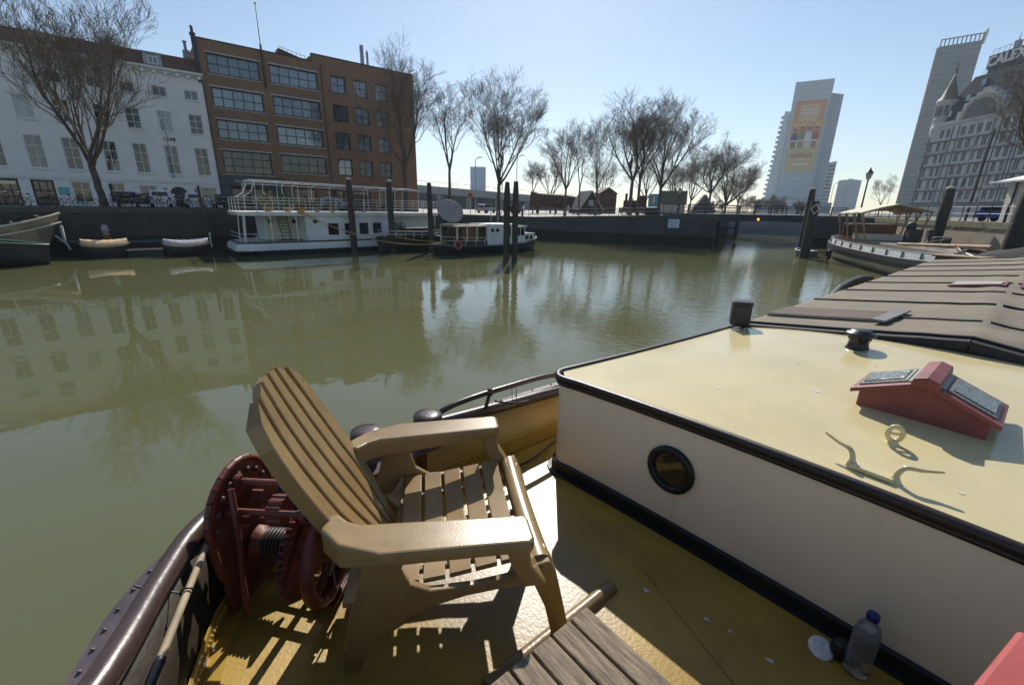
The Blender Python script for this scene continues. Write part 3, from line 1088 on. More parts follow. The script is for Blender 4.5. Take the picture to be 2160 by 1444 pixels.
m.add([(0.2, 0.3, RZ0), (WL, 0.3, RZ0), (WL, 20, RZ0), (0.2, 20, RZ0), (4.4, 4.6, RZ1), (WL, 4.6, RZ1), (WL, 13, RZ1), (4.4, 13, RZ1)],
      [(0, 1, 5, 4), (1, 2, 6, 5), (2, 3, 7, 6), (3, 0, 4, 7), (4, 5, 6, 7), (3, 2, 1, 0)])
rf = m.build("roof", "wh_roof", WH)
for (u_, v_) in ((3.5, 0.12), (6.5, 0.42), (8.4, 0.72), (25, 0.5), (28, 0.3)):
    m = MB()
    y_, z_ = 0.3 + 4.3 * v_, RZ0 + 11.5 * v_
    m.box((u_ + 1.0, y_ + 0.2, z_ + 0.8), (1.2, 1.3, 1.5))
    m.build("skylight", "glass_sky", rf)
# big arched gable in the middle of the front
m = MB()
gx, gr = 15.2, 6.2
pr = []
st = [(gx - 6.9, 26.3), (gx - 6.9, 28.2), (gx - 5.6, 28.2), (gx - 5.6, 30.0), (gx - 4.2, 30.0), (gx - 4.2, 31.2), (gx - 2.6, 31.2), (gx - 2.6, 32.1), (gx - 1.2, 32.1), (gx - 1.0, 32.9), (gx + 1.0, 32.9), (gx + 1.2, 32.1)]
st += [(2 * gx - x_, z_) for (x_, z_) in reversed(st[:9])]
m.ext([(x_, -0.7, z_) for (x_, z_) in st], (0, 1.6, 0))
m.build("gable", "wh_white", WH)
m = MB()
for r0_, r1_ in ((4.6, 5.5),):
    for i in range(16):
        t0, t1 = PI * i / 16, PI * (i + 1) / 16
        m.ext([(gx + r0_ * math.cos(t0), -0.95, 25.9 + r0_ * math.sin(t0)), (gx + r1_ * math.cos(t0), -0.95, 25.9 + r1_ * math.sin(t0)), (gx + r1_ * math.cos(t1), -0.95, 25.9 + r1_ * math.sin(t1)), (gx + r0_ * math.cos(t1), -0.95, 25.9 + r0_ * math.sin(t1))], (0, 0.24, 0))
m.build("gable_arch", "wh_tint", WH)
m = MB()
m.ext([(gx + 4.5 * math.cos(PI * i / 16), -0.8, 26.0 + 4.4 * math.sin(PI * i / 16)) for i in range(17)], (0, 0.09, 0))
m.build("gable_panel", "wh_stone", WH)
# corner turret
tx, ty, tr = 1.6, 1.4, 2.25
m = MB()
m.lathe([(1.2, 21.0), (tr + .1, 24.2), (tr + .15, 25.4), (tr, 25.6), (tr, 27.2), (tr + .2, 27.4), (tr - .1, 27.7), (tr - .1, 31.4), (tr + .25, 31.7), (tr + .3, 32.4)], (tx, ty, 0), 16)
tt = m.build("turret", "wh_white", WH)
m = MB()
for i in range(10):
    a_ = 2 * PI * i / 10
    m.box((tx + (tr - .05) * math.cos(a_), ty + (tr - .05) * math.sin(a_), 29.6), (0.5, 0.75, 2.6), a_)
m.build("turret_window", "wh_stone", tt)
m = MB()
m.lathe([(tr + .35, 32.41), (tr - .4, 33.4), (.9, 36.6), (0.14, 39.3), (0.0, 39.4)], (tx, ty, 0), 12)
m.build("spire", "wh_gold", tt)
m = MB()
m.tube([(tx, ty, 39.2), (tx, ty, 42.6)], [0.14, 0.05], 6); m.ball((tx, ty, 40.4), 0.32, 8); m.box((tx, ty, 41.4), (0.9, 0.12, 0.12))
m.build("finial", "wh_roof", tt)
# lit left flank: pilasters and bays
m = MB()
for i in range(7):
    m.box((-0.35, 3 + i * 2.6, 12.5), (0.6, 1.2, 25))
for z_ in [4.6, 8.0, 11.4, 14.8, 18.2, 21.6]:
    m.box((-0.4, 10, z_ - .5), (0.85, 20, 0.5))
m.build("flank_bay", "wh_white", WH)
m = MB()
for i in range(24):
    m.tube([(9 + i, 4.8, RZ1), (9 + i, 4.8, RZ1 + 1.1)], 0.05, 4)
m.tube([(6, 4.8, RZ1 + 1.1), (WL, 4.8, RZ1 + 1.1)], 0.06, 4); m.tube([(6, 4.8, RZ1 + .55), (WL, 4.8, RZ1 + .55)], 0.05, 4)
m.tube([(10.2, 8.4, RZ1), (10.2, 8.4, RZ1 + 4.6)], [.2, .05], 5)
for i in range(5):
    m.box((9.6 + i * .9, 9.2, RZ1 + .6), (.5, .5, 1.0 + (i % 2) * .6))
m.build("roof_railing", "wh_roof", WH)

# office block behind it with the rooftop letters
mat("roof_letter", (0.62, 0.60, 0.56), 0.6, 0.1)
mat("roofbox", (0.035, 0.04, 0.05), 0.6, 0.3, 0.2)
Cb = thing("office_block", "dark office block behind the white building with large rooftop letters", "building", (-26.6, 204.0, 2.5), R(-42))
m = MB()
m.bx(1.7, 42, 0, 14, 0, 42.4); m.bx(1.6, 42, -0.6, 14.2, 42.4, 45.8)
m.build("wall", "roofbox", Cb)
m = MB()
for i in range(12):
    m.tube([(1.8 + i * 1.6, 0, 45.8), (1.8 + i * 1.6, 0, 47.4)], 0.05, 4)
    m.tube([(1.8 + i * 1.6, 0, 47.4), (1.8 + i * 1.6 + 1.6, 0, 45.9)], 0.03, 4)
m.tube([(1.8, 0, 47.4), (22, 0, 47.4)], 0.06, 4)
m.box((7.5, 1, 46.8), (1.2, 1, 2.6)); m.tube([(7.5, 1, 47.5), (7.5, 1, 50)], [.2, .05], 5)
m.build("roof_railing", "lead_grey", Cb)
text("CALEX", 3.5, "roof_letter", Cb, Matrix.Translation((1.8, -0.74, 44.0)) @ RXZ, "roof_lettering", 0.12, 'LEFT', 0.12, 1.0)

# blue glass tower and the concrete viaduct on the left
mat("glass_blue", (0.17, 0.25, 0.38), 0.25, 0.12, 0.02)
brick_mat("glass_blue_grid", (0.25, 0.35, 0.50), (0.28, 0.38, 0.53), (0.32, 0.40, 0.52), 3, 3.4, 'XZ', 0.3, 0.1, 0.05, 0.2, (0.14, 0.2, 0.3), 0.05)
Gb = thing("glass_tower", "blue glass tower low behind the viaduct between two bare trees", "building", (-258, 181, 2.4), R(54))
m = MB()
m.bx(-5.2, 5.2, 0, 14, 0, 25.5)
m.build("wall", "glass_blue_grid", Gb)
m = MB()
m.bx(-5.3, 5.3, -0.1, 14.1, 25.51, 26.1)
m.build("roof_edge", "tower_white_shade", Gb)
mat("viaduct_concrete", (0.27, 0.28, 0.27), 0.85, 0.15, 0.2)
mat("viaduct_infill", (0.10, 0.115, 0.115), 0.9, 0.3, 0.3)  # dark greenish grey of the fill wall behind the deck
V = thing("viaduct", "long grey concrete rail viaduct behind the plaza trees", "viaduct", (-122, 86, 2.4))
va, vb = Vector((-142, 56, 0)), Vector((-98, 118, 0))
vd = (vb - va).normalized()
m = MB()
L_ = (vb - va).length
for t0, t1, z0, z1 in ((0, 1, 10.6, 5.6),):
    p, q = va, vb
    m.add([p + Vector((0, 0, z0)), q + Vector((0, 0, z1)), q + Vector((0, 0, z1 - 1.9)), p + Vector((0, 0, z0 - 2.4)),
           p + Vector((-6, 3, z0)), q + Vector((-6, 3, z1)), q + Vector((-6, 3, z1 - 1.9)), p + Vector((-6, 3, z0 - 2.4))],
          [(3, 2, 1, 0), (4, 5, 6, 7), (0, 1, 5, 4), (2, 3, 7, 6), (0, 4, 7, 3), (1, 2, 6, 5)])
m.build("deck", "viaduct_concrete", V, world=True)
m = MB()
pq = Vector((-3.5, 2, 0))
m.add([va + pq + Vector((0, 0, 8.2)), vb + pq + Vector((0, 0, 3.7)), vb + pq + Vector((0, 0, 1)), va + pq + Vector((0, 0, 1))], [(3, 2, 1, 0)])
m.build("infill_wall", "viaduct_infill", V, world=True)
for i in range(8):
    p = va + vd * (L_ * (i + .5) / 8)
    m = MB()
    m.box((p.x - 2.5, p.y + 1.2, 4.0 - i * .1), (1.6, 1.6, 6.8 - i * .55), 0.6)
    m.build("pier", "viaduct_concrete", V, world=True)
m = MB()
for i in range(40):
    f_ = i / 39
    p = va.lerp(vb, f_)
    m.tube([p + Vector((0, 0, 10.6 - 5 * f_)), p + Vector((0, 0, 11.9 - 5 * f_))], 0.04, 3)
m.tube([va + Vector((0, 0, 11.9)), vb + Vector((0, 0, 6.9))], 0.05, 3)
m.build("railing", "lead_grey", V, world=True)
# ================================================================ bare trees
mat("bark", (0.09, 0.073, 0.058), 0.95, 0.4, 4, 0.5, 20)
mat("twig", (0.18, 0.14, 0.11), 0.95, 0.4, 2)
mat("twig_far", (0.19, 0.155, 0.135), 0.95, 0.3, 2)


def grow(seed, H, fork, spread, trunk_r, limbs=5, droop=0.0, dens=1.0, lean=(0, 0), tilt0=32, twig=0.011, W=None, curve=0.0):
    """skeleton of a leafless crown; returns trunk and crown builders"""
    rnd = random.Random(seed)
    tr, cr = MB(), MB()

    def perp(d, a):
        u = d.orthogonal().normalized()
        return (u * math.cos(a) + d.cross(u) * math.sin(a)).normalized()

    def branch(p, d, L, r, lev):
        nseg = (7, 6, 5, 4, 3)[min(lev, 4)]
        pts, rs = [Vector(p)], [r]
        q = Vector(p)
        dd = Vector(d)
        wob = (0.10, 0.13, 0.16, 0.2, 0.22)[min(lev, 4)]
        for i in range(nseg):
            up = Vector((0, 0, 1)) * (0.12 if lev < 2 else (0.10 - droop))
            dd = (dd + up + Vector((rnd.gauss(0, wob), rnd.gauss(0, wob), rnd.gauss(0, wob * .7)))).normalized()
            q = q + dd * (L / nseg)
            pts.append(Vector(q))
            rs.append(max(twig * .6, r * (1 - (i + 1) / nseg * .78)))
        b = tr if lev == 0 else cr
        b.tube(pts, rs, 6 if lev == 0 else (5 if lev == 1 else 3), caps=False)
        if lev >= 4:
            return
        n = int(round((10, 8, 5, 2.4)[lev] * dens * rnd.uniform(.85, 1.15)))
        for k in range(n):
            t = .32 + .68 * ((k + rnd.random()) / n) ** .8 if lev else .22 + .77 * ((k + rnd.random()) / n) ** .85
            x = t * nseg
            i = min(nseg - 1, int(x))
            bp = pts[i].lerp(pts[i + 1], x - i)
            bd = (pts[i + 1] - pts[i]).normalized()
            ang = R(rnd.uniform(18, 42))
            nd = (bd * math.cos(ang) + perp(bd, rnd.uniform(0, 2 * PI)) * math.sin(ang)).normalized()
            if nd.z < -.1:
                nd.z *= .3
                nd.normalize()
            Lc = L * (.56 - .16 * t) * rnd.uniform(.7, 1.2)
            branch(bp, nd, max(.5, Lc), max(twig, rs[i] * .55), lev + 1)

    # trunk
    n = 8
    pts, rs = [], []
    x = y = 0
    for i in range(n + 1):
        t = i / n
        pts.append(Vector((lean[0] * t * fork + rnd.gauss(0, .02) * (i > 0), lean[1] * t * fork + rnd.gauss(0, .02) * (i > 0), fork * t - .15)))
        rs.append(trunk_r * (1.35 - .6 * min(1, t * 4) * .5 - .25 * t))
    tr.tube(pts, rs, 10, caps=False)
    top = pts[-1]
    a0 = rnd.uniform(0, 6.28)
    for k in range(limbs):
        a = a0 + 2 * PI * k / limbs + rnd.uniform(-.3, .3)
        tl = R(tilt0 * rnd.uniform(.45, 1.15)) if k else R(6)
        d = Vector((math.cos(a) * math.sin(tl) * spread, math.sin(a) * math.sin(tl) * spread, math.cos(tl)))
        zz = -rnd.uniform(0, .35) * (k > 1)
        branch(top + Vector((0, 0, zz)), d.normalized(), (H - fork) * rnd.uniform(.78, 1.0) * (1 - .12 * (tl > .4)), trunk_r * rnd.uniform(.5, .68), 0)
    zt = sorted(p[2] for p in cr.v)[-40]
    xs = sorted(math.hypot(p[0], p[1]) for p in cr.v)
    rad = xs[int(len(xs) * .985)]
    kz = (H - fork) / (zt - fork)
    kx = (W / 2) / rad if W else kz
    for b in (tr, cr):
        b.v = [(x * (1 + (kx - 1) * min(1, max(0, (z - fork * .8) / 1.5))), y * (1 + (kx - 1) * min(1, max(0, (z - fork * .8) / 1.5))), z if z < fork else fork + (z - fork) * kz) for x, y, z in b.v]
    return tr, cr


def make_tree(name, label, loc, seed, H, fork, spread, r, limbs=5, group="bare trees along the quays", far=False, rz=0, **kw):
    t = thing(name, label, "tree", loc, rz, group)
    a, b = grow(seed, H, fork, spread, r, limbs, **kw)
    a.build("trunk", "bark", t)
    b.build("crown", "twig_far" if far else "twig", t)
    return t


make_tree("bare_tree", "wide bare tree with forked trunk in front of the white building", (-42.2, -1.75, 2.85), 11, 13.4, 3.0, 1.25, 0.230, 6, tilt0=44, lean=(0, -.07), dens=1.05, W=12)
make_tree("bare_tree", "tall bare tree in front of the right end of the brick building", (-41.8, 20.6, 2.7), 6, 15.0, 4.6, .85, 0.221, 6, tilt0=30, dens=1.0, W=10)
make_tree("bare_tree", "slim bare tree with a sawn stub just right of the brick building", (-47.5, 29.0, 2.5), 23, 14.8, 5.2, .8, 0.187, 5, tilt0=30, lean=(.0, .05), dens=.85, far=False, W=9)
make_tree("bare_tree", "large bare tree standing behind the paired mooring posts", (-41.4, 31.9, 2.4), 37, 15.5, 3.7, .95, 0.230, 7, tilt0=36, dens=1.05, W=11.5)
make_tree("bare_tree", "small thin bare tree between the large tree and the rusty boiler", (-56, 50.2, 2.5), 41, 8.2, 3.6, 1.0, 0.102, 5, tilt0=34, dens=.7, far=True, W=6)
make_tree("bare_tree", "dark bare tree rising in front of the rusty boiler", (-43.2, 44.6, 2.55), 43, 11.9, 3.4, .85, 0.162, 5, tilt0=30, dens=.9, W=8)
make_tree("bare_tree", "slender bare tree right of the rusty boiler", (-43.4, 47.5, 2.55), 47, 12.1, 3.8, .75, 0.136, 4, tilt0=26, dens=.75, W=6)
make_tree("bare_tree", "bare tree in front of the dark timber shed", (-38.8, 45.7, 2.6), 53, 12.0, 3.4, .8, 0.153, 5, tilt0=28, dens=.8, W=7)
make_tree("bare_tree", "tall bare tree on the left of the touching pair on the plaza", (-34.3, 46.8, 2.7), 59, 14.3, 4.2, .85, 0.230, 6, tilt0=32, dens=1.0, W=9.5)
make_tree("bare_tree", "thinner second stem close beside the tall plaza tree", (-33.7, 47.5, 2.7), 67, 13.3, 4.2, .75, 0.187, 5, tilt0=28, dens=.85, W=8)
make_tree("bare_tree", "broad fan shaped bare tree on the right of the touching pair", (-32.6, 50.4, 2.75), 61, 14.1, 3.6, 1.0, 0.221, 7, tilt0=38, dens=1.05, W=11)
make_tree("bare_tree", "round crowned bare tree above the small gabled tent", (-34.6, 66.7, 2.9), 71, 11.2, 3.2, 1.15, 0.187, 6, tilt0=42, dens=.9, far=True, W=11.5)
make_tree("bare_tree", "low spreading bare tree next to the bridge railing", (-32.4, 67.4, 2.9), 73, 10.1, 1.8, 1.3, 0.187, 6, tilt0=50, dens=.95, far=True, W=11.5)
make_tree("bare_tree", "small distant bare tree between the lantern and the high rise", (-22.6, 107.6, 2.95), 79, 7.6, 2.2, .9, 0.102, 5, tilt0=30, dens=.7, far=True, W=4.4)
make_tree("bare_tree", "bare tree at the right edge in front of the turret building", (-2.6, 60.6, 3.0), 83, 14.2, 5.2, 1.3, 0.255, 6, tilt0=46, dens=.95, W=14)
make_tree("bare_tree", "hazy bare tree far behind the plaza sheds", (-52, 86, 2.6), 89, 10, 3, 1.1, 0.170, 5, tilt0=40, dens=.85, far=True, W=12)
make_tree("bare_tree", "hazy bare tree far behind the low spreading tree", (-50, 104, 2.6), 97, 8, 2, 1.2, 0.170, 5, tilt0=45, dens=.85, far=True, W=12)
for i, (x, y, s_) in enumerate(((-44, 118, 4.2), (-46, 121, 5.0), (-41, 122, 3.8), (-50, 120, 4.6), (-54, 123, 5.2), (-60, 120, 4.0))):
    make_tree("bare_shrub", "leafless shrub in the hedge beyond the bridge railing", (x, y, 2.6), 200 + i, s_, .5, 1.4, .09, 7, tilt0=55, dens=.8, far=True, group="leafless shrubs beyond the bridge")["category"] = "shrub"

for i, (x, y, h_, w_) in enumerate(((-58, 70, 11, 9), (-50, 73, 12, 10), (-44, 78, 11, 10), (-62, 60, 10, 8), (-40, 88, 10, 10))):
    make_tree("bare_tree", "hazy grey bare tree in the row behind the plaza huts", (x, y, 2.5), 300 + i, h_, 2.8, 1.0, .16, 6, tilt0=38, dens=.8, far=True, group="hazy bare trees behind the plaza huts", W=w_)
# ================================================================ boats, posts, cars and quay furniture
mat("deck_ochre", (0.40, 0.25, 0.036), 0.37, 0.40, 2.6, 0.26, 70, col2=(0.28, 0.175, 0.032), bdist=0.004, spec=0.46)
mat("deck_worn", (0.235, 0.165, 0.075), 0.34, 0.35, 2.2, 0.35, 55, bdist=0.004, spec=0.5)
mat("rail_brown", (0.068, 0.040, 0.034), 0.33, 0.45, 7, 0.3, 30, col2=(0.04, 0.024, 0.022), bdist=0.004)
mat("hull_purple", (0.10, 0.075, 0.085), 0.45, 0.4, 4, 0.3, 20)
mat("hull_olive", (0.12, 0.11, 0.06), 0.6, 0.5, 3, 0.3, 20, col2=(0.05, 0.045, 0.03))
mat("cabin_cream", (0.85, 0.71, 0.52), 0.28, 0.05, 1.6, 0.03, 30, bdist=0.002)
mat("roof_cream", (0.61, 0.515, 0.285), 0.16, 0.08, 2.6, 0.06, 14, bdist=0.003)
mat("trim_dark", (0.022, 0.012, 0.009), 0.38, 0.6, 5, 0.25, 60, stretch=(1, 8, 8), bdist=0.003)
mat("base_black", (0.007, 0.008, 0.011), 0.4, 0.4, 5, 0.3, 40, bdist=0.003)
mat("winch_red", (0.19, 0.042, 0.026), 0.5, 0.45, 9, 0.45, 60, col2=(0.10, 0.028, 0.02), bdist=0.004)
mat("hatch_red", (0.215, 0.055, 0.05), 0.5, 0.3, 5, 0.3, 40, bdist=0.003)
mat("felt_brown", (0.205, 0.17, 0.124), 0.95, 0.22, 3.0, 0.5, 90, bdist=0.004, stretch=(1, 1, 1))
mat("felt_batten", (0.018, 0.018, 0.02), 0.7, 0.3, 4)
mat("hatch_board", (0.15, 0.105, 0.085), 0.85, 0.4, 3, 0.4, 40, stretch=(1, 12, 1))
mat("grey_zinc", (0.22, 0.215, 0.20), 0.5, 0.3, 4, 0.2, 30)
mat("black_plastic", (0.012, 0.014, 0.018), 0.35, 0.3, 5, 0.1, 60)
mat("wire_glass", (0.30, 0.33, 0.33), 0.12, 0.5, 60, 0.9, 90, col2=(0.10, 0.115, 0.115), bdist=0.006, spec=0.8)
mat("porthole_glass", (0.05, 0.035, 0.015), 0.03, 0.4, 8, 0, spec=1.0)
mat("bolt_grey", (0.10, 0.07, 0.055), 0.5, 0.3)
mat("shell_white", (0.74, 0.74, 0.72), 0.4, 0.25, 30)
mat("cable_black", (0.02, 0.02, 0.02), 0.6, 0.2)
mat("boat_white", (0.68, 0.68, 0.66), 0.5, 0.12, 0.8, 0.1, 10)
mat("boat_cream", (0.62, 0.55, 0.42), 0.5, 0.15, 0.8)
mat("boat_black", (0.010, 0.011, 0.014), 0.5, 0.4, 1.5)
mat("boat_dark", (0.03, 0.03, 0.035), 0.55, 0.4, 1.5)
mat("boat_blue", (0.10, 0.12, 0.15), 0.5, 0.2, 1.5)
mat("white_tube", (0.64, 0.64, 0.62), 0.45, 0.1, 3)
mat("varnish", (0.17, 0.065, 0.022), 0.35, 0.4, 4, stretch=(1, 1, 6))
mat("bare_wood", (0.36, 0.25, 0.14), 0.7, 0.3, 4)
mat("deck_grey", (0.26, 0.22, 0.18), 0.8, 0.3, 3)
mat("pile_wood", (0.055, 0.046, 0.038), 0.9, 0.5, 3, 0.7, 20, stretch=(4, 4, .6))
mat("pile_cap", (0.45, 0.43, 0.38), 0.7, 0.3, 6)
mat("canvas_pale", (0.66, 0.60, 0.47), 0.8, 0.12, 2, 0.3, 14)
mat("hull_brown", (0.42, 0.31, 0.21), 0.55, 0.35, 1.3, 0.2, 12, col2=(0.2, 0.165, 0.13))
mat("canvas_tan", (0.66, 0.46, 0.28), 0.8, 0.15, 2, 0.3, 14)
mat("canvas_silver", (0.40, 0.40, 0.41), 0.5, 0.15, 2, 0.4, 14)
mat("canvas_black", (0.010, 0.010, 0.011), 0.95, 0.3, 2, 0.5, 10)
mat("rope_yellow", (0.50, 0.30, 0.07), 0.8, 0.2, 8)
mat("rope_grey", (0.30, 0.27, 0.22), 0.8, 0.2, 8)
mat("copper", (0.38, 0.15, 0.06), 0.35, 0.3, 5, metal=0.6)
mat("buoy_orange", (0.50, 0.10, 0.06), 0.6, 0.2, 5)
mat("boat_green", (0.05, 0.10, 0.06), 0.5, 0.3, 3)
mat("green_edge", (0.20, 0.34, 0.20), 0.4, 0.2, 3)
mat("hull_grey", (0.52, 0.47, 0.41), 0.55, 0.35, 1.3, 0.2, 12, col2=(0.33, 0.29, 0.25))
mat("rust", (0.10, 0.048, 0.038), 0.8, 0.4, 2)
mat("leaf_green", (0.075, 0.10, 0.025), 0.7, 0.5, 6)
mat("leaf_olive", (0.16, 0.15, 0.045), 0.7, 0.5, 6)
mat("leaf_dark", (0.02, 0.03, 0.014), 0.7, 0.5, 6)
mat("dish_grey", (0.30, 0.275, 0.25), 0.7, 0.15, 2)
mat("tyre", (0.012, 0.012, 0.012), 0.8, 0.2)
mat("bike_dark", (0.02, 0.02, 0.022), 0.4, 0.3, 8)
mat("bike_blue", (0.06, 0.09, 0.14), 0.4, 0.3, 8)
mat("bike_pale", (0.25, 0.25, 0.24), 0.4, 0.3, 8)
mat("basket", (0.28, 0.20, 0.11), 0.8, 0.2, 10)
mat("car_white", (0.70, 0.70, 0.70), 0.25, 0.05, 2, coat=0.5)
mat("car_black", (0.012, 0.012, 0.016), 0.2, 0.1, 2, coat=0.5)
mat("car_silver", (0.32, 0.36, 0.40), 0.25, 0.05, 2, coat=0.5)
mat("car_blue", (0.02, 0.06, 0.22), 0.25, 0.05, 2, coat=0.5)
mat("tail_red", (0.35, 0.015, 0.012), 0.3, 0.1)
mat("plate_yellow", (0.65, 0.42, 0.03), 0.5, 0.1)
mat("lamp_orange", (1.0, 0.32, 0.05), 0.5, 0.05, emit=1.6)


def shell(L, B, zsheer, depth=-.5, bow=2.2, stern=5.0, n=26, flare=.82, rake=.25, rows=7):
    """half-round hull shell, bow towards +x; zsheer(t) gives the gunwale for t in -1..1"""
    secs = []
    for i in range(n + 1):
        t = -1 + 2 * i / n
        e = bow if t > 0 else stern
        w = B / 2 * max(0.0, 1 - abs(t) ** e) ** .75
        zt = zsheer(t)
        row = []
        for j in range(-rows, rows + 1):
            v = abs(j) / rows                      # 0 keel .. 1 gunwale
            ww = w * (1 - (1 - v) ** 2.6) * (flare + (1 - flare) * v)
            z = depth + (zt - depth) * v ** 1.35
            x = L / 2 * t * (1 - rake * .35 * (1 - v) * (abs(t) ** 3))
            row.append((x, ww * (1 if j >= 0 else -1), z))
        secs.append(row)
    return secs


def gun(secs, side):
    return [Vector(s[-1] if side > 0 else s[0]) for s in secs]


def deck_of(m, secs, dz=-.1, shrink=.97):
    rows = []
    for s in secs[1:-1]:
        a, b = Vector(s[0]), Vector(s[-1])
        c = (a + b) / 2
        rows.append([c + (a - c) * shrink + Vector((0, 0, dz)), c + Vector((0, 0, dz + .05)), c + (b - c) * shrink + Vector((0, 0, dz))])
    m.loft(rows, smooth=True)


def foliage(c, r, n, seed, sq=(1, 1, .8), leaf=.09):
    rnd = random.Random(seed)
    m = MB()
    for _ in range(n):
        while True:
            p = Vector((rnd.uniform(-1, 1), rnd.uniform(-1, 1), rnd.uniform(-1, 1)))
            if p.length < 1:
                break
        p = Vector((p.x * r * sq[0], p.y * r * sq[1], p.z * r * sq[2])) + Vector(c)
        u = Vector((rnd.gauss(0, 1), rnd.gauss(0, 1), rnd.gauss(0, 1))).normalized() * leaf
        v = u.cross(Vector((rnd.gauss(0, 1), rnd.gauss(0, 1), rnd.gauss(0, 1)))).normalized() * leaf * .55
        m.add([p - u, p + v, p + u, p - v], [(0, 1, 2, 3)])
    return m


def potted(label, loc, r, seed, mt="leaf_green", h=.5, group=None, n=260, leaf=.07):
    t = thing("potted_plant", label, "plant", loc, 0, group)
    q = MB()
    q.lathe([(r * .35, 0), (r * .5, h * .45), (r * .52, h * .5), (0, h * .45)], (0, 0, 0), 10)
    q.build("pot", "bare_wood", t)
    foliage((0, 0, h * .5 + r * .75), r, n, seed, leaf=leaf).build("foliage", mt, t)
    return t


# ------------------------------------------------ white two-deck houseboat
HB = thing("houseboat", "white two deck houseboat with railed upper deck and open canopy frame", "boat", (-36.1, 12.2, 0))
m = MB()
NXB, FXB = -33.6, -38.6
def hb_plan(o, yb):
    """plan outline: raked square end at low y"""
    return [(NXB + o - .5, yb - o), (NXB + o, yb + .9), (NXB + o, 15.2), (NXB - .2 + o, 19.2), (NXB - 1.2 + o, 20.1 + o), (FXB + 1 - o, 20.1 + o), (FXB - o, 19), (FXB - o, yb + .9), (FXB + .5 - o, yb - o)]
pl = lambda o, yb, z: [(x, y, z) for x, y in hb_plan(o, yb)]
m.loft([pl(-.25, 5.3, -.6), pl(-.05, 4.85, 0.0), pl(.0, 4.55, .33)], closed=True, smooth=False)
m.build("lower_hull", "boat_black", HB, world=True)
m = MB()
m.loft([pl(.02, 4.5, .33), pl(.03, 4.55, .62), pl(.0, 4.75, .84)], closed=True, smooth=False)
m.add(pl(.0, 4.75, .84), [tuple(range(8, -1, -1))])
m.build("upper_hull", "boat_white", HB, world=True)
m = MB()
m.loft([pl(.06, 4.42, .29), pl(.10, 4.38, .33), pl(.06, 4.42, .37)], closed=True, smooth=False)
m.loft([pl(.03, 4.68, .84), pl(.06, 4.66, .9), pl(.0, 4.72, .93)], closed=True, smooth=False)
m.build("rubbing_strake", "boat_dark", HB, world=True)
m = MB()
hh = [(10.4, 11.15, 1.22, 2.1), (11.6, 12.1, 1.25, 2.1), (12.7, 13.4, 1.28, 2.12), (13.75, 14.45, 1.32, 2.12)]
O_ = (NXB - .15, 0, 0)
holes_wall(m, O_, UY, NX, 8.9, 15.3, .92, 2.62, hh, .12)
m.bx(FXB + .3, NXB - .28, 8.9, 15.3, .92, 2.62)
m.bx(FXB + .3, NXB - 1.9, 6.6, 8.9, .92, 2.62)
m.bx(NXB - .28, NXB - .152, 8.9, 9.0, .92, 2.62); m.bx(NXB - .28, NXB - .152, 15.15, 15.298, .92, 2.62)
m.build("cabin_wall", "boat_white", HB, world=True)
m = MB()
m.bx(NXB - 1.9, NXB - 1.87, 6.7, 8.85, .93, 2.6)
m.build("cream_wall", "boat_cream", HB, world=True)
for h in hh:
    window(HB, O_, UY, NX, *h, 1, 1, "boat_dark", "glass_dark", .05, .04, .1)
m = MB()
m.bx(NXB - .14, NXB - .02, 9.0, 15.3, .93, 1.28)
m.build("side_step", "boat_white", HB, world=True, bevel=.02)
for (y, x, z) in ((7.0, -1.86, 2.2), (8.55, -1.86, 2.2), (9.55, -.14, 2.25)):
    m = MB()
    m.lathe([(.15, 0), (.15, .04), (.10, .05), (.10, .02), (0, .02)], (NXB + x, y, z), 18, axis=(1, 0, 0))
    m.build("porthole", "boat_dark", HB, world=True)
m = MB()
for k in range(8):
    m.bx(NXB - 1.75 + .05 * 0, NXB - 1.2, 7.45 + k * .07 * 0, 8.1, .98 + k * .22, 1.02 + k * .22) if False else m.box((NXB - 1.72 + (.09 * (7 - k)), 7.78, 1.0 + k * .22), (.16, .55, .04))
m.bar((NXB - 1.05, 7.48, .95), (NXB - 1.8, 7.48, 2.6), .04, .1); m.bar((NXB - 1.05, 8.08, .95), (NXB - 1.8, 8.08, 2.6), .04, .1)
m.build("stairs", "boat_dark", HB, world=True)
m = MB()
m.loft([[(x, y, 2.62) for x, y in hb_plan(.02, 4.95)], [(x, y, 2.86) for x, y in hb_plan(.05, 4.9)]], closed=True, smooth=False)
m.add([(x, y, 2.86) for x, y in hb_plan(.05, 4.9)], [tuple(range(8, -1, -1))])
m.add([(x, y, 2.62) for x, y in hb_plan(.02, 4.95)], [tuple(range(9))])
m.build("upper_deck", "boat_white", HB, world=True)
m = MB()
m.bx(FXB + 1, NXB - 1.3, 15.35, 19.6, .9, 2.6)
m.build("aft_cabin", "boat_white", HB, world=True)
for (y, x) in ((5.2, -.12), (5.35, -1.6), (5.5, -4.6), (6.7, -.12), (8.3, -.12), (16.6, -.3), (18.2, -.3), (19.4, -.5)):
    m = MB()
    m.tube([(NXB + x, y - .12 * (y < 6), .9), (NXB + x, y, 2.64)], .045, 8)
    m.build("deck_post", "white_tube", HB, world=True)
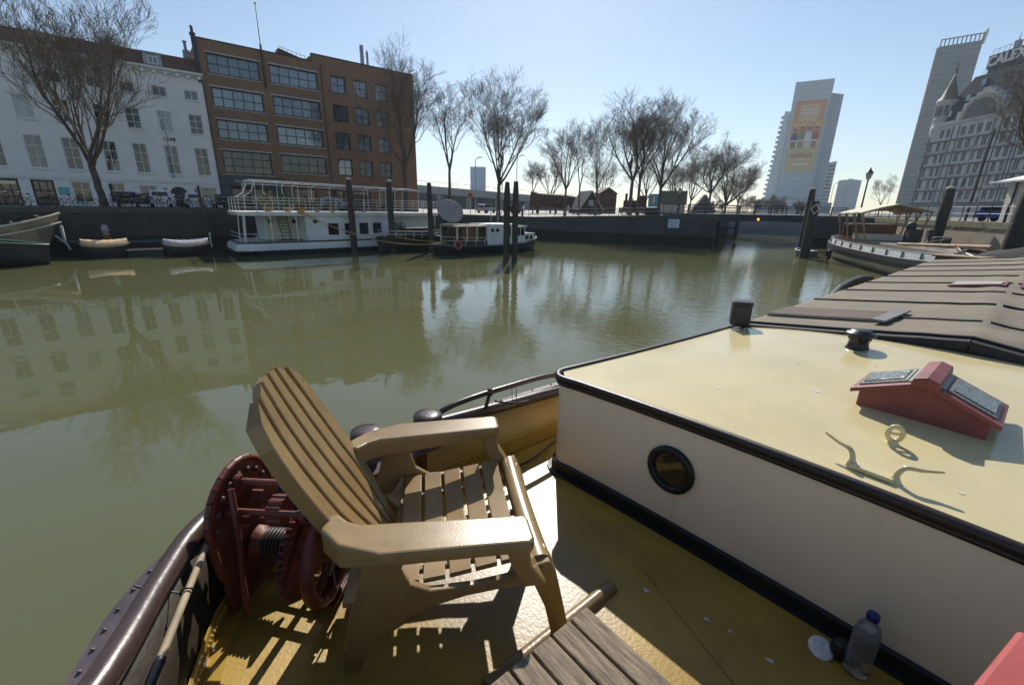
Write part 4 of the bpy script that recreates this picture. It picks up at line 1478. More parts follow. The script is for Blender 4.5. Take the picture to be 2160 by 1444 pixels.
# railings
ed = [Vector((x, y, 2.86)) for x, y in hb_plan(-.03, 5.0)]
for (a, b, n_) in ((0, 1, 1), (1, 2, 9), (2, 3, 4), (3, 4, 1), (4, 5, 2), (8, 0, 3)):
    m = MB()
    for k in range(n_ + (b != 0)):
        p = ed[a].lerp(ed[b], k / n_)
        m.tube([p, p + Vector((0, 0, .9))], .019, 6)
    for z in (.3, .52, .72, .9):
        m.tube([ed[a] + Vector((0, 0, z)), ed[b] + Vector((0, 0, z))], .014, 6)
    m.build("deck_railing", "white_tube", HB, world=True)
m = MB()
low = [Vector((x, y, .9)) for x, y in hb_plan(-.06, 4.8)]
for z in (.3, .55):
    m.tube([low[8] + Vector((0, 0, z)), low[0] + Vector((0, 0, z)), low[1] + Vector((0, 0, z)), Vector((NXB - .06, 8.8, .9 + z))], .018, 6)
for p in (low[0], low[1], Vector((NXB - .06, 6.7, .9)), Vector((NXB - .06, 7.6, .9)), Vector((NXB - .06, 8.7, .9))):
    m.tube([p, p + Vector((0, 0, .55))], .02, 6)
m.build("lower_railing", "white_tube", HB, world=True)
# canopy frame
ys_ = [6.0, 7.3, 8.6, 9.3, 10.7, 12.1, 13.5, 14.9, 16.3, 17.7]
for i, y in enumerate(ys_):
    m = MB()
    x0, x1 = NXB - .12, FXB + .5
    dz = -.02 * i
    for x in (x0, x1):
        m.tube([(x, y, 2.86), (x, y + .05, 4.72 + dz)], .019, 6)
    m.tube([(x0, y + .05, 4.72 + dz), (x0 - 1.2, y + .05, 4.90 + dz), (x1 + 1.2, y + .05, 4.90 + dz), (x1, y + .05, 4.72 + dz)], .017, 6)
    m.build("canopy_frame", "white_tube", HB, world=True)
for i in range(7):
    f = i / 6
    x = NXB - .12 + (FXB + .5 - NXB + .12) * f
    zc_ = 4.74 + .18 * min(1, 4 * min(f, 1 - f))
    m = MB()
    m.tube([(x, 6.0, zc_), (x, 17.7, zc_ - .19)], .015, 6)
    m.build("canopy_rail", "white_tube", HB, world=True)
m = MB()
for x in (NXB - .15, NXB - 3.0):
    m.tube(smooth_path([(x, 6.05, 4.72), (x, 5.95, 4.5), (x, 5.75, 4.1), (x, 5.3, 3.8)], 4), .04, 6)
m.build("bent_tube", "white_tube", HB, world=True)
for (x_, y_) in ((-36.0, 10.4), (-35.2, 12.6), (-36.4, 14.2)):
    tb = thing("deck_table", "small dark table on the houseboat upper deck under the canopy frame", "table", (x_, y_, 2.87), 0, "tables on the houseboat upper deck")
    m = MB(); m.lathe([(.42, .58), (.42, .62), (0, .62)], (0, 0, 0), 14); m.build("table_top", "bare_wood", tb)
    m = MB(); m.lathe([(.2, 0), (.2, .03), (.03, .05), (.03, .58)], (0, 0, 0), 8); m.build("leg", "boat_dark", tb)
    for s_ in (-1, 1):
        ch = thing("deck_chair", "dark chair at a small table on the houseboat upper deck", "chair", (x_ + .1, y_ + s_ * .62, 2.87), 0 if s_ < 0 else PI, "chairs on the houseboat upper deck")
        m = MB(); m.bx(-.2, .2, -.2, .2, .34, .38); m.build("seat", "boat_dark", ch)
        m = MB(); m.bx(-.2, .2, -.22, -.19, .38, .74); m.build("backrest", "boat_dark", ch)
        for a_ in (-.17, .17):
            for b_ in (-.17, .17):
                m = MB(); m.bx(a_ - .015, a_ + .015, b_ - .015, b_ + .015, 0, .34); m.build("leg", "boat_dark", ch)
potted("large green bush in a tub at the stern end of the houseboat upper deck", (-35.0, 6.9, 2.87), .62, 3, "leaf_olive", .5, "plants on the houseboat", 420, .075)
potted("bushy dark green plant beside the olive bush on the upper deck", (-35.2, 8.2, 2.87), .65, 4, "leaf_green", .5, "plants on the houseboat", 420, .075)
potted("low green shrub near the middle of the houseboat upper deck", (-34.5, 10.0, 2.87), .42, 5, "leaf_green", .4, "plants on the houseboat", 240, .07)
potted("bright green small bush by the middle of the deck railing", (-34.6, 11.1, 2.87), .42, 6, "leaf_olive", .4, "plants on the houseboat", 240, .07)
m = MB()
for k in range(5):
    m.tube([(NXB + .1 + .03 * math.cos(t + k) * (1 + k * .2), 8.6 + k * .03 + .2 * math.cos(t) * 1.0, 2.9 + .13 * math.sin(t) + .04 * k) for t in [q * PI / 8 for q in range(16)]], .028, 6, closed=True)
m.tube(smooth_path([(NXB + .1, 8.7, 2.9), (NXB + .16, 9.1, 2.6), (NXB + .15, 9.3, 2.45), (NXB + .14, 9.0, 2.75)], 4), .03, 6)
tag(m.build("rope_coil", "rope_yellow"), "coil of yellow rope hanging on the houseboat upper railing", "rope")
m = MB()
m.tube(sag((NXB + .12, 9.2, 2.55), (-27.6, 16.6, .95), .75, 24), .022, 6)
tag(m.build("mooring_rope", "rope_yellow"), "yellow rope sagging low from the houseboat rail to the small tug", "rope")
m = MB()
m.tube(sag((NXB + .12, 9.4, 2.4), (-32.3, 14.3, 1.25), .35, 16) + sag((-32.3, 14.3, 1.25), (-27.7, 16.7, .98), .12, 12)[1:], .02, 6)
tag(m.build("mooring_rope", "rope_yellow"), "upper yellow rope led past the mooring post to the small tug", "rope")

# ------------------------------------------------ dark hull lying between houseboat and tug
DK = thing("dark_barge", "black hulled barge between the houseboat and the white tug", "boat", (-32.4, 16.4, 0), -PI / 2)
sc_ = shell(6.0, 2.3, lambda t: 1.05 + .25 * max(0, -t) ** 2 + .1 * max(0, t), bow=3, stern=2.6)
m = MB(); m.loft(sc_); m.build("hull", "boat_black", DK)
m = MB(); deck_of(m, sc_); m.build("deck", "boat_dark", DK)
m = MB()
m.bx(-1.4, .8, -.7, .7, .95, 1.7); m.bx(-1.5, .9, -.8, .8, 1.7, 1.78)
m.build("deckhouse", "boat_dark", DK)
for s in (-1, 1):
    m = MB()
    g_ = gun(sc_, s)[3:-2]
    for z in (.25, .48):
        m.tube([p + Vector((0, 0, z)) for p in g_], .02, 6)
    for p in g_[::3]:
        m.tube([p, p + Vector((0, 0, .5))], .02, 6)
    m.build("railing", "white_tube", DK)
potted("straggly yellow green plant on the black barge beside the tug", (-32.2, 18.2, 1.05), .45, 8, "leaf_olive", .4, None, 300, .06)
potted("dark purple leafed bush on the black barge by the houseboat", (-32.3, 15.2, 1.05), .55, 9, "leaf_dark", .7, None, 300, .07)


# ------------------------------------------------ white tug
TG = thing("tug_boat", "small tug with white cabins, wooden saloon and dark hull", "boat", (-28.9, 21.3, 0), PI / 2)
# local x forward (+Y in the world), y to port (-X): the side facing us is y < 0
sc_ = shell(10.2, 3.3, lambda t: .62 + .42 * max(0, t) ** 2.2 + .12 * max(0, -t) ** 2, bow=2.6, stern=3.2)
m = MB(); m.loft(sc_); m.build("hull", "boat_black", TG)
m = MB()
for s in (-1, 1):
    m.tube(gun(sc_, s), .05, 6)
m.build("gunwale", "boat_blue", TG)
m = MB(); deck_of(m, sc_, -.04); m.build("deck", "deck_grey", TG)
m = MB()
m.bx(-3.7, -1.0, -1.15, 1.15, .55, .95)
m.build("saloon_base", "boat_dark", TG)
m = MB()
for x in (-3.7, -2.85, -1.95, -1.05):
    for y in (-1.15, 1.15):
        m.bx(x - .06, x + .06, y - .04, y + .04, .95, 2.05)
m.bx(-3.75, -1.0, -1.2, 1.2, 1.98, 2.06)
m.build("saloon_frame", "boat_cream", TG)
m = MB()
m.bx(-3.66, -1.05, -1.12, -1.09, .95, 1.98); m.bx(-3.66, -1.05, 1.09, 1.12, .95, 1.98); m.bx(-3.69, -3.66, -1.09, 1.09, .95, 1.98)
m.build("saloon_glazing", "glass_warm", TG)
m = MB()
m.bx(-3.3, -2.0, -1.165, -1.13, .97, 1.85)
m.build("saloon_door", "varnish", TG)
m = MB()
m.ext([(-3.95, -1.35, 2.07), (-3.95, 1.35, 2.07), (-3.95, .7, 2.16), (-3.95, -.7, 2.16)], (3.0, 0, 0))
m.build("saloon_roof", "deck_grey", TG)
m = MB()
m.bx(-.98, 1.9, -1.2, 1.2, .55, 2.12); m.bx(-1.0, 2.0, -1.3, 1.3, 2.12, 2.18)
m.bx(1.9, 3.0, -1.0, 1.0, .6, 1.95); m.bx(1.85, 3.1, -1.1, 1.1, 1.95, 2.02)
m.bx(3.0, 4.2, -.75, .75, .7, 1.35); m.bx(2.98, 4.28, -.82, .82, 1.35, 1.41)
wh = m.build("wheelhouse", "boat_white", TG, bevel=.03)
for (x0, x1, y, z0, z1) in ((.75, 1.25, -1.205, 1.25, 1.9), (2.1, 2.4, -1.005, 1.25, 1.85), (2.5, 2.85, -1.005, 1.25, 1.85), (3.2, 3.55, -.755, .9, 1.22), (3.7, 4.0, -.755, .9, 1.22)):
    m = MB()
    m.bx(x0, x1, y - .02, y + .02, z0, z1)
    m.build("window", "glass_dark", wh)
for x in (-.55, -.05):
    m = MB()
    m.lathe([(.15, 0), (.15, .04), (.11, .05), (.11, .02), (0, .02)], (x, -1.2, 1.72), 18, axis=(0, -1, 0))
    m.T = None
    o = m.build("porthole", "boat_dark", wh)
m = MB()
for z in (.35, .6):
    m.tube([p + Vector((0, 0, z)) for p in gun(sc_, -1)[1:10]], .018, 6)
for p in gun(sc_, -1)[1:10:2]:
    m.tube([p, p + Vector((0, 0, .62))], .02, 6)
m.build("railing", "white_tube", TG)
for x in (.2, .9, 1.5):
    m = MB()
    m.tube([(x, 0, 2.18), (x, 0, 2.18 + (.5 if x > 1 else 1.0))], .035, 6)
    m.build("roof_pole", "lead_grey", TG)
# big grey dish standing on the tug roof
dn = Vector((-.15, -.75, .55)).normalized()
m = MB()
m.lathe([(0, -.05), (.35, -.03), (.75, .06), (1.02, .17)], (-3.4, .3, 3.02), 12, axis=dn)
ds = m.build("dish", "dish_grey", TG)
md_ = ds.modifiers.new("solid", 'SOLIDIFY'); md_.thickness = .02
m = MB()
for k in range(6):
    a = k * PI / 3
    q_ = Vector((0, 0, 1)).rotation_difference(dn)
    m.tube([Vector((-3.4, .3, 3.02)) + q_ @ Vector((r_ * math.cos(a), r_ * math.sin(a), .005 + .15 * (r_ / 1.0) ** 2)) for r_ in (.05, .4, .7, 1.0)], .014, 5)
m.tube([(-3.4, .3, 2.0), (-3.4, .35, 2.98)], .06, 8)
m.build("dish_rib", "lead_grey", ds)
LB = MB()
LB.T = Matrix.Translation((-27.25, 17.35, .78)) @ Matrix.Rotation(R(90), 4, 'Y') @ Matrix.Rotation(R(15), 4, 'X')
LB.tube([(.26 * math.cos(t), .26 * math.sin(t), 0) for t in [q * PI / 12 for q in range(24)]], .075, 10, closed=True)
tag(LB.build("lifebuoy", "buoy_orange"), "faded orange lifebuoy hanging on the tug stern railing", "lifebuoy")


# ------------------------------------------------ mooring posts
def post(label, base, top_z, r, lean=(0, 0), cap=True, group="timber mooring posts in the harbour", n=12, taper=.75):
    t = thing("mooring_post", label, "post", (base[0], base[1], 0), 0, group)
    q = MB()
    k = 9
    pts = [Vector((lean[0] * i / k, lean[1] * i / k, -1.5 + (top_z + 1.5) * i / k)) for i in range(k + 1)]
    q.tube(pts, [r * (1.0 if i < k - 1 else taper if i == k else .95) for i in range(k + 1)], n)
    q.build("pile", "pile_wood", t)
    if cap:
        q = MB()
        p = pts[-1]
        q.lathe([(r * taper * 1.04, -.04), (r * taper * 1.04, .05), (r * .4, .10), (0, .11)], p, n)
        q.build("cap", "pile_cap", t)
    return t


post("timber mooring post with white cap in front of the houseboat cabin windows", (-33.1, 11.95), 5.15, .23)
post("dark mooring post with flat cap at the right end of the houseboat cabin", (-31.9, 14.45), 5.1, .23)
post("plain grey mooring post between the black barge and the tug", (-31.0, 17.25), 5.1, .2, cap=False)
post("left one of the paired tapered mooring posts in front of the tug", (-23.4, 18.72), 5.0, .22, cap=False, taper=.6)
post("right one of the paired tapered mooring posts in front of the tug", (-23.1, 19.20), 5.05, .2, cap=False, taper=.7)
post("slim weathered pile leaning on the quay below the brick building corner", (-39.2, 3.5), 4.5, .11, cap=False)
post("tall leaning mooring post behind the stern of the canopied barge", (-15.9, 50.0), 5.6, .3, cap=True)
pp_ = post("shorter dark mooring post with a pale square frame by the rowing boat", (-12.5, 40.4), 4.3, .34, cap=False)
m = MB()
for (a, b) in (((-.3, 0, 3.75), (0, 0, 4.1)), ((0, 0, 4.1), (.25, 0, 3.7)), ((.25, 0, 3.7), (-.05, 0, 3.35)), ((-.05, 0, 3.35), (-.3, 0, 3.75))):
    m.bar((a[0] + .2, a[1] - .32, a[2]), (b[0] + .2, b[1] - .32, b[2]), .06, .05)
m.build("hung_frame", "white_tube", pp_)
post("thick mooring post with pale cap behind the barge awning", (-5.2, 41.2), 5.15, .30)
post("heavy brown dolphin post at the right edge beside the kiosk", (-1.15, 27.8), 4.9, .40, cap=False, lean=(.15, 0))

# ------------------------------------------------ boats below the left quay
LBG = thing("bow_barge", "old grey hulled barge with upturned bow at the left edge", "barge", (-38.0, -13.2, 0), PI / 2)
sc_ = shell(19.0, 4.3, lambda t: 1.55 + 1.1 * max(0, t) ** 3.5, bow=3.2, stern=6, rake=.5, n=40)
m = MB(); m.loft(sc_); m.build("hull", "hull_brown", LBG)
m = MB()
for s in (-1, 1):
    g_ = gun(sc_, s)
    m.tube([p + Vector((0, 0, .0)) for p in g_], .06, 6)
    m.tube([Vector((p.x * .995, p.y * 1.01, p.z - .42 - .1 * max(0, p.x / 9.5) ** 3)) for p in g_], .05, 6)
m.build("gunwale", "boat_cream", LBG)
m = MB(); deck_of(m, sc_, -.35); m.build("deck", "deck_grey", LBG)
for (x, y, w_) in ((4.6, -.9, .5), (5.5, -.8, .45), (3.0, -.8, .7)):
    m = MB()
    m.bx(x - w_, x + w_ * .2, y - .4, y + .4, 1.25, 1.85); m.bx(x - w_ - .05, x + w_ * .2 + .05, y - .45, y + .45, 1.85, 1.92)
    m.build("hatch_box", "boat_white", LBG, bevel=.03)
m = MB()
m.tube([(9.1, -.5, 1.4), (9.5, -.55, .9), (9.6, -.6, .55)], .06, 6); m.box((9.45, -.35, 1.5), (.1, .5, .9))
m.build("anchor", "lead_grey", LBG)
m = MB()
m.tube([(-9, -1.2, 3.95), (8.2, -.9, 4.25)], .09, 8)
for x in (-2, 6.8):
    m.tube([(x, -1.1, 1.3), (x, -1.05, 4.1)], .035, 6)
m.build("lowered_mast", "boat_cream", LBG)
m = MB()
m.tube(smooth_path([(6.6, 0, 2.0), (7.2, .3, 2.5), (7.6, .2, 2.3), (8.2, -.3, 2.55), (8.6, 0, 2.4)], 4), .06, 6)
m.lathe([(.12, 0), (.35, .1), (.3, .5), (.1, .6)], (7.3, -.2, 1.9), 10, axis=(0, 1, 0)); m.lathe([(.1, 0), (.3, .1), (.3, .4), (.1, .5)], (8.0, -.3, 1.95), 10, axis=(0, 1, 0))
m.build("windlass", "boat_black", LBG)
GB = thing("green_dinghy", "dark dinghy with a pale green edge beside the grey barge bow", "boat", (-34.9, -6.2, 0), PI / 2)
sc_ = shell(4.1, 1.7, lambda t: 1.35 - .28 * t, depth=.0, bow=2.0, stern=4)
m = MB(); m.loft(sc_); m.build("hull", "boat_dark", GB)
m = MB()
for s in (-1, 1):
    m.tube(gun(sc_, s), .035, 6)
m.build("edge_strip", "green_edge", GB)
m = MB(); deck_of(m, sc_, -.25); m.build("floor", "boat_green", GB)


def sloop(label, loc, L, B, sheer, hullm, coverm, seed):
    t = thing("sloop", label, "boat", loc, PI / 2)
    sc__ = shell(L, B, sheer, depth=-.3, bow=1.9, stern=2.3, rake=.9)
    q = MB(); q.loft(sc__); q.build("hull", hullm, t)
    q = MB()
    for s in (-1, 1):
        q.tube(gun(sc__, s), .035, 6)
    q.build("gunwale", "rope_yellow", t)
    q = MB()
    rows = []
    for i, s in enumerate(sc__[1:-1]):
        a, b = Vector(s[0]), Vector(s[-1])
        c = (a + b) / 2
        h = .30 + .012 * math.sin(i * 1.7 + seed)
        rows.append([a * 1.01 + Vector((0, 0, -.1)), a + Vector((0, 0, .02)), a.lerp(c, .5) + Vector((0, 0, h * .75)), c + Vector((0, 0, h)), b.lerp(c, .5) + Vector((0, 0, h * .75)), b + Vector((0, 0, .02)), b * 1.01 + Vector((0, 0, -.1))])
    q.loft(rows, smooth=True)
    q.build("canvas_cover", coverm, t)
    return t


sloop("open sloop under a tan canvas cover below the quay", (-37.4, -2.0, 0), 2.35, 1.3, lambda t: .78 + .10 * t * t, "boat_dark", "canvas_tan", 1)
sloop("black sloop under a silver cover right of the plank raft", (-36.3, 2.05, 0), 2.6, 1.3, lambda t: .72 + .14 * t * t, "boat_black", "canvas_silver", 2)
RF = thing("plank_raft", "low brown plank raft floating between the two covered sloops", "raft", (-37.3, -.12, 0))
m = MB()
for k in range(8):
    m.bx(-.7 + k * .175, -.7 + k * .175 + .165, -.95, .9, .42, .48)
m.build("planks", "hatch_board", RF)
m = MB()
m.bx(-.65, -.1, -.9, .85, -.15, .41); m.bx(.1, .65, -.9, .85, -.15, .41)
m.build("float", "boat_black", RF)
SL = thing("steam_launch", "long black launch with a copper banded funnel moored along the quay", "boat", (-38.7, -.3, 0), PI / 2)
sc_ = shell(7.8, 1.25, lambda t: .85 + .12 * t * t, depth=-.3, bow=3, stern=4)
m = MB(); m.loft(sc_); m.build("hull", "boat_black", SL)
m = MB()
for s in (-1, 1):
    m.tube(gun(sc_, s), .03, 6)
m.build("gunwale", "boat_blue", SL)
m = MB(); deck_of(m, sc_, -.1); m.build("deck", "boat_dark", SL)
m = MB()
m.lathe([(.17, .75), (.17, 1.05), (.23, 1.07), (.23, 1.13), (.16, 1.15), (.16, 1.22), (.22, 1.24), (.22, 1.32), (.15, 1.35)], (-1.6, 0, 0), 14)
fn = m.build("funnel", "copper", SL)
m = MB()
m.lathe([(.15, 1.35), (.15, 1.5), (.22, 1.52), (.14, 1.92), (0, 1.92)], (-1.6, 0, 0), 14)
m.build("funnel_top", "lead_grey", fn)
m = MB()
m.tube([(0, 0, 0), (0, 0, .9)], .04, 8); m.ball((0, 0, .95), .08, 8)
o = m.build("marker_stake", "boat_white"); o.location = (-37.9, 3.55, .35)
tag(o, "short white topped stake at the water right of the black sloop", "post")


# ------------------------------------------------ bicycles and cars on the far quay
def bike(frame, label, group, basket=False):
    t = thing("bicycle", label, "bicycle", (0, 0, 0), 0, group)
    for x in (-.52, .52):
        q = MB()
        q.tube([(x + .33 * math.cos(a), 0, .34 + .33 * math.sin(a)) for a in [k * PI / 10 for k in range(20)]], .022, 5, closed=True)
        for k in range(6):
            a = k * PI / 6
            q.tube([(x + .32 * math.cos(a), 0, .34 + .32 * math.sin(a)), (x - .32 * math.cos(a), 0, .34 - .32 * math.sin(a))], .005, 3)
        q.build("wheel", "tyre", t)
    q = MB()
    for a, b in (((-.52, 0, .34), (-.05, 0, .32)), ((-.05, 0, .32), (-.2, 0, .88)), ((-.05, 0, .32), (.36, 0, .80)), ((-.17, 0, .75), (.36, 0, .82)), ((-.52, 0, .34), (-.17, 0, .75)), ((.36, 0, .95), (.52, 0, .34))):
        q.tube([a, b], .02, 5)
    q.build("frame", frame, t)
    q = MB()
    q.tube([(.2, -.28, 1.0), (.36, -.2, 1.05), (.36, .2, 1.05), (.2, .28, 1.0)], .015, 5)
    q.build("handlebar", "lead_grey", t)
    q = MB()
    q.ball((-.22, 0, .92), .12, 8, (1, .6, .4))
    q.build("saddle", "tyre", t)
    if basket:
        q = MB()
        q.lathe([(.14, .75), (.19, 1.0), (.17, 1.0), (.12, .78)], (.6, 0, 0), 8)
        q.build("basket", "basket", t)
    return t


lab_b = "dark bicycle parked at the quay edge below the white building"
protos = [bike("bike_dark", lab_b, "bicycles along the far quay"), bike("bike_blue", "blue grey bicycle among the row of bikes on the far quay", "blue grey bicycles along the far quay"), bike("bike_pale", "pale framed bicycle with a wicker basket on the far quay", "basket bicycles along the far quay", True)]
used = [False] * 3
rnd = random.Random(4)
for i, y in enumerate([-7.0, -6.4, -5.8, -5.0, -4.3, -3.2, -2.6, -1.2, -.7, -.1, .35, .9, 1.5, 2.3, 2.7, 3.3, 3.9, 4.5, 5.0, 5.6, 6.1, 6.9, 12.3, 13.0, 13.6, 14.5]):
    k = (0, 1, 0, 2, 0, 0)[i % 6]
    put(protos[k], used[k], (-40.9 - rnd.uniform(0, .5), y, zs(0, y) + .01), R(rnd.uniform(40, 140)) if i % 3 else R(rnd.uniform(60, 110)), scale=.86)
    used[k] = True


def car(paint, label, scale=.8, estate=True, group="cars parked on the far quay"):
    t = thing("parked_car", label, "car", (0, 0, 0), 0, group)
    # local: x forward, rear at x=0
    hwid = .88
    prof = [(0, .38), (-.02, .62), (.03, .93), (.22, 1.02), (.42, 1.48), (.8, 1.58), (2.1, 1.55), (2.9, 1.05), (3.9, .92), (4.15, .7), (4.15, .35)]
    secs = []
    for y, k in ((-hwid, .0), (-hwid * .97, .0), (hwid * .97, 0), (hwid, 0)):
        secs.append([(x, y * (1 if z < 1.0 else .86), z) for x, z in prof])
    q = MB()
    q.loft(secs, smooth=False)
    q.add(secs[0], [tuple(range(len(prof)))]); q.add(secs[-1], [tuple(range(len(prof) - 1, -1, -1))])
    q.build("body", paint, t, bevel=.05)
    q = MB()
    q.ext([(.225, -.66, 1.06), (.225, .66, 1.06), (.395, .60, 1.43), (.395, -.60, 1.43)], (-.03, 0, .012))
    q.build("rear_window", "glass_dark", t)
    q = MB()
    for s in (-1, 1):
        q.ext([(.45, s * .80, 1.06), (.62, s * .78, 1.46), (2.0, s * .78, 1.46), (2.6, s * .80, 1.06)], (0, s * .03, 0))
    q.build("side_window", "glass_dark", t)
    for s in (-1, 1):
        q = MB()
        q.box((-.0, s * .70, .86), (.1, .26, .22))
        q.build("tail_light", "tail_red", t)
    q = MB()
    q.box((-.03, 0, .78), (.03, .5, .11))
    q.build("number_plate", "plate_yellow", t)
    for x in (.75, 3.3):
        for s in (-1, 1):
            q = MB()
            q.cyl((x, s * .68, .32), .32, s * .2, 16, axis=(0, 1, 0)) if s > 0 else q.cyl((x, -.88, .32), .32, .2, 16, axis=(0, 1, 0))
            q.build("wheel", "tyre", t)
    t.scale = (scale, scale, scale)
    return t


for paint, lb, y, sc2 in (("car_black", "black hatchback parked left of the white car facing the white building", -.55, .72), ("car_white", "white estate car with yellow plate parked tail to the water", 1.45, .78),
                          ("car_white", "second white car right of the arched door of the terrace", 3.65, .7), ("car_black", "dark blue black car parked in front of the brick building corner", 5.6, .72),
                          ("car_black", "black car half hidden between bicycles and the wide bare tree", .45, .66)):
    c = car(paint, lb)
    c.location = (-44.4 - (1.2 if y == .45 else 0), y, zs(0, y) + .005)
    c.rotation_euler = (0, 0, PI)
    c.scale = (sc2, sc2, sc2 * (1.05 if paint == "car_white" else 1))
c = car("car_silver", "pale blue car behind the houseboat canopy in front of the brick building"); c.location = (-43.5, 12.6, 2.83); c.rotation_euler = (0, 0, PI / 2); c.scale = (.75,) * 3
c = car("car_silver", "silver car on the plaza street behind the grey dish", group="cars near the plaza"); c.location = (-58, 41.0, 2.42); c.rotation_euler = (0, 0, PI * .6); c.scale = (.85,) * 3
c = car("car_black", "dark car on the plaza street right of the silver car", group="cars near the plaza"); c.location = (-57, 45.5, 2.42); c.rotation_euler = (0, 0, PI * .6); c.scale = (.85,) * 3
c = car("car_blue", "blue car behind the quay railing below the turret building", group=None); c.location = (-4.1, 48.6, 3.06); c.rotation_euler = (0, 0, R(-30)); c.scale = (.72,) * 3
# ================================================================ plaza, bridge and right bank
mat("iron_black", (0.018, 0.02, 0.024), 0.5, 0.3, 4)
mat("steel_bridge", (0.022, 0.030, 0.034), 0.6, 0.3, 1.2, 0.2, 8)
mat("shed_dark", (0.035, 0.037, 0.042), 0.8, 0.3, 1.5)
mat("shed_trim", (0.36, 0.34, 0.32), 0.7, 0.2, 2)
mat("roof_moss", (0.07, 0.085, 0.04), 0.9, 0.4, 2)
mat("roof_greyred", (0.17, 0.13, 0.125), 0.85, 0.3, 2)
mat("wall_cream", (0.50, 0.46, 0.42), 0.8, 0.15, 1.5)
mat("banner_blue", (0.06, 0.26, 0.40), 0.7, 0.35, 1.8, col2=(0.14, 0.34, 0.42))
mat("sign_red", (0.45, 0.03, 0.03), 0.5, 0.2)
mat("pale_blue", (0.50, 0.60, 0.68), 0.6, 0.15)
mat("lamp_glass", (0.55, 0.52, 0.42), 0.3, 0.1)
mat("planks_white", (0.66, 0.64, 0.60), 0.7, 0.25, 3, stretch=(1, 1, 8))
mat("roof_white", (0.74, 0.72, 0.72), 0.5, 0.1)


def railing(label, pts, h, step, nbar, m_post, m_bar, r=.03, inset=.35, name="railing"):
    a0 = Vector(pts[0])
    t = thing(name, label, "railing", a0)
    first = None
    bars = [MB() for _ in range(nbar)]
    for a, b in zip(pts, pts[1:]):
        a, b = Vector(a), Vector(b)
        n = max(1, int((b - a).length / step))
        for k in range(n):
            p = a.lerp(b, k / n)
            if first is None:
                q = MB()
                q.tube([(0, 0, 0), (0, 0, h)], r, 6)
                q.ball((0, 0, h + r), r * 1.5, 6)
                first = q.build("post", m_post, t)
                o = first
            else:
                o = first.copy()
                COL.objects.link(o)
                o.parent = t
            o.location = p - a0
        for i in range(nbar):
            z = h * (.96 - .9 * i / max(1, nbar))
            bars[i].tube([a + Vector((0, 0, z)), b + Vector((0, 0, z))], r * .62, 5)
    for q in bars:
        q.build("rail_bar", m_bar, t, world=True)
    return t


def inset(pts, d):
    out = []
    for i, p in enumerate(pts):
        a = Vector(pts[min(i + 1, len(pts) - 1)]) - Vector(pts[max(i - 1, 0)])
        n_ = Vector((a.y, -a.x, 0)).normalized()
        out.append(Vector(p) - n_ * d)
    return out


railing("thin metal railing along the edge of the sunlit plaza", inset(PEN, .3), .85, .95, 2, "iron_black", "white_tube", .022)
# ------------------------------------------------ bridge
BA, BB_ = Vector((-24.3, 42.8, 3.08)), Vector((-15.6, 60.6, 3.08))
bd_ = (BB_ - BA).normalized()
bn_ = Vector((bd_.y, -bd_.x, 0))
if bn_.dot(Vector((0, 0, 0)) - BA) < 0:
    bn_ = -bn_
BR = thing("bridge", "low dark steel bridge with open railing across the channel", "bridge", (-20, 51, 3.05))
L_ = (BB_ - BA).length
m = MB()
m.ext([BA + Vector((0, 0, .06)), BB_ + Vector((0, 0, .06)), BB_ + Vector((0, 0, -.18)), BA + Vector((0, 0, -.18))], -bn_ * 5)
m.build("deck", "steel_bridge", BR, world=True)
for o_ in (.05, -4.6):
    m = MB()
    n_ = 16
    low = [BA + bd_ * (L_ * i / n_) + Vector((0, 0, -.62 - .28 * abs(2 * i / n_ - 1) ** 2)) + bn_ * o_ for i in range(n_ + 1)]
    m.ext([BA + bn_ * o_ + Vector((0, 0, -.19)), BB_ + bn_ * o_ + Vector((0, 0, -.19))] + low[::-1], bn_ * .14)
    for i in range(14):
        p = BA + bd_ * (L_ * (i + .5) / 14) + bn_ * (o_ + .14)
        m.box((p.x, p.y, p.z - .2), (.08, .05, .08))
    m.build("girder", "steel_bridge", BR, world=True)
m = MB()
p = BA + bd_ * (L_ * .42) + bn_ * .2 + Vector((0, 0, -.42))
m.lathe([(.13, 0), (.13, .06), (.08, .1), (0, .1)], p, 14, axis=bn_)
m.build("signal_lamp", "lamp_orange", BR, world=True)
m = MB()
m.ext([p + bd_ * -.2 + bn_ * -.01 + Vector((0, 0, -.2)), p + bd_ * .2 + bn_ * -.01 + Vector((0, 0, -.2)), p + bd_ * .2 + bn_ * -.01 + Vector((0, 0, .2)), p + bd_ * -.2 + bn_ * -.01 + Vector((0, 0, .2))], bn_ * -.03)
m.build("lamp_plate", "rust", BR, world=True)
for o_, nm in ((0.0, 1), (-4.6, 2)):
    first = None
    for k in range(11):
        q_ = BA + bd_ * (L_ * k / 10) + bn_ * o_ + Vector((0, 0, .06))
        if first is None:
            q = MB(); q.box((0, 0, .45), (.07, .07, .9)); first = q.build("railing_post", "iron_black", BR); o = first
        else:
            o = first.copy(); COL.objects.link(o); o.parent = BR
        o.location = q_ - BR.location
    m = MB()
    for z in (.12, .62, .88):
        m.bar(BA + bn_ * o_ + Vector((0, 0, .06 + z)), BB_ + bn_ * o_ + Vector((0, 0, .06 + z)), .05, .045)
    for k in range(120):
        q_ = BA + bd_ * (L_ * (k + .5) / 120) + bn_ * o_ + Vector((0, 0, .06))
        m.bar(q_ + Vector((0, 0, .12)), q_ + Vector((0, 0, .88)), .018, .018, (0, 1, 0))
    m.build("railing", "iron_black", BR, world=True)
FN = thing("timber_fender", "dark timber guide frame standing in the water under the bridge", "fender", (-28.5, 61.5, 0))
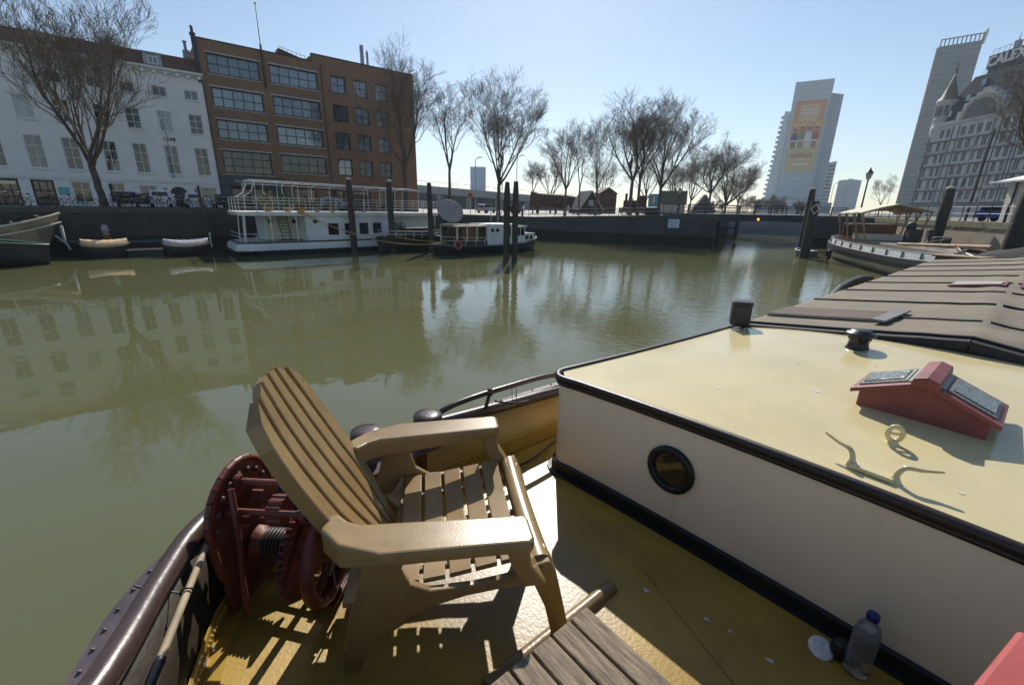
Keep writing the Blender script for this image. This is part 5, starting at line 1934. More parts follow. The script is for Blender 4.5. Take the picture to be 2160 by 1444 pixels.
for (x, y) in ((-29.6, 60.6), (-28.35, 63.2)):
    m = MB()
    m.tube([(x, y, -1), (x, y, 2.4)], .24, 8)
    m.build("pile", "pile_wood", FN, world=True)
for z in (1.25, .2):
    m = MB()
    m.bar((-30.0, 60.3, z), (-28.3, 63.3, z), .22, .22)
    m.build("beam", "pile_wood", FN, world=True)
# ------------------------------------------------ things on the plaza
BL = thing("old_boiler", "long rusty old boiler lying on the plaza behind the trees", "boiler", (-52.5, 53.5, 2.5), R(44))
m = MB()
m.lathe([(1.25, -5.2), (1.3, -5.0), (1.15, -4.2), (1.05, -3.9), (1.05, 1.0), (.9, 2.2), (.85, 5.2), (0, 5.2)], (0, 0, 1.9), 18, axis=(1, 0, -.05))
m.build("drum", "rust", BL)
for x in (-4, -1, 2, 4.4):
    m = MB()
    m.box((x, 0, .45), (.35, 2.0, .9))
    m.build("cradle", "shed_dark", BL)


def gable_shed(label, loc, rz, w, d, hw_, hr, mw, mr, trim=None, cat="shed", name="shed", overhang=.15):
    t = thing(name, label, cat, loc, rz)
    q = MB()
    q.ext([(-w / 2, 0, 0), (w / 2, 0, 0), (w / 2, 0, hw_), (0, 0, hr - .05), (-w / 2, 0, hw_)], (0, d, 0))
    q.build("wall", mw, t)
    q = MB()
    o = overhang
    for s in (-1, 1):
        q.ext([(0, -o, hr), (s * (w / 2 + o), -o, hw_ - (hr - hw_) * o / (w / 2)), (s * (w / 2 + o), -o, hw_ - (hr - hw_) * o / (w / 2) + .09), (0, -o, hr + .09)], (0, d + 2 * o, 0))
    q.build("roof", mr, t)
    if trim:
        for s in (-1, 1):
            q = MB()
            q.bar((s * .05, -o - .04, hr + .02), (s * (w / 2 + o), -o - .04, hw_ - (hr - hw_) * o / (w / 2) + .03), .07, .16)
            q.build("barge_board", trim, t)
    return t


sh = gable_shed("dark steep roofed timber shed with pale gable boards on the plaza", (-45.6, 52.6, 2.6), R(62), 3.6, 4.8, .75, 3.3, "shed_dark", "shed_dark", "shed_trim")
q = MB(); q.bx(-.4, .4, -.05, -.01, 1.2, 2.0); q.build("window", "shed_trim", sh)
gable_shed("red brown half timbered hut behind the dark timber shed", (-50.2, 62.2, 2.6), R(60), 3.0, 3.0, 3.3, 4.2, "rust", "roof_greyred", None)
gable_shed("cream market house with mossy hipped roof left of the bridge", (-37.6, 65.0, 2.85), R(118), 4.4, 3.6, 1.5, 3.3, "wall_cream", "roof_moss", "shed_trim")
gable_shed("small grey gabled tent hut near the end of the bridge", (-35.0, 66.0, 2.9), R(36), 3.2, 2.4, .5, 2.75, "roof_greyred", "roof_greyred", "shed_trim")
SE = thing("steam_engine", "rust red old engine with flywheel beside the blue banner", "engine", (-36.2, 50.3, 2.7), R(35))
m = MB()
m.bx(-1.9, 1.6, -.6, .6, .25, .9); m.lathe([(.55, -1.4), (.55, .8), (.4, .9), (0, .9)], (0, 0, 1.3), 14, axis=(1, 0, 0))
m.bx(.5, 1.5, -.6, .6, .9, 2.3); m.bx(.3, 1.8, -.75, .75, 2.3, 2.42)
m.tube([(-1.1, 0, 1.7), (-1.1, 0, 2.7)], .16, 8)
m.build("body", "rust", SE)
for x in (-1.2, .9):
    m = MB()
    m.tube([(x + .5 * math.cos(t), -.7, .5 + .5 * math.sin(t)) for t in [k * PI / 9 for k in range(18)]], .06, 5, closed=True)
    for k in range(4):
        a = k * PI / 4
        m.tube([(x + .5 * math.cos(a), -.7, .5 + .5 * math.sin(a)), (x - .5 * math.cos(a), -.7, .5 - .5 * math.sin(a))], .03, 4)
    m.build("wheel", "shed_trim", SE)
BN = thing("banner_panel", "tall blue printed banner panel standing by the rust red engine", "banner", (-33.2, 50.0, 2.75), R(32))
m = MB()
m.bx(-.62, .62, -.03, .03, 1.0, 2.55)
m.build("panel", "banner_blue", BN)
m = MB()
m.bx(-.9, .9, -.25, .25, 0, .95)
m.build("base", "shed_dark", BN)
m = MB()
m.lathe([(0, 1.35), (.18, 1.5), (.22, 1.8), (.12, 2.0), (.16, 2.2), (0, 2.35)], (0, -.02, 0), 10)
m.build("print", "ad_peach", BN)
PBX = thing("pale_kiosk", "pale blue narrow booth behind the plaza trees", "booth", (-41.2, 56.3, 2.6), R(35))
m = MB()
m.bx(-.35, .35, -.35, .35, 0, 2.2); m.bx(-1.0, -.35, -.3, .3, 1.5, 1.75)
m.build("body", "pale_blue", PBX, bevel=.03)
m = MB()
m.bx(-.45, .45, -.45, .45, 2.2, 2.3)
m.build("roof", "pale_blue", PBX)


def lantern(label, loc, h, s=1.0, group=None):
    t = thing("street_lantern", label, "lantern", loc, 0, group)
    q = MB()
    q.lathe([(.16 * s, 0), (.14 * s, .4), (.07 * s, .55), (.05 * s, h - .9 * s), (.09 * s, h - .85 * s), (.05 * s, h - .8 * s)], (0, 0, 0), 10)
    q.build("pole", "iron_black", t)
    q = MB()
    q.lathe([(.12 * s, h - .78 * s), (.24 * s, h - .3 * s)], (0, 0, 0), 6)
    q.build("glass", "lamp_glass", t)
    q = MB()
    q.lathe([(.30 * s, h - .3 * s), (.16 * s, h - .12 * s), (.08 * s, h - .02 * s), (.03 * s, h + .15 * s), (0, h + .16 * s)], (0, 0, 0), 8)
    for k in range(6):
        a = k * PI / 3
        q.tube([(.12 * s * math.cos(a), .12 * s * math.sin(a), h - .78 * s), (.24 * s * math.cos(a), .24 * s * math.sin(a), h - .3 * s)], .015 * s, 4)
    q.build("cap", "iron_black", t)
    return t


lantern("black lantern on a post in front of the cream market house", (-30.7, 51.6, 2.8), 3.2, .8)
lantern("large twin level street lantern right of the white tower", (-13.8, 58.4, 3.05), 4.7, 1.25)


def streetlight(label, loc, h, rz=0, ball=False):
    t = thing("street_lamp", label, "street lamp", loc, rz, "thin street lamps in the distance")
    q = MB()
    q.tube([(0, 0, 0), (0, 0, h * .9)] + ([] if ball else [(.1, 0, h * .97), (.7, 0, h)]), .06, 6)
    q.build("pole", "lead_grey", t)
    q = MB()
    if ball:
        q.ball((0, 0, h * .93), .3, 10)
    else:
        q.bx(.5, 1.2, -.12, .12, h - .05, h + .06)
    q.build("lamp_head", "lead_grey", t)
    return t


streetlight("thin street lamp just right of the white tower", (-41.2, 144.2, 3), 8, 0)
streetlight("thin street lamp in front of the pale apartment block", (-38.4, 145.0, 3), 7.6, 0)
streetlight("thin pole lamp left of the high rise", (-29.5, 147, 3), 7.0, 0)
streetlight("dark thin lamp column by the large tree on the plaza", (-55.0, 43.0, 2.4), 9.5, 1)
streetlight("thin lamp column in front of the blue glass tower", (-62, 43.0, 2.4), 8.5, 1)
streetlight("thin lamp column left of the small thin tree", (-57, 47.5, 2.4), 8.8, 1)
RS = thing("red_sign", "small red round sign on a pole near the grey dish", "sign", (-50.0, 33.8, 2.4))
m = MB(); m.tube([(0, 0, 0), (0, 0, 2.3)], .05, 6); m.build("pole", "shed_trim", RS)
m = MB(); m.lathe([(.3, 0), (.3, .05), (0, .06)], (0, 0, 2.4), 16, axis=(1, -.6, 0)); m.build("disc", "sign_red", RS)
for i, (x, y, lb, sh_, tr_) in enumerate(((-44.2, 40.6, "person in dark coat standing near the bollard on the plaza", "shed_dark", "iron_black"), (-52.0, 44.8, "person in pale top walking on the far plaza", "pale_blue", "shed_dark"), (-46.8, 49.0, "person in grey jacket in front of the boiler", "lead_grey", "iron_black"))):
    # small far figure as one skinned body
    me = bpy.data.meshes.new("person")
    J = [(0, 0, .86), (0, 0, 1.15), (0, 0, 1.4), (0, 0, 1.5), (0, 0, 1.66), (.19, 0, 1.38), (.26, .02, 1.1), (.24, .1, .86), (-.19, 0, 1.38), (-.26, -.02, 1.1), (-.24, .06, .86), (.1, 0, .84), (.12, .06, .45), (.12, -.02, .06), (.12, .12, .03), (-.1, 0, .84), (-.12, -.08, .45), (-.12, -.2, .07), (-.12, -.06, .03)]
    E_ = [(0, 1), (1, 2), (2, 3), (3, 4), (2, 5), (5, 6), (6, 7), (2, 8), (8, 9), (9, 10), (0, 11), (11, 12), (12, 13), (13, 14), (0, 15), (15, 16), (16, 17), (17, 18)]
    me.from_pydata([(x_ * .8, y_ * .8, z_ * .8) for x_, y_, z_ in J], E_, [])
    me.materials.append(MATS[sh_]); me.materials.append(MATS[tr_])
    o = bpy.data.objects.new("person", me)
    COL.objects.link(o)
    sk = o.modifiers.new("skin", 'SKIN')
    rr = [.15, .15, .16, .06, .11, .08, .06, .045, .08, .06, .045, .1, .08, .05, .045, .1, .08, .05, .045]
    for v, r_ in zip(me.skin_vertices[0].data, rr):
        v.radius = (r_ * .8, r_ * .75)
    me.skin_vertices[0].data[0].use_root = True
    o.modifiers.new("sub", 'SUBSURF').levels = 1
    o.location = (x, y, 2.62 if i != 1 else 2.44)
    tag(o, lb, "person")
m = MB(); m.lathe([(.12, 0), (.12, .7), (.16, .75), (.14, .9), (0, .95)], (0, 0, 0), 10)
o = m.build("bollard", "iron_black"); o.location = (-39.2, 33.6, 2.41); tag(o, "black bollard at the sunlit edge of the plaza", "bollard")

# ------------------------------------------------ right bank
railing("black and white railing on top of the sunlit brick quay", [tuple(rw(2, 3.1, .4)), tuple(rw(26, 3.1, .4))], .95, 1.3, 2, "iron_black", "white_tube", .03)
railing("dark railing between the bridge and the lantern", [(-15.4, 60.4, 3.05), (-13, 56.4, 3.05), tuple(rw(-8, 3.1, .4)), tuple(rw(2, 3.1, .4))], .9, 1.3, 2, "iron_black", "iron_black", .025)
KS = thing("quay_kiosk", "white boarded kiosk with overhanging white roof at the right edge", "kiosk", (-1.84, 40.66, 3.05), R(-57))
m = MB()
m.bx(-1.5, 2.5, 0, 2.5, 0, 2.38)
m.build("wall", "planks_white", KS)
for k in range(13):
    m = MB()
    m.bx(-1.515, 2.5, -.025, -.001, .05 + k * .185, .05 + k * .185 + .165)
    m.build("board", "planks_white", KS)
m = MB()
m.ext([(-2.2, -.7, 2.39), (3, -.7, 2.39), (3, -.7, 2.47), (-2.2, -.7, 2.47)], (0, .05, 0))
m.add([(-2.2, -.68, 2.40), (3, -.68, 2.40), (3, 3.2, 2.40), (-2.2, 3.2, 2.40), (.4, 1.2, 3.2)], [(0, 1, 4), (1, 2, 4), (2, 3, 4), (3, 0, 4), (3, 2, 1, 0)])
m.build("roof", "roof_white", KS)
m = MB()
m.tube([(-.75, -.12, 0), (-.75, -.12, 2.38)], .05, 6)
m.build("post", "iron_black", KS)
for lb, x, y, h, ln in (("slim flagpole of a sailing ship behind the quay railing", -5.4, 46.0, 6.1, .0), ("thicker dark mast leaning behind the blue car", -4.5, 45.2, 6.0, .0)):
    t = thing("ship_mast", lb, "mast", (x, y, 3.05))
    m = MB(); m.tube([(0, 0, 0), (.05, .2, h)], [.075 if "thick" in lb else .045, .045 if "thick" in lb else .03], 8); m.build("pole", "pile_wood" if "thick" in lb else "lead_grey", t)
    m = MB()
    m.tube([(.02, .05, 1.3), (.3, .1, 1.9), (.05, .12, 2.4)], .03, 5)
    m.build("rigging", "rope_grey", t)

# ------------------------------------------------ moored barge with awning
B2L = 26.0
c2 = Vector((-11.85, 41.94, 0)) + RD * (B2L / 2 - 4.0) + RN * 2.2
AB = thing("awning_barge", "old grey hulled barge with a pale awning over its open deck", "barge", (c2.x, c2.y, 0), math.atan2(RD.y, RD.x))
# local +x runs towards the right of the picture, -y faces the camera side
sh2 = lambda t: 1.12 + .75 * max(0, t) ** 2 + .18 * max(0, -t) ** 3
sc_ = shell(B2L, 4.4, sh2, depth=-.6, bow=3.2, stern=3.4, n=44, rake=.3)
m = MB(); m.loft(sc_); m.build("hull", "hull_grey", AB)
for s in (-1, 1):
    m = MB()
    g_ = gun(sc_, s)
    m.loft([[Vector((p.x * 1.003, p.y * 1.0 + s * .02, p.z - .52)) for p in g_], [Vector((p.x * 1.004, p.y * 1.01 + s * .06, p.z - .25)) for p in g_], [Vector((p.x * 1.003, p.y * 1.01 + s * .04, p.z)) for p in g_]], smooth=False)
    m.tube([Vector((p.x, p.y + s * .02, p.z)) for p in g_], .05, 6)
    m.build("rubbing_strake", "boat_black", AB)
    m = MB()
    inn = [Vector((p.x * .99, p.y * .955, p.z)) for p in g_]
    m.loft([[p + Vector((0, 0, .0)) for p in inn], [p + Vector((0, -s * .04, .36)) for p in inn], [p + Vector((0, -s * .07, .36)) for p in inn], [p + Vector((0, -s * .05, .0)) for p in inn]], smooth=False)
    m.build("bulwark", "boat_white", AB)
    m = MB()
    for k in range(3, 42, 3):
        p = inn[k]
        m.bar(p + Vector((0, s * .03, .0)), p + Vector((0, s * .0, .38)), .06, .04, (1, 0, 0))
    m.tube([p + Vector((0, -s * .055, .38)) for p in inn[1:-1]], .03, 6)
    m.build("bulwark_stay", "boat_blue", AB)
m = MB(); deck_of(m, sc_, -.02, .94); m.build("deck", "deck_grey", AB)
m = MB()
m.bx(-6.0, 6.2, -1.45, 1.45, 1.1, 1.72)
m.build("hatch_coaming", "deck_grey", AB, bevel=.03)
m = MB()
m.tube([(.5, -1.35, 1.78), (7.4, -.9, 2.15)], .09, 8)
m.build("boom", "bare_wood", AB)
m = MB()
m.bx(-8.3, -6.3, -1.3, 1.3, 1.1, 2.75)
wh = m.build("wheelhouse", "varnish", AB, bevel=.03)
for (x0, x1) in ((-8.0, -7.4), (-7.2, -6.6)):
    m = MB(); m.bx(x0, x1, -1.33, -1.305, 1.9, 2.6); m.build("window", "glass_dark", wh)
m = MB()
m.bx(-6.25, -4.4, -1.3, 1.3, 1.72, 2.1)
m.build("bench", "boat_cream", AB, bevel=.03)
m = MB()
m.lathe([(1.05, 1.1), (1.0, 1.35), (.8, 1.5), (0, 1.55)], (-9.2, 0, 0), 14)
m.build("stern_cabin", "boat_cream", AB)
# awning
ax0, ax1 = -7.9, -3.7
m = MB()
rows = []
for i in range(15):
    x = ax0 + (ax1 - ax0) * i / 14
    s_ = .03 * math.sin(i * 1.3)
    e = .10 * i / 14
    rows.append([(x, -2.0, 3.46 + s_ + e), (x, -1, 3.78 + s_ * .3 + e), (x, 0, 4.02 + e), (x, 1, 3.82 + s_ * .3 + e), (x, 2.0, 3.58 + e), (x, 2.0, 3.53 + e), (x, 1, 3.77 + e), (x, 0, 3.97 + e), (x, -1, 3.73 + e), (x, -2.0, 3.40 + e)])
m.loft(rows, closed=True, caps=True, smooth=False)
m.build("awning", "canvas_pale", AB)
for x in (-7.8, -6.4, -5.1, -3.8):
    e = .10 * (x + 7.9) / 4.2
    for y in (-1.9, 1.9):
        m = MB()
        m.tube([(x, y * .75, 1.1 if x < -6 else 1.72), (x, y, 3.42 + e + (.12 if y > 0 else 0))], .055, 6)
        m.tube([(x, y * .93, 2.7), (x - .4, y * .98, 3.40 + e)], .035, 5)
        m.build("awning_post", "bare_wood", AB)
    m = MB()
    m.tube([(x, -1.95, 3.37 + e), (x, 0, 3.93 + e), (x, 1.95, 3.49 + e)], .045, 5)
    m.tube([(x, -.9, 3.64 + e), (x, .9, 3.68 + e)], .035, 5)
    m.build("awning_rib", "bare_wood", AB)
m = MB()
m.box((-1.6, .2, 2.15), (.7, .7, .9)); m.ball((-1.6, 0, 2.75), .3, 8)
m.build("deck_gear", "boat_dark", AB, bevel=.05)
m = MB()
m.tube([(1.9, -.6, 1.75), (1.9, -.6, 2.4)], .1, 8); m.box((1.9, -.6, 2.5), (.35, .3, .4))
m.build("ventilator", "boat_dark", AB, bevel=.05)
m = MB()
m.box((.9, .3, 2.0), (1.0, .8, .55))
m.build("deck_chest", "boat_dark", AB, bevel=.05)
q = MB()
q.tube([(.30 * math.cos(t), 0, .30 * math.sin(t)) for t in [k * PI / 12 for k in range(24)]], .12, 8, closed=True)
q.T = None
o = q.build("tyre_fender", "tyre")
pf_ = Vector((-11.85, 41.94, 0)) + RD * 2.4 - RN * .25
o.location = (pf_.x, pf_.y, .45); o.rotation_euler = (0, 0, math.atan2(RD.y, RD.x))
tag(o, "black tyre fender hanging on the side of the awning barge", "fender")
RB = thing("rowing_boat", "small grey rowing boat between the mooring posts and the barge stern", "boat", (-13.0, 42.4, 0), R(-40))
sc_ = shell(2.7, 1.1, lambda t: .42 + .1 * t * t, depth=-.15, bow=2, stern=3)
m = MB(); m.loft(sc_); m.build("hull", "boat_blue", RB)
m = MB()
for s in (-1, 1):
    m.tube(gun(sc_, s), .035, 6)
m.build("gunwale", "boat_white", RB)
m = MB(); deck_of(m, sc_, -.2); m.bx(-.2, .05, -.42, .42, .3, .34); m.build("thwart", "deck_grey", RB)
# dark barge bow at the right edge and the varnished plank box
DB = thing("tarred_barge", "black tarred barge with a black tarpaulin at the right edge", "barge", (2.3, 25.2, 0), R(155))
sc_ = shell(11, 3.6, lambda t: 1.55 + .55 * max(0, t) ** 2.2, depth=-.5, bow=2.4, stern=4)
m = MB(); m.loft(sc_); m.build("hull", "boat_black", DB)
m = MB()
for s in (-1, 1):
    m.tube(gun(sc_, s), .06, 6)
m.build("gunwale", "varnish", DB)
m = MB(); deck_of(m, sc_, -.1); m.build("deck", "boat_dark", DB)
m = MB()
rows = []
rnd = random.Random(9)
for i in range(11):
    x = .4 + 4.4 * i / 10
    e = math.sin(PI * i / 10) ** .5
    rows.append([(x, (1.5 - .8 * max(0, (x - 2.5) / 2.3)) * math.cos(PI * j / 10), 1.65 + (.75 + rnd.uniform(-.1, .1)) * e * math.sin(PI * j / 10)) for j in range(11)])
m.loft(rows, smooth=True)
m.build("tarpaulin", "canvas_black", DB)
PB = thing("plank_box", "long varnished plank box lying at the far end of the hatch", "box", (-.72, 13.2, 2.32), R(-4))
m = MB()
m.bx(-.85, .75, -.2, .2, .1, .32)
m.build("box_body", "varnish", PB, bevel=.02)
m = MB()
m.bx(-.9, .8, -.25, .25, .321, .36)
m.build("box_lid", "bare_wood", PB, bevel=.01)
for x in (-.7, .6):
    m = MB(); m.bx(x - .08, x + .08, -.2, .2, -.35, .1); m.build("foot", "boat_dark", PB)
m = MB()
m.tube(sag((-1.3, 27.4, 3.2), (-6.0, 30.5, 1.9), .25, 12), .012, 5)
tag(m.build("mooring_rope", "rope_grey"), "thin grey rope from the dolphin post to the awning barge", "rope")
m = MB()
m.tube(sag((-3.3, 41.9, 6.5), (-3.6, 29.3, 2.0), .05, 6), .014, 5)
tag(m.build("stay_wire", "cable_black"), "thin stay wire rising from the awning barge past the quay railing", "wire")
# ================================================================ the barge the photograph was taken on
BARGE = thing("barge", "ochre decked barge with a cream cabin and felted hatches in the foreground", "barge", (-0.17, 2.0, 0.0))
mat("bulwark_dark", (0.03, 0.022, 0.012), 0.5, 0.4, 4, 0.2, 30)
PORT = [(-.17, -.60, 2.58), (-.45, -.52, 2.565), (-.75, -.41, 2.54), (-1.10, -.245, 2.49), (-1.40, -.14, 2.45), (-1.62, -.045, 2.425), (-1.77, .10, 2.41), (-1.86, .30, 2.40), (-1.92, .65, 2.385), (-1.95, 1.1, 2.335), (-1.965, 1.6, 2.295), (-1.955, 2.2, 2.255), (-1.90, 3.2, 2.10), (-1.86, 8, 2.1), (-1.8, 13, 2.3), (-1.5, 17, 2.6)]


PP = smooth_path(PORT)
PATH = [Vector((-.34 - p.x, p.y, p.z)) for p in reversed(PP)] + PP[1:]      # starboard, round the stern, port


def zd(x, y):
    t = max(0, min(1, (0.45 - y) / 0.7))
    return 2.0 + 0.07 * t * t * (3 - 2 * t)


def offs(path, o, z=None, dz=0):
    r = []
    for i, p in enumerate(path):
        d = path[min(i + 1, len(path) - 1)] - path[max(i - 1, 0)]
        n_ = Vector((-d.y, d.x, 0)).normalized() * -1      # outward
        q = p + n_ * o
        q.z = (z if z is not None else p.z) + dz
        r.append(q)
    return r


# outward test: at the port side outward must be -x
_t = offs(PATH, 1.0)
SGN = 1 if _t[-10].x < PATH[-10].x else -1
off = lambda o, z=None, dz=0: offs(PATH, o * SGN, z, dz)
inner_bot = [Vector((p.x, p.y, zd(p.x, p.y) - .03)) for p in off(-0.035)]
inner_top = off(-0.02, None, -0.02)
outer_top = off(0.025, None, -0.02)
outer_mid = [Vector((p.x, p.y, p.z)) for p in off(0.19, 2.21)]
for p in outer_mid:
    if p.y > .6:
        p.z = 2.21 - min(.12, (p.y - .6) * .12)
m = MB()
m.loft([inner_bot, inner_top, outer_top, outer_mid], smooth=True)
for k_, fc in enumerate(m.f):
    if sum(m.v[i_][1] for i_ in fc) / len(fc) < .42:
        m.mi[k_] = 1  # stern faces darkened: the bulwark's shade is put into the colour
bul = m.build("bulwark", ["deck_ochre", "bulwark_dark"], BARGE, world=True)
m = MB()
m.loft([outer_mid, off(0.20, 2.205), off(0.265, 2.195), off(0.27, 2.14), off(0.2, 2.08), off(0.1, 1.9), off(0.06, 1.80)], smooth=False)
for i, p in enumerate(off(0.24, 2.2)):
    if i % 1 == 0 and p.y < 3:
        m.ball(p, 0.008, 6)
m.build("rubbing_strake", "hull_purple", BARGE, world=True)
m = MB()
m.loft([off(0.06, 1.81), off(0.02, 1.2), off(-0.12, 0.5), off(-0.45, -0.3)], smooth=True)
m.build("hull", "hull_olive", BARGE, world=True)
m = MB()
m.tube(off(0, None, 0.0), 0.036, 12)
m.build("rail", "rail_brown", BARGE, world=True)
# deck sheet
m = MB()
ib = [p for p in inner_bot if p.y < 3.6]
half = len(ib) // 2
L_ = ib[:half][::-1] if ib[0].x > 0 else ib[half + 1:]
Rr = ib[half + 1:] if ib[0].x > 0 else ib[:half][::-1]
rows = []
for a, b in zip(L_, Rr):
    rows.append([Vector((a.x + (b.x - a.x) * i / 24, a.y, 0)) for i in range(25)])
for row in rows:
    for p in row:
        p.z = zd(p.x, p.y) + 0.012 * (1 - ((p.x + .17) / 1.8) ** 2)
m.loft(rows, smooth=True, flip=True)
if (Vector(m.v[1]) - Vector(m.v[0])).cross(Vector(m.v[25]) - Vector(m.v[0])).z > 0:
    m.f = [tuple(reversed(f)) for f in m.f] if False else m.f
dm = MATS["deck_ochre"].copy()  # ochre blended to a duller tan around a point by the chair
dm.name = "deck_tan_patch"
MATS["deck_tan_patch"] = dm
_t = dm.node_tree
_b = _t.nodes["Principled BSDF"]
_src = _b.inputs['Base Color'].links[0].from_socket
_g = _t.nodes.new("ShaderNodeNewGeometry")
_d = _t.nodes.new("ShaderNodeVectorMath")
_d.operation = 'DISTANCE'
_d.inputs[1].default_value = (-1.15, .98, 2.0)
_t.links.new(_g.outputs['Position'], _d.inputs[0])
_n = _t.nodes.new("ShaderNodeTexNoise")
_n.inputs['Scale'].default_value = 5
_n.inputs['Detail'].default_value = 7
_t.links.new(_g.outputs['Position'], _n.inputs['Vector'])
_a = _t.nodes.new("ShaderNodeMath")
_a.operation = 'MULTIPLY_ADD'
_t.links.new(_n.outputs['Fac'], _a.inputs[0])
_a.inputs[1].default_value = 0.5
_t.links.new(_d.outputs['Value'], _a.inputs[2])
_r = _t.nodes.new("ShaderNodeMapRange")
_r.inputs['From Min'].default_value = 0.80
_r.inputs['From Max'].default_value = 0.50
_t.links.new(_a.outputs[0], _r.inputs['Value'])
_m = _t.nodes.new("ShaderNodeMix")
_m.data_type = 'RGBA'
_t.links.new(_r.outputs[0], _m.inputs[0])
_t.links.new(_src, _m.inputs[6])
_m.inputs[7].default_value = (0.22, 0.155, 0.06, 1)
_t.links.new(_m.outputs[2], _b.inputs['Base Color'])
dk = m.build("deck", "deck_tan_patch", BARGE, world=True)
# welded bar, plate seams and doubling plate
m = MB()
m.tube([(-.82, .60, 2.012), (-.82, 1.235, 2.012)], 0.03, 10)
m.build("deck_bar", "deck_worn", dk, world=True)
m = MB()
m.tube([(-.80, 1.42, 2.013), (-.2, 1.20, 2.013)], 0.004, 5)
m.build("weld_seam", "deck_ochre", dk, world=True)
mat("paint_chip", (0.45, 0.48, 0.46), 0.6, 0.2)
for (x, y, s) in ((-.72, 1.33, .013), (-.5, 1.4, .011), (-.42, 1.42, .008), (-.28, 1.42, .012), (-.62, 1.3, .006)):
    m = MB()
    m.ext([(x + s * math.cos(t) * (1 + .4 * math.sin(3 * t + x * 9)), y + .7 * s * math.sin(t), 2.0125) for t in [q * PI / 5 for q in range(10)]], (0, 0, 0.003))
    m.build("paint_chip", "paint_chip", dk, world=True)
# riveted angle along the foot of the bulwark
m = MB()
pa = [Vector((p.x, p.y, zd(p.x, p.y) + 0.075)) for p in off(-0.037) if p.x < -.3 and p.y < 2.6]
pb = [Vector((p.x, p.y, zd(p.x, p.y) + 0.005)) for p in off(-0.038) if p.x < -.3 and p.y < 2.6]
pc = [Vector((p.x, p.y, zd(p.x, p.y) + 0.012)) for p in off(-0.10) if p.x < -.3 and p.y < 2.6]
pa2 = [p + (q - p).normalized() * 0.008 for p, q in zip(pa, pc)]
m.loft([pa, pa2, [p.lerp(q, .08) for p, q in zip(pb, pc)], pc], smooth=False)
for i in range(len(pa) - 1):
    for t in (0, .33, .66):
        p = pa2[i].lerp(pa2[i + 1], t)
        m.ball((p.x, p.y, p.z - .03), 0.009, 6)
m.build("riveted_angle", "deck_ochre", BARGE, world=True)
# bulwark bracket, mooring shelf and bollards
m = MB()
m.ext([(-1.90, .93, 2.0), (-1.90, .93, 2.30), (-1.79, .93, 2.30), (-1.82, .93, 2.0)], (0, .06, 0))
m.build("bulwark_bracket", "deck_worn", BARGE, world=True)
m = MB()
m.ext([(-1.97, .52, 2.285), (-1.99, 1.16, 2.285), (-1.80, 1.10, 2.285), (-1.74, .62, 2.285)], (0, 0, 0.022))
m.build("bollard_plate", "rail_brown", BARGE, world=True, bevel=0.008)
for (x, y) in ((-1.90, .665), (-1.875, .985)):
    m = MB()
    m.lathe([(0.082, 2.308), (0.070, 2.315), (0.066, 2.33), (0.066, 2.375), (0.074, 2.385), (0.0755, 2.43), (0.0745, 2.447), (0.069, 2.454), (0.03, 2.458), (0, 2.459)], (x, y, 0), 28)
    m.build("bollard", "rail_brown", BARGE, world=True)
# hand rail along the bulwark
m = MB()
hr = smooth_path([(-1.955, .96, 2.34), (-1.945, 1.02, 2.37), (-1.935, 1.12, 2.415), (-1.93, 1.25, 2.435), (-1.93, 1.5, 2.44), (-1.93, 1.95, 2.425), (-1.925, 2.15, 2.34), (-1.93, 2.22, 2.27)], 5)
m.tube(hr, 0.0165, 10)
m.tube([(-1.945, 1.40, 2.30), (-1.93, 1.43, 2.43)], [.012, .010], 8)
m.ball((-1.93, 1.43, 2.44), 0.026, 10)
m.build("hand_rail", "rail_brown", BARGE, world=True)
m = MB()
m.tube(smooth_path([(-1.93, 1.47, 2.37), (-1.925, 1.62, 2.318), (-1.93, 1.8, 2.29), (-1.92, 2.2, 2.27)], 5), 0.006, 6)
for y in (1.60, 1.635):
    m.tube([(-1.93, y, 2.44), (-1.93, y + .01, 2.31)], 0.0018, 4)
m.build("lashing", "base_black", BARGE, world=True)
m = MB()
m.tube(smooth_path([(-1.86, 2.3, 2.03), (-1.80, 1.95, 2.03), (-1.72, 1.60, 2.022), (-1.74, 1.42, 2.02), (-1.79, 1.30, 2.02)], 6), 0.007, 6)
m.build("deck_cable", "cable_black", BARGE, world=True)
# freeing port cut through the bulwark
def cut(o, mb):
    c = mb.build("cutter", "deck_ochre")
    md = o.modifiers.new("cut", 'BOOLEAN')
    md.object = c
    md.operation = 'DIFFERENCE'
    md.solver = 'EXACT'
    bpy.context.view_layer.update()
    dg = bpy.context.evaluated_depsgraph_get()
    me = bpy.data.meshes.new_from_object(o.evaluated_get(dg))
    o.modifiers.clear()
    o.data = me
    bpy.data.objects.remove(c)


# ------------------------------------------------ cabin
def zr(x, y):
    v = max(0, min(1, (y - 1.66) / 1.7))
    return 2.60 + (0.02 + 0.145 * v) * (1 - min(1, abs((x + .17) / 1.47)) ** 2)


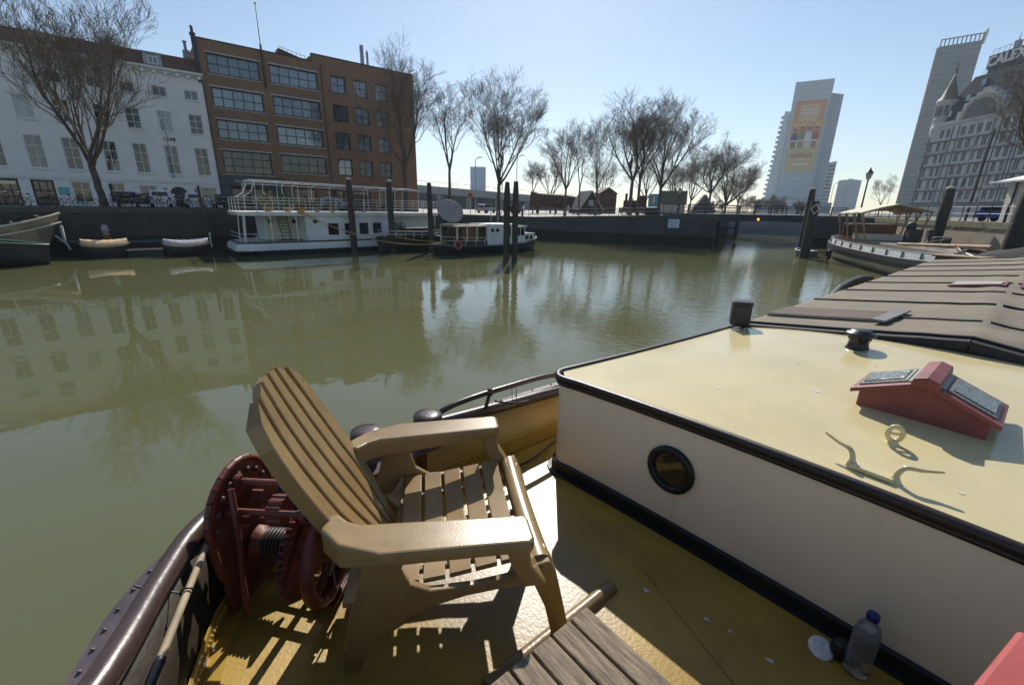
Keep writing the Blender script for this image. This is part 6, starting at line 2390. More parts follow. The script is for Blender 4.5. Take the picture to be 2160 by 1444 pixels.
def cab_outline(o=0.0):
    """plan of the cabin walls, port aft corner rounded; o grows it outwards"""
    xl0, xl1 = -1.625 - o, -1.415 - o
    ya = 1.655 - o
    r_ = 0.085 + o
    pts = [(-.34 - xl1, 3.42), (-.34 - xl0, ya + .10 + r_)]
    for i in range(7):
        a = -PI / 2 * i / 6
        pts.append((-.34 - xl0 - r_ + r_ * math.cos(a), ya + .10 + r_ + r_ * math.sin(a)))
    for i in range(1, 30):
        t = i / 30
        x = (-.34 - xl0 - r_) * (1 - t) + (xl0 + r_) * t
        pts.append((x, ya + 0.055 * (1 - ((x + .17) / 1.45) ** 2) + .045 * (x + 1.6) / 2.9))
    for i in range(7):
        a = -PI / 2 - PI / 2 * i / 6
        pts.append((xl0 + r_ + r_ * math.cos(a), ya + r_ + r_ * math.sin(a)))
    for i in range(1, 9):
        t = i / 8
        pts.append((xl0 + (xl1 - xl0) * t, ya + r_ + (3.42 - ya - r_) * t))
    return pts


m = MB()
CO = cab_outline()
m.loft([[(x, y, 1.98) for x, y in CO], [(x, y, zr(x, y) - 0.012) for x, y in CO]], smooth=True)
cabin = m.build("cabin", "cabin_cream", BARGE, world=True)
m = MB()
ny, nx = 14, 30
rowsR = []
CE = cab_outline(0.006)
aft = [p for p in CE if p[1] < 2.0]
def yaft(x):
    best = min(CE[2:-8], key=lambda p: abs(p[0] - x))
    return best[1]
for j in range(ny + 1):
    v = j / ny
    row = []
    for i in range(nx + 1):
        u = i / nx
        xl = -1.631 + 0.21 * v
        xx = xl + (-.34 - 2 * xl) * u
        y0_ = yaft(xx)
        yy = y0_ + (3.42 - y0_) * v
        row.append((xx, yy, zr(xx, yy)))
    rowsR.append(row)
m.loft(rowsR, smooth=True)
m.build("cabin_roof", "roof_cream", cabin, world=True)
m = MB()
m.tube([(x, y, zr(x, y) - 0.006) for x, y in cab_outline(0.012)], 0.021, 10)
m.tube([(x, y, zr(x, y) - 0.036) for x, y in cab_outline(0.006)], 0.014, 8)
m.build("roof_trim", "trim_dark", cabin, world=True)
m = MB()
m.loft([[(x, y, 2.0) for x, y in cab_outline(0.05)], [(x, y, 2.016) for x, y in cab_outline(0.045)], [(x, y, 2.02) for x, y in cab_outline(0.022)], [(x, y, 2.07) for x, y in cab_outline(0.018)], [(x, y, 2.078) for x, y in cab_outline(0.002)]], smooth=False)
m.build("base_trim", "base_black", cabin, world=True)
for (x_, y_, s_) in ((-.56, 2.38, .012), (-.75, 2.7, .005), (-.9, 2.1, .005), (.0, 1.9, .006), (-.45, 2.9, .005)):
    m = MB()
    m.ext([(x_ + s_ * 1.4 * math.cos(t) * (1 + .3 * math.sin(2 * t + x_ * 7)), y_ + .8 * s_ * math.sin(t), zr(x_, y_) - .001) for t in [q * PI / 6 for q in range(12)]], (0, 0, .0028))
    m.build("bird_dropping", "shell_white", cabin, world=True)
# porthole (ring and pane)
PHX, PHZ = -.885, 2.345
PHY = min(CO[10:35], key=lambda p: abs(p[0] - PHX))[1]
m = MB()
m.lathe([(0.116, 0.0), (0.116, 0.016), (0.106, 0.024), (0.088, 0.024), (0.080, 0.016), (0.080, 0.005)], (PHX, PHY + .002, PHZ), 40, axis=(0.02, -1, 0))
for i in range(6):
    a = i * PI / 3 + .3
    m.ball((PHX + .098 * math.cos(a), PHY - .022, PHZ + .098 * math.sin(a)), 0.006, 6)
m.cur = 1
m.cyl((PHX, PHY + .001, PHZ), 0.0805, 0.0055, 32, axis=(0.02, -1, 0))
m.build("porthole", ["base_black", "porthole_glass"], cabin, world=True)

# thin weld seam on the cabin side below the porthole
m = MB()
m.tube([(PHX + .03, PHY - .003, 2.235), (PHX + .035, PHY - .003, 2.08)], .0022, 5)
m.build("weld_seam", "cabin_cream", cabin, world=True)
# ------------------------------------------------ skylight
SK = MB()
z0 = lambda y: zr(-.2, y) - 0.004
ex, ya_, yb_ = 0.205, 2.33, 2.62
cx_ = -.195
for y, nm in ((ya_, "a"), (yb_, "b")):
    pass
zb = 2.668
SK.ext([(cx_ - ex, ya_ + .02, zb), (cx_ + ex, ya_ + .02, zb), (cx_ + ex, ya_ + .02, zb + .085), (cx_, ya_ + .02, zb + .168), (cx_ - ex, ya_ + .02, zb + .085)], (0, yb_ - ya_ - .04, 0))
sky_l = SK.build("skylight", "hatch_red", BARGE, world=True, bevel=0.004)
m = MB()
m.bx(cx_ - ex - .016, cx_ + ex + .016, ya_ + .005, yb_ - .005, zb - .012, zb + .006)
m.build("skylight_curb", "roof_cream", sky_l, world=True, bevel=0.004)
sl = Vector((ex + .025, 0, -.105))
for s in (-1, 1):
    lid = MB()
    a = Vector((cx_ + s * 0.012, ya_ - .008, zb + .182))
    b = Vector((cx_ + s * (ex + .028), ya_ - .008, zb + .088))
    lid.ext([a, b, b + Vector((0, 0, -.02)), a + Vector((0, 0, -.02))], (0, yb_ - ya_ + .016, 0))
    lid.build("skylight_lid", "hatch_red", sky_l, world=True, bevel=0.003)
    d = (b - a)
    nn = Vector((-d.z, 0, d.x)).normalized()
    nn = nn if nn.z > 0 else -nn
    fr, gl = MB(), MB()
    P = lambda u, v, o: a + d * u + Vector((0, v, 0)) + nn * o
    fr.ext([P(.22, .04, .001), P(.90, .04, .001), P(.90, .265, .001), P(.22, .265, .001)], nn * .006)
    fr.ext([P(.05, .03, .001), P(.20, .03, .001), P(.20, .275, .001), P(.05, .275, .001)], nn * .005)
    for i in range(10):
        t = i / 9
        fr.ball(P(.245 + .63 * t, .05, .007), 0.003, 5); fr.ball(P(.245 + .63 * t, .255, .007), 0.003, 5); fr.ball(P(.885, .055 + .19 * t, .007), .003, 5)
    fr.build("glazing_plate", "grey_zinc", sky_l, world=True)
    gl.ext([P(.27, .065, .008), P(.85, .065, .008), P(.85, .24, .008), P(.27, .24, .008)], nn * .004)
    gl.build("wired_pane", "wire_glass", sky_l, world=True)
    for v_ in (.06, .24):
        hg = MB()
        hg.ext([P(.0, v_ - .018, .002), P(.13, v_ - .014, .002), P(.13, v_ + .014, .002), P(.0, v_ + .018, .002)], nn * .008)
        hg.tube([P(.02, v_ - .022, .008), P(.02, v_ + .022, .008)], .006, 8)
        hg.build("hinge", "bolt_grey", sky_l, world=True)
m = MB()
m.ext([(cx_ - .045, ya_ - .022, zb + .165), (cx_ + .045, ya_ - .022, zb + .165), (cx_ + .04, ya_ - .022, zb + .198), (cx_, ya_ - .022, zb + .212), (cx_ - .04, ya_ - .022, zb + .198)], (0, yb_ - ya_ + .044, 0))
m.build("ridge_cap", "hatch_red", sky_l, world=True, bevel=0.004)

# ------------------------------------------------ roof fittings
m = MB()
vx, vy = -.60, 3.16
vz = zr(vx, vy) - .004
m.lathe([(.062, 0), (.055, .01), (.05, .03), (.05, .055), (.055, .06), (.056, .075), (.075, .082), (.080, .088), (.072, .098), (.055, .103), (.05, .112), (.03, .116), (0, .117)], (vx, vy, vz), 28)
for i in range(12):
    a = i * PI / 6
    m.box((vx + .054 * math.cos(a), vy + .054 * math.sin(a), vz + .066), (.006, .012, .016), a)
m.build("roof_vent", "black_plastic", BARGE, world=True)
m = MB()
fx, fy = -1.375, 3.36
m.tube([(fx, fy + .05, 2.60), (fx, fy + .05, 2.68)], .016, 8)
fl_rot = Matrix.Rotation(R(30), 3, 'Z')
m.box((fx, fy, 2.765), (.13, .11, .165), M=fl_rot)
m.box((fx, fy, 2.851), (.138, .118, .02), M=fl_rot)
m.box(Vector((fx, fy, 2.765)) + fl_rot @ Vector((0, -.058, 0)), (.10, .008, .13), M=fl_rot)
m.build("floodlight", "black_plastic", BARGE, world=True, bevel=0.008)
m = MB()
ey, exx = 2.085, -.215
ez = zr(exx, ey)
ring = [(exx + .021 * math.cos(t), ey + .009 * math.cos(t), ez + .042 + .030 * math.sin(t)) for t in [q * 2 * PI / 20 for q in range(20)]]
m.tube(ring, .0088, 8, closed=True)
m.lathe([(.026, -.003), (.019, .005), (.011, .014)], (exx, ey, ez), 14)
m.tube([(exx - .014, ey - .006, ez + .042), (exx + .014, ey + .006, ez + .044)], .006, 6)
m.build("lifting_eye", "roof_cream", BARGE, world=True)
m = MB()
cz = zr(-.2, 1.86) - .003
for s in (-1, 1):
    bx_ = -.215 + s * .060
    m.tube(smooth_path([(bx_, 1.82, cz), (bx_ + s * .004, 1.823, cz + .035), (bx_ + s * .02, 1.83, cz + .058), (bx_ + s * .06, 1.845, cz + .062), (bx_ + s * .105, 1.86, cz + .074)], 4), [.012, .012, .011, .0105, .010, .010, .009, .009, .009, .009, .008, .008, .007, .006, .006, .005, .004][:17], 8)
    m.lathe([(.022, -.002), (.018, .008), (.012, .02)], (bx_, 1.82, cz), 10)
m.bar((-.275, 1.82, cz + .008), (-.155, 1.82, cz + .008), .05, .014)
m.build("cleat", "roof_cream", BARGE, world=True, bevel=0.002)

# ------------------------------------------------ felted hatch covers
HX, HL, HZ = -.17, 1.25, 2.655
def zh(x, y):
    s = min(1, abs(x - HX) / HL)
    w_ = 0.006 * math.exp(-((x - HX + .12) / .09) ** 2) * (1 + .5 * math.sin(y * 7)) + 0.006 * math.exp(-((x - HX - .17) / .06) ** 2) * (1 + .5 * math.sin(y * 5 + 1)) + .003 * math.sin(x * 23 + y * 1.3) * math.exp(-((x - HX) / .4) ** 2)
    return HZ + 0.165 * (1 - s) ** 1.05 + w_ + max(0, y - 8) * 0.004
m = MB()
H0, H1 = 3.50, 11.9
secs = []
ny = 120
xsn = [HX - HL + 2 * HL * i / 60 for i in range(61)]
for j in range(ny + 1):
    y = H0 + (H1 - H0) * j / ny
    secs.append([(HX - HL - .006, y, 2.30)] + [(x, y, zh(x, y) + .003 * math.sin(j * 2.1 + x)) for x in xsn] + [(HX + HL + .006, y, 2.30)])
m.loft(secs, smooth=True, flip=True)
m.add([p for p in secs[0]], [tuple(range(len(secs[0])))])
m.add([p for p in secs[-1]], [tuple(range(len(secs[-1])))])
hatch = m.build("hatch_cover", "felt_brown", BARGE, world=True)
for i in range(9):
    y = 4.22 + i * 0.93
    m = MB()
    for (xa, xb) in ((HX - HL + (.42 if i == 0 else .0), HX - .02), (HX + .02, HX + HL)):
        n_ = 14
        for k in range(n_):
            x0, x1 = xa + (xb - xa) * k / n_, xa + (xb - xa) * (k + 1) / n_
            m.bar((x0, y, zh(x0, y) + .006), (x1 + .002, y, zh(x1, y) + .006), .030, .014)
    m.build("batten", "felt_batten", hatch, world=True)
m = MB()
for (a_, b_) in ((-1.43, -.17), (-.17, 1.09)):
    n_ = 12
    for k in range(n_):
        x0, x1 = a_ + (b_ - a_) * k / n_, a_ + (b_ - a_) * (k + 1) / n_
        m.bar((x0, 3.45, zh(x0, 3.5) - .012 + .0), (x1 + .002, 3.45, zh(x1, 3.5) - .012), .07, .05)
        m.bar((x0, 3.505, zh(x0, 3.5) + .014), (x1 + .002, 3.505, zh(x1, 3.5) + .014), .03, .03)
m.build("hatch_edge", "felt_batten", hatch, world=True)
m = MB()
for k in range(7):
    y = 4.0 + k * .062
    yy = y
    for j in range(6):
        x0, x1 = -1.40 + j * .12, -1.40 + (j + 1) * .12 - .0005
        m.bar((x0, yy, zh(x0, yy) + .018), (x1, yy, zh(x1, yy) + .018), .056, .014)
m.build("slatted_board", "hatch_board", hatch, world=True)
m = MB()
m.bar((-.66, 3.86, zh(-.66, 3.86) + .03), (-.62, 4.46, zh(-.62, 4.46) + .03), .075, .016)
m.bar((-1.41, 3.97, zh(-1.41, 3.97) + .012), (-.69, 3.97, zh(-.69, 3.97) + .012), .016, .014)
m.build("board_clamp", "grey_zinc", hatch, world=True)
mat("pale_pane", (0.60, 0.56, 0.54), 0.25, 0.1, 3)
for s in (-1, 1):
    m = MB()
    x0, x1 = (HX + .05, HX + .72) if s > 0 else (HX - .46, HX - .05)
    y0, y1 = 6.55, 6.95
    g4 = [(x0, y0), (x1, y0), (x1, y1), (x0, y1)]
    m.add([(x, y, zh(x, y) + .010) for x, y in g4] + [(x, y, zh(x, y) + .022) for x, y in g4], [(3, 2, 1, 0), (4, 5, 6, 7), (0, 1, 5, 4), (1, 2, 6, 5), (2, 3, 7, 6), (3, 0, 4, 7)])
    hl = m.build("hatch_light", "hatch_red", hatch, world=True)
    m = MB()
    g4 = [(x0 + .03, y0 + .025), (x1 - .03, y0 + .025), (x1 - .03, y1 - .025), (x0 + .03, y1 - .025)]
    m.add([(x, y, zh(x, y) + .0225) for x, y in g4] + [(x, y, zh(x, y) + .03) for x, y in g4], [(3, 2, 1, 0), (4, 5, 6, 7), (0, 1, 5, 4), (1, 2, 6, 5), (2, 3, 7, 6), (3, 0, 4, 7)])
    m.build("hatch_pane", "pale_pane", hatch, world=True)
# leeboard on the port side
m = MB()
lb = [(-1.95, 7.7, 1.4), (-1.95, 7.75, 2.080), (-1.95, 8.0, 2.310), (-1.95, 8.4, 2.420), (-1.95, 8.9, 2.465), (-1.95, 9.4, 2.475), (-1.95, 10.0, 2.430), (-1.95, 10.5, 2.230), (-1.95, 10.6, 1.4)]
m.ext(lb, (-.07, 0, 0))
m.build("leeboard", "base_black", BARGE, world=True, bevel=0.015)

# ------------------------------------------------ winch bolted to the deck
WC = Vector((-1.575, .225, 2.04))
wa = Vector((.67, .74, 0)).normalized()       # along the shafts
wb = Vector((.74, -.67, 0))                   # across, towards the camera
WT = lambda a, b, z: WC + wa * a + wb * b + Vector((0, 0, z))


def plate(a, prof, th):
    q = MB()
    q.ext([WT(a, b, z) for b, z in prof], wa * th)
    return q


prof = [(-.14, .0), (-.165, .18)] + [(.0 + .172 * math.cos(t), .375 + .185 * math.sin(t)) for t in [PI - q * PI / 14 for q in range(15)]] + [(.155, .2), (.145, 0.0)]
W0 = plate(-.17, prof, .012)
for i in range(len(prof) - 1):
    if 1 <= i <= 16:
        p, q = prof[i], prof[i + 1]
        W0.tube([WT(-.164, *p), WT(-.164, *q)], .014, 8)
winch = W0.build("winch", "winch_red", BARGE, world=True, bevel=0.002)
m = plate(.13, [(-.035, 0), (-.05, .3), (-.03, .42), (.03, .42), (.05, .3), (.035, 0)], .014)
m.box(WT(.135, 0, .006), (.16, .10, .012), math.atan2(wb.y, wb.x))
m.build("winch_leg", "winch_red", winch, world=True, bevel=0.003)
for (b, z, r_, a0, a1) in ((0.02, .50, .014, -.17, .18), (0.02, .34, .018, -.19, .2), (-.03, .17, .016, -.17, .22), (.08, .42, .012, -.17, .15), (.0, .06, .012, -.17, .14)):
    m = MB()
    m.tube([WT(a0, b, z), WT(a1, b, z)], r_, 10)
    for a in (a0 + .03, a1 - .03):
        m.tube([WT(a - .012, b, z), WT(a + .012, b, z)], r_ * 1.9, 10)
    m.build("shaft", "winch_red", winch, world=True)
# spoked flywheel with a heavy curved rim
def ring(a, b, z, r_, tk, n=32):
    return [WT(a, b + r_ * math.cos(t), z + r_ * math.sin(t)) for t in [q * 2 * PI / n for q in range(n)]]
m = MB()
wb_, wz_ = .03, .22
m.tube(ring(.165, wb_, wz_, .165, .02), .024, 10, closed=True)
m.tube([WT(.13, wb_, wz_), WT(.20, wb_, wz_)], .042, 12)
for k in range(4):
    t = k * PI / 2 + .4
    pts = [WT(.165, wb_ + rr * math.cos(t + .7 * rr / .165), wz_ + rr * math.sin(t + .7 * rr / .165)) for rr in (.03, .07, .11, .16)]
    m.tube(pts, [.018, .016, .014, .016], 8)
m.build("flywheel", "winch_red", winch, world=True)
def gear(a, b, z, r_, w_, nt_, name="gear"):
    q = MB()
    pr_ = []
    for k in range(nt_ * 4):
        t = 2 * PI * k / (nt_ * 4)
        rr = r_ * (1.09 if k % 4 in (1, 2) else 0.96)
        pr_.append(WT(a, b + rr * math.cos(t), z + rr * math.sin(t)))
    q.ext(pr_, wa * w_)
    q.build(name, "winch_red", winch, world=True)
gear(.05, .02, .21, .155, .022, 40)
gear(-.02, .035, .40, .05, .05, 12, "pinion")
gear(-.12, -.04, .40, .05, .04, 10, "pinion")
m = MB()
m.lathe([(.07, 0), (.075, .01), (.045, .03), (.04, .13), (.075, .15), (.07, .16)], WT(-.14, -.02, .2), 18, axis=wa)
m.build("drum", "winch_red", winch, world=True)
mat("greasy_wire", (0.05, 0.04, 0.033), 0.45, 0.4, 20)
m = MB()
for k in range(7):
    m.tube([WT(-.10 + k * .014, -.02 + .050 * math.cos(t), .2 + .050 * math.sin(t)) for t in [q * PI / 10 for q in range(20)]], .007, 6, closed=True)
m.build("wire_rope", "greasy_wire", winch, world=True)
for k in range(9):
    t = PI * (k + .5) / 9
    m = MB()
    m.lathe([(.012, 0), (.012, .006), (.006, .010), (0, .011)], WT(-.157, .145 * math.cos(t), .36 + .155 * math.sin(t)), 6, axis=wa)
    m.build("bolt", "bolt_grey", winch, world=True)
m = MB()
m.tube(smooth_path([WT(-.12, .09, .52), WT(-.10, .12, .42), WT(-.10, .13, .3), WT(-.09, .16, .16), WT(-.08, .17, .05)], 4), .011, 8)
m.build("brake_lever", "winch_red", winch, world=True)
m = MB()
m.tube([WT(.2, -.03, .17), WT(.24, -.03, .17), WT(.26, .02, .06), WT(.34, .02, .055)], [.014, .014, .016, .022], 8)
m.build("crank", "rail_brown", winch, world=True)
mat("grey_cord", (0.22, 0.21, 0.18), 0.7, 0.2)
m = MB()
m.tube(smooth_path([WT(.19, .02, .33), WT(.205, .08, .27), WT(.21, .10, .15), WT(.205, .06, .08), WT(.2, -.03, .1), WT(.2, -.06, .2)], 6), .0035, 6)
m.tube(smooth_path([WT(.19, .04, .30), WT(.21, .07, .25), WT(.205, .12, .2)], 6), .0035, 6)
m.build("cord", "grey_cord", winch, world=True)
m = MB()
m.lathe([(.035, 0), (.03, .03), (.02, .05), (.012, .09)], (-1.52, .52, 2.03), 12)
m.box((-1.52, .52, 2.035), (.09, .05, .01), .5)
m.build("deck_socket", "hatch_red", BARGE, world=True)
# ================================================================ things standing on the barge
mat("chair_tan", (0.275, 0.18, 0.078), 0.28, 0.14, 6, 0.25, 220, bdist=0.0015, stretch=(1, 1, 1))
mat("groove_dark", (0.035, 0.02, 0.01), 0.6, 0.2)
CH = thing("garden_chair", "tan plastic slatted garden chair standing on the ochre deck", "chair", (-1.22, .70, 2.014), -R(29) + PI / 2)
# local: x forward, y left, z up


def slat_quad(q, sec_b, thick):
    """sec_b: list of rows (list of points front side); thick = offset vector"""
    pass


TB = R(25)
bdir = Vector((-math.sin(TB), 0, math.cos(TB)))
bnrm = Vector((math.cos(TB), 0, math.sin(TB)))
B0 = Vector((-.215, 0, .315))


def hw(s):
    """half width of the back at height s along it"""
    k = [(-.06, .125), (.0, .14), (.08, .165), (.16, .205), (.24, .228), (.45, .228), (.58, .218), (.66, .20), (.72, .185), (.78, .18)]
    for (a, b), (c, d) in zip(k, k[1:]):
        if s <= c:
            t = max(0, (s - a) / (c - a))
            return b + (d - b) * t
    return k[-1][1]


def stop(u):
    """top of the back at lateral position u in -1..1"""
    return .735 - .095 * abs(u) ** 2.4


BP = lambda s, y, o: B0 + bdir * s + Vector((0, y, 0)) + bnrm * (o + 0.10 * (y * y) * 1.2 - .03 * math.sin(max(0, s) * 3.2))
NS = 6
back = None
for i in range(NS):
    q = MB()
    u0, u1 = -1 + 2 * i / NS, -1 + 2 * (i + 1) / NS
    g = 0.0080
    secs = []
    st_ = stop((u0 + u1) / 2)
    n_ = 16
    for k in range(n_ + 1):
        s = -.03 + (st_ + .03) * k / n_
        w_ = hw(s)
        a, b = u0 * w_ + (g if i > 0 else 0), u1 * w_ - (g if i < NS - 1 else 0)
        e_ = (k / n_) ** 4
        sa = s + (stop(u0 * .97) - st_ - .004) * e_
        sb = s + (stop(u1 * .97) - st_ - .004) * e_
        ta, tb = (.05 if i == 0 else .026), (.05 if i == NS - 1 else .026)
        secs.append([BP(sa, a, 0), BP(sb, b, 0), BP(sb, b, -tb), BP(sa, a, -ta)])
    q.loft(secs, closed=True, caps=True, smooth=False)
    o = q.build("back_slat", "chair_tan", CH, bevel=0.005)
q = MB()
rows_ = []
for k in range(13):
    s = -.03 + .66 * k / 12
    w_ = hw(s) - .035
    rows_.append([BP(s, -w_, -.018), BP(s, 0, -.018), BP(s, w_, -.018), BP(s, w_, -.030), BP(s, 0, -.030), BP(s, -w_, -.030)])
q.loft(rows_, closed=True, caps=True, smooth=False)
q.build("slot_backing", "groove_dark", CH)  # added dark sheet behind the slats that blacks out the gaps
for sgn in (-1, 1):
    q = MB()
    arm = [(.238, .283), (.248, .30), (.25, .388), (.235, .405), (-.19, .388), (-.31, .335), (-.372, .262), (-.372, .205), (-.335, .19), (-.30, .228), (-.26, .25)]
    # polygons given for +y; mirrored for the other side
    top = [Vector((x, sgn * y, .562 + .012 * max(0, -x))) for x, y in arm]
    bot = [Vector((p.x, p.y, p.z - (.042 if p.x > -.2 else .085))) for p in top]
    k = len(arm)
    inn = [Vector((p.x * .985, p.y, p.z)) for p in top]
    fs = [tuple(range(k)), tuple(range(2 * k - 1, k - 1, -1))] + [(i, k + i, k + (i + 1) % k, (i + 1) % k) for i in range(k)]
    if sgn < 0:
        fs = [tuple(reversed(f)) for f in fs]
    fs = [tuple(reversed(f)) for f in fs]
    q.add(top + bot, fs)
    q.build("armrest", "chair_tan", CH, bevel=0.011, seg=3)
    # arm post at the front and the broad side panel with the rear leg
    yy = lambda z: sgn * (.262 + .135 * z)
    q = MB()
    post = [(.235, .53), (.245, .45), (.30, .36), (.225, .36), (.185, .45), (.165, .53)]
    a_ = [Vector((x, yy(z) - sgn * .045 + sgn * .02, z)) for x, z in post]
    q.ext(a_, (0, sgn * .085, 0))
    q.build("arm_post", "chair_tan", CH, bevel=0.008)
    q = MB()
    side = [(-.355, 0), (-.34, .12), (-.305, .28), (-.265, .42), (-.24, .525), (-.12, .525), (-.14, .45), (-.12, .385), (-.06, .345), (.08, .345), (.20, .362), (.30, .385), (.31, .335), (.20, .315), (.05, .30), (-.09, .262), (-.195, .19), (-.262, .11), (-.305, 0)]
    a_ = [Vector((x, yy(z) - sgn * .012, z)) for x, z in side]
    q.ext(a_, (0, sgn * .026, 0))
    q.build("rear_leg", "chair_tan", CH, bevel=0.006)
    q = MB()
    leg = [(.235, .385), (.32, .40), (.345, .35), (.385, .18), (.425, 0), (.36, 0), (.32, .18), (.27, .31)]
    a_ = [Vector((x, sgn * (.255 + .10 * z), z)) for x, z in leg]
    q.ext(a_, (0, sgn * .026, 0))
    a_ = [Vector((x, sgn * (.255 + .10 * z), z)) for x, z in [(.32, .40), (.345, .35), (.425, 0), (.40, 0), (.325, .34), (.30, .39)]]
    q.ext(a_, (0, -sgn * .06, 0))
    q.build("front_leg", "chair_tan", CH, bevel=0.005)
# seat: cross slats that dip to the back, rolled front edge
zc = lambda x: .335 + .05 * max(0, (x + .05) / .33) + .0 * x - .09 * max(0, (-x - .12)) + .006
for i in range(5):
    x0 = -.165 + i * .083
    x1 = x0 + .070
    q = MB()
    secs = []
    for k in range(13):
        v = -1 + 2 * k / 12
        y = v * .285
        dz = .020 * v * v
        secs.append([(x0, y, zc(x0) + dz), (x1, y, zc(x1) + dz), (x1, y, zc(x1) + dz - .018), (x0, y, zc(x0) + dz - .018)])
    q.loft(secs, closed=True, caps=True, smooth=False)
    q.build("seat_slat", "chair_tan", CH, bevel=0.004)
q = MB()
secs = []
for k in range(13):
    v = -1 + 2 * k / 12
    y = v * .295
    dz = .018 * v * v
    pr_ = [(.252, .372), (.275, .388), (.300, .392), (.322, .383), (.334, .362), (.334, .33), (.322, .33), (.318, .358), (.298, .374), (.262, .362)]
    secs.append([(x, y, z + dz) for x, z in pr_])
q.loft(secs, closed=True, caps=True, smooth=True)
q.build("seat_front", "chair_tan", CH)
q = MB()
for x in (-.30, -.16):
    q.bar((x, -.29, .30 if x < -.2 else .305), (x, .29, .30 if x < -.2 else .305), .06, .02)
for y in (-.2, 0, .2):
    q.bar((-.18, y, .308), (.30, y, .348), .02, .02)
q.build("seat_frame", "chair_tan", CH, bevel=0.003)
for y in (-1, 1):
    q = MB()
    secs = []
    for k in range(9):
        t = k / 8
        a = Vector((-.25 + .07 * t, y * (.16 + .11 * t), .37 - .03 * math.sin(t * PI)))
        b = Vector((-.17 + .02 * t, y * (.12 + .17 * t), .315 + .02 * t))
        secs.append([a, b, b - Vector((0, 0, .015)), a - Vector((0, 0, .015))])
    q.loft(secs, closed=True, caps=True, smooth=False, flip=y < 0)
    q.build("seat_corner", "chair_tan", CH, bevel=0.003)

# weathered slatted table
mat("weathered_wood", (0.36, 0.275, 0.18), 0.85, 0.5, 9, 0.8, 60, col2=(0.12, 0.092, 0.065), stretch=(1, 9, 9), bdist=0.004)
TBL = thing("slatted_table", "weathered grey slatted wooden table beside the tan chair", "table", (-.30, .455, 1.995))
for i in range(9):
    q = MB()
    y0 = .355 - i * .0735
    q.bx(-.315, .30, y0 - .066, y0, .372, .394)
    q.build("slat", "weathered_wood", TBL, bevel=0.004)
q = MB()
for x in (-.26, .22):
    q.bar((x, -.29, .354), (x, .34, .354), .05, .034)
q.build("cross_rail", "weathered_wood", TBL, bevel=0.003)
for (x, y) in ((-.26, .30), (.22, .30), (-.26, -.25), (.22, -.25)):
    q = MB()
    q.bx(x - .022, x + .022, y - .022, y + .022, 0.012, .336)
    q.build("leg", "weathered_wood", TBL, bevel=0.003)

# plastic bottle with a blue cap
def clear_mat(name, tint, rough, trans, water=False):
    m_ = mat(name, tint, rough, 0.1, 20, 0.4, 60, bdist=0.004)
    b = m_.node_tree.nodes["Principled BSDF"]
    b.inputs['Transmission Weight'].default_value = trans
    b.inputs['IOR'].default_value = 1.2
    return m_
clear_mat("clear_plastic", (0.93, 0.96, 0.95), 0.10, 0.86)
mat("cap_blue", (0.012, 0.022, 0.16), 0.35, 0.1)
BT = thing("water_bottle", "clear plastic water bottle with a blue cap against the cabin", "bottle", (-.085, 1.615, 2.012))
q = MB()
pf = [(.030, 0), (.036, .006), (.037, .02)]
for k in range(9):
    z = .025 + k * .014
    pf += [(.0375, z), (.0355, z + .007)]
pf += [(.037, .155), (.036, .175), (.030, .198), (.020, .214), (.0135, .222), (.0135, .232)]
q.lathe(pf, (0, 0, 0), 28)
q.build("bottle_body", "clear_plastic", BT)
q = MB()
q.lathe([(.0165, .226), (.0168, .24), (.0165, .249), (.014, .251), (0, .251)], (0, 0, 0), 24)
for k in range(20):
    a = k * PI / 10
    q.box((.0165 * math.cos(a), .0165 * math.sin(a), .237), (.002, .002, .018), a)
q.build("cap", "cap_blue", BT)
q = MB()
q.T = Matrix.Translation((-.185, 1.60, 2.022)) @ Matrix.Rotation(R(24), 4, 'X') @ Matrix.Rotation(R(14), 4, 'Y')
q.lathe([(0, 0.006), (.02, .004), (.034, 0), (.040, .006), (.037, .012), (.024, .012), (0, .011)], (0, 0, 0), 26)
o = q.build("jar_lid", "shell_white")
tag(o, "round white lid leaning by the bottle at the foot of the cabin", "lid")
q = MB()
q.T = Matrix.Translation((-.135, 1.63, 2.02))
q.lathe([(.03, 0), (.034, .02), (.028, .05), (.02, .06), (0, .062)], (0, 0, 0), 14)
q.ball((.03, -.01, .03), .03, 8)
o = q.build("rubber_plug", "base_black")
tag(o, "small black rubber plug between white lid and water bottle", "plug")
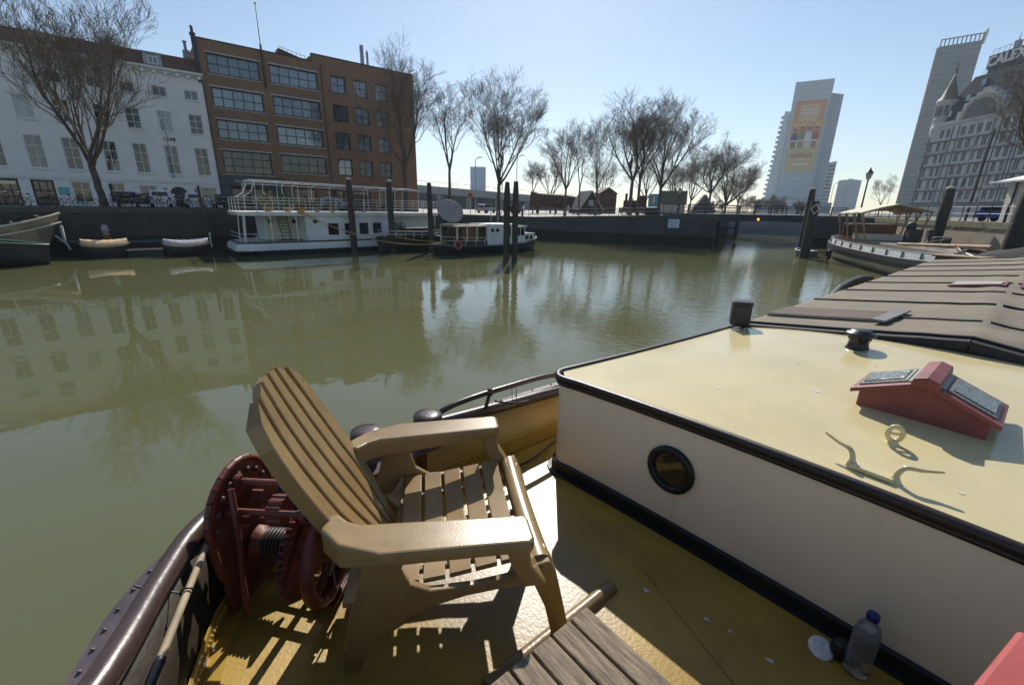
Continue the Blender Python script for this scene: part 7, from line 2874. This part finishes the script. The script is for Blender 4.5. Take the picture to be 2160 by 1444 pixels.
# coral red box at the lower right
mat("coral_paint", (0.42, 0.085, 0.075), 0.45, 0.12, 4, 0.3, 25, bdist=0.004)
BX = thing("deck_box", "coral red painted deck box at the lower right", "box", (.34, 1.10, 2.0), R(-11))
q = MB()
q.bx(-.20, .4, -.5, .22, .012, .555)
q.build("box_body", "bulwark_dark", BX, bevel=0.006)
q = MB()
q.bx(-.235, .42, -.52, .25, .556, .60)
q.build("box_lid", "coral_paint", BX, bevel=0.010, seg=3)
# boat hook shaft tied to the rail
mat("pole_wood", (0.34, 0.27, 0.17), 0.7, 0.3, 6, stretch=(1, 1, 1))
a, b = Vector((-1.565, -.02, 2.40)), Vector((-1.02, -.195, 2.43))
PH = thing("boat_hook", "pale wooden pole with black grip tied along the stern rail", "pole", a)
q = MB()
q.tube([a, a.lerp(b, .8)], .0105, 10)
q.build("shaft", "pole_wood", PH, world=True)
q = MB()
q.tube([a.lerp(b, .76), a.lerp(b, .79), b], [.012, .015, .014], 10)
q.build("grip", "black_plastic", PH, world=True)
q = MB()
c_ = a.lerp(b, .38)
q.tube([c_ + Vector((.004 * math.cos(t), .016 * math.cos(t), .016 * math.sin(t))) for t in [k * PI / 6 for k in range(12)]], .0028, 6, closed=True)
q.tube([c_ + Vector((-.01, -.015, 0)), c_ + Vector((-.04, -.08, .03)), c_ + Vector((-.05, -.11, .055))], .003, 6)
q.build("tie", "base_black", PH, world=True)
# ================================================================ haze
hm = bpy.data.materials.new("haze")
hm.use_nodes = True
for n_ in list(hm.node_tree.nodes):
    if n_.type != 'OUTPUT_MATERIAL':
        hm.node_tree.nodes.remove(n_)
pv = hm.node_tree.nodes.new("ShaderNodeVolumePrincipled")
pv.inputs['Color'].default_value = (0.74, 0.88, 1.0, 1)
pv.inputs['Density'].default_value = 0.00032
pv.inputs['Anisotropy'].default_value = 0.25
hm.node_tree.links.new(pv.outputs[0], [n_ for n_ in hm.node_tree.nodes if n_.type == 'OUTPUT_MATERIAL'][0].inputs['Volume'])
MATS["haze"] = hm
m = MB()
m.bx(-1700, 1000, -300, 1700, -4, 150)
hz = m.build("haze", "haze")
hz['kind'] = 'stuff'
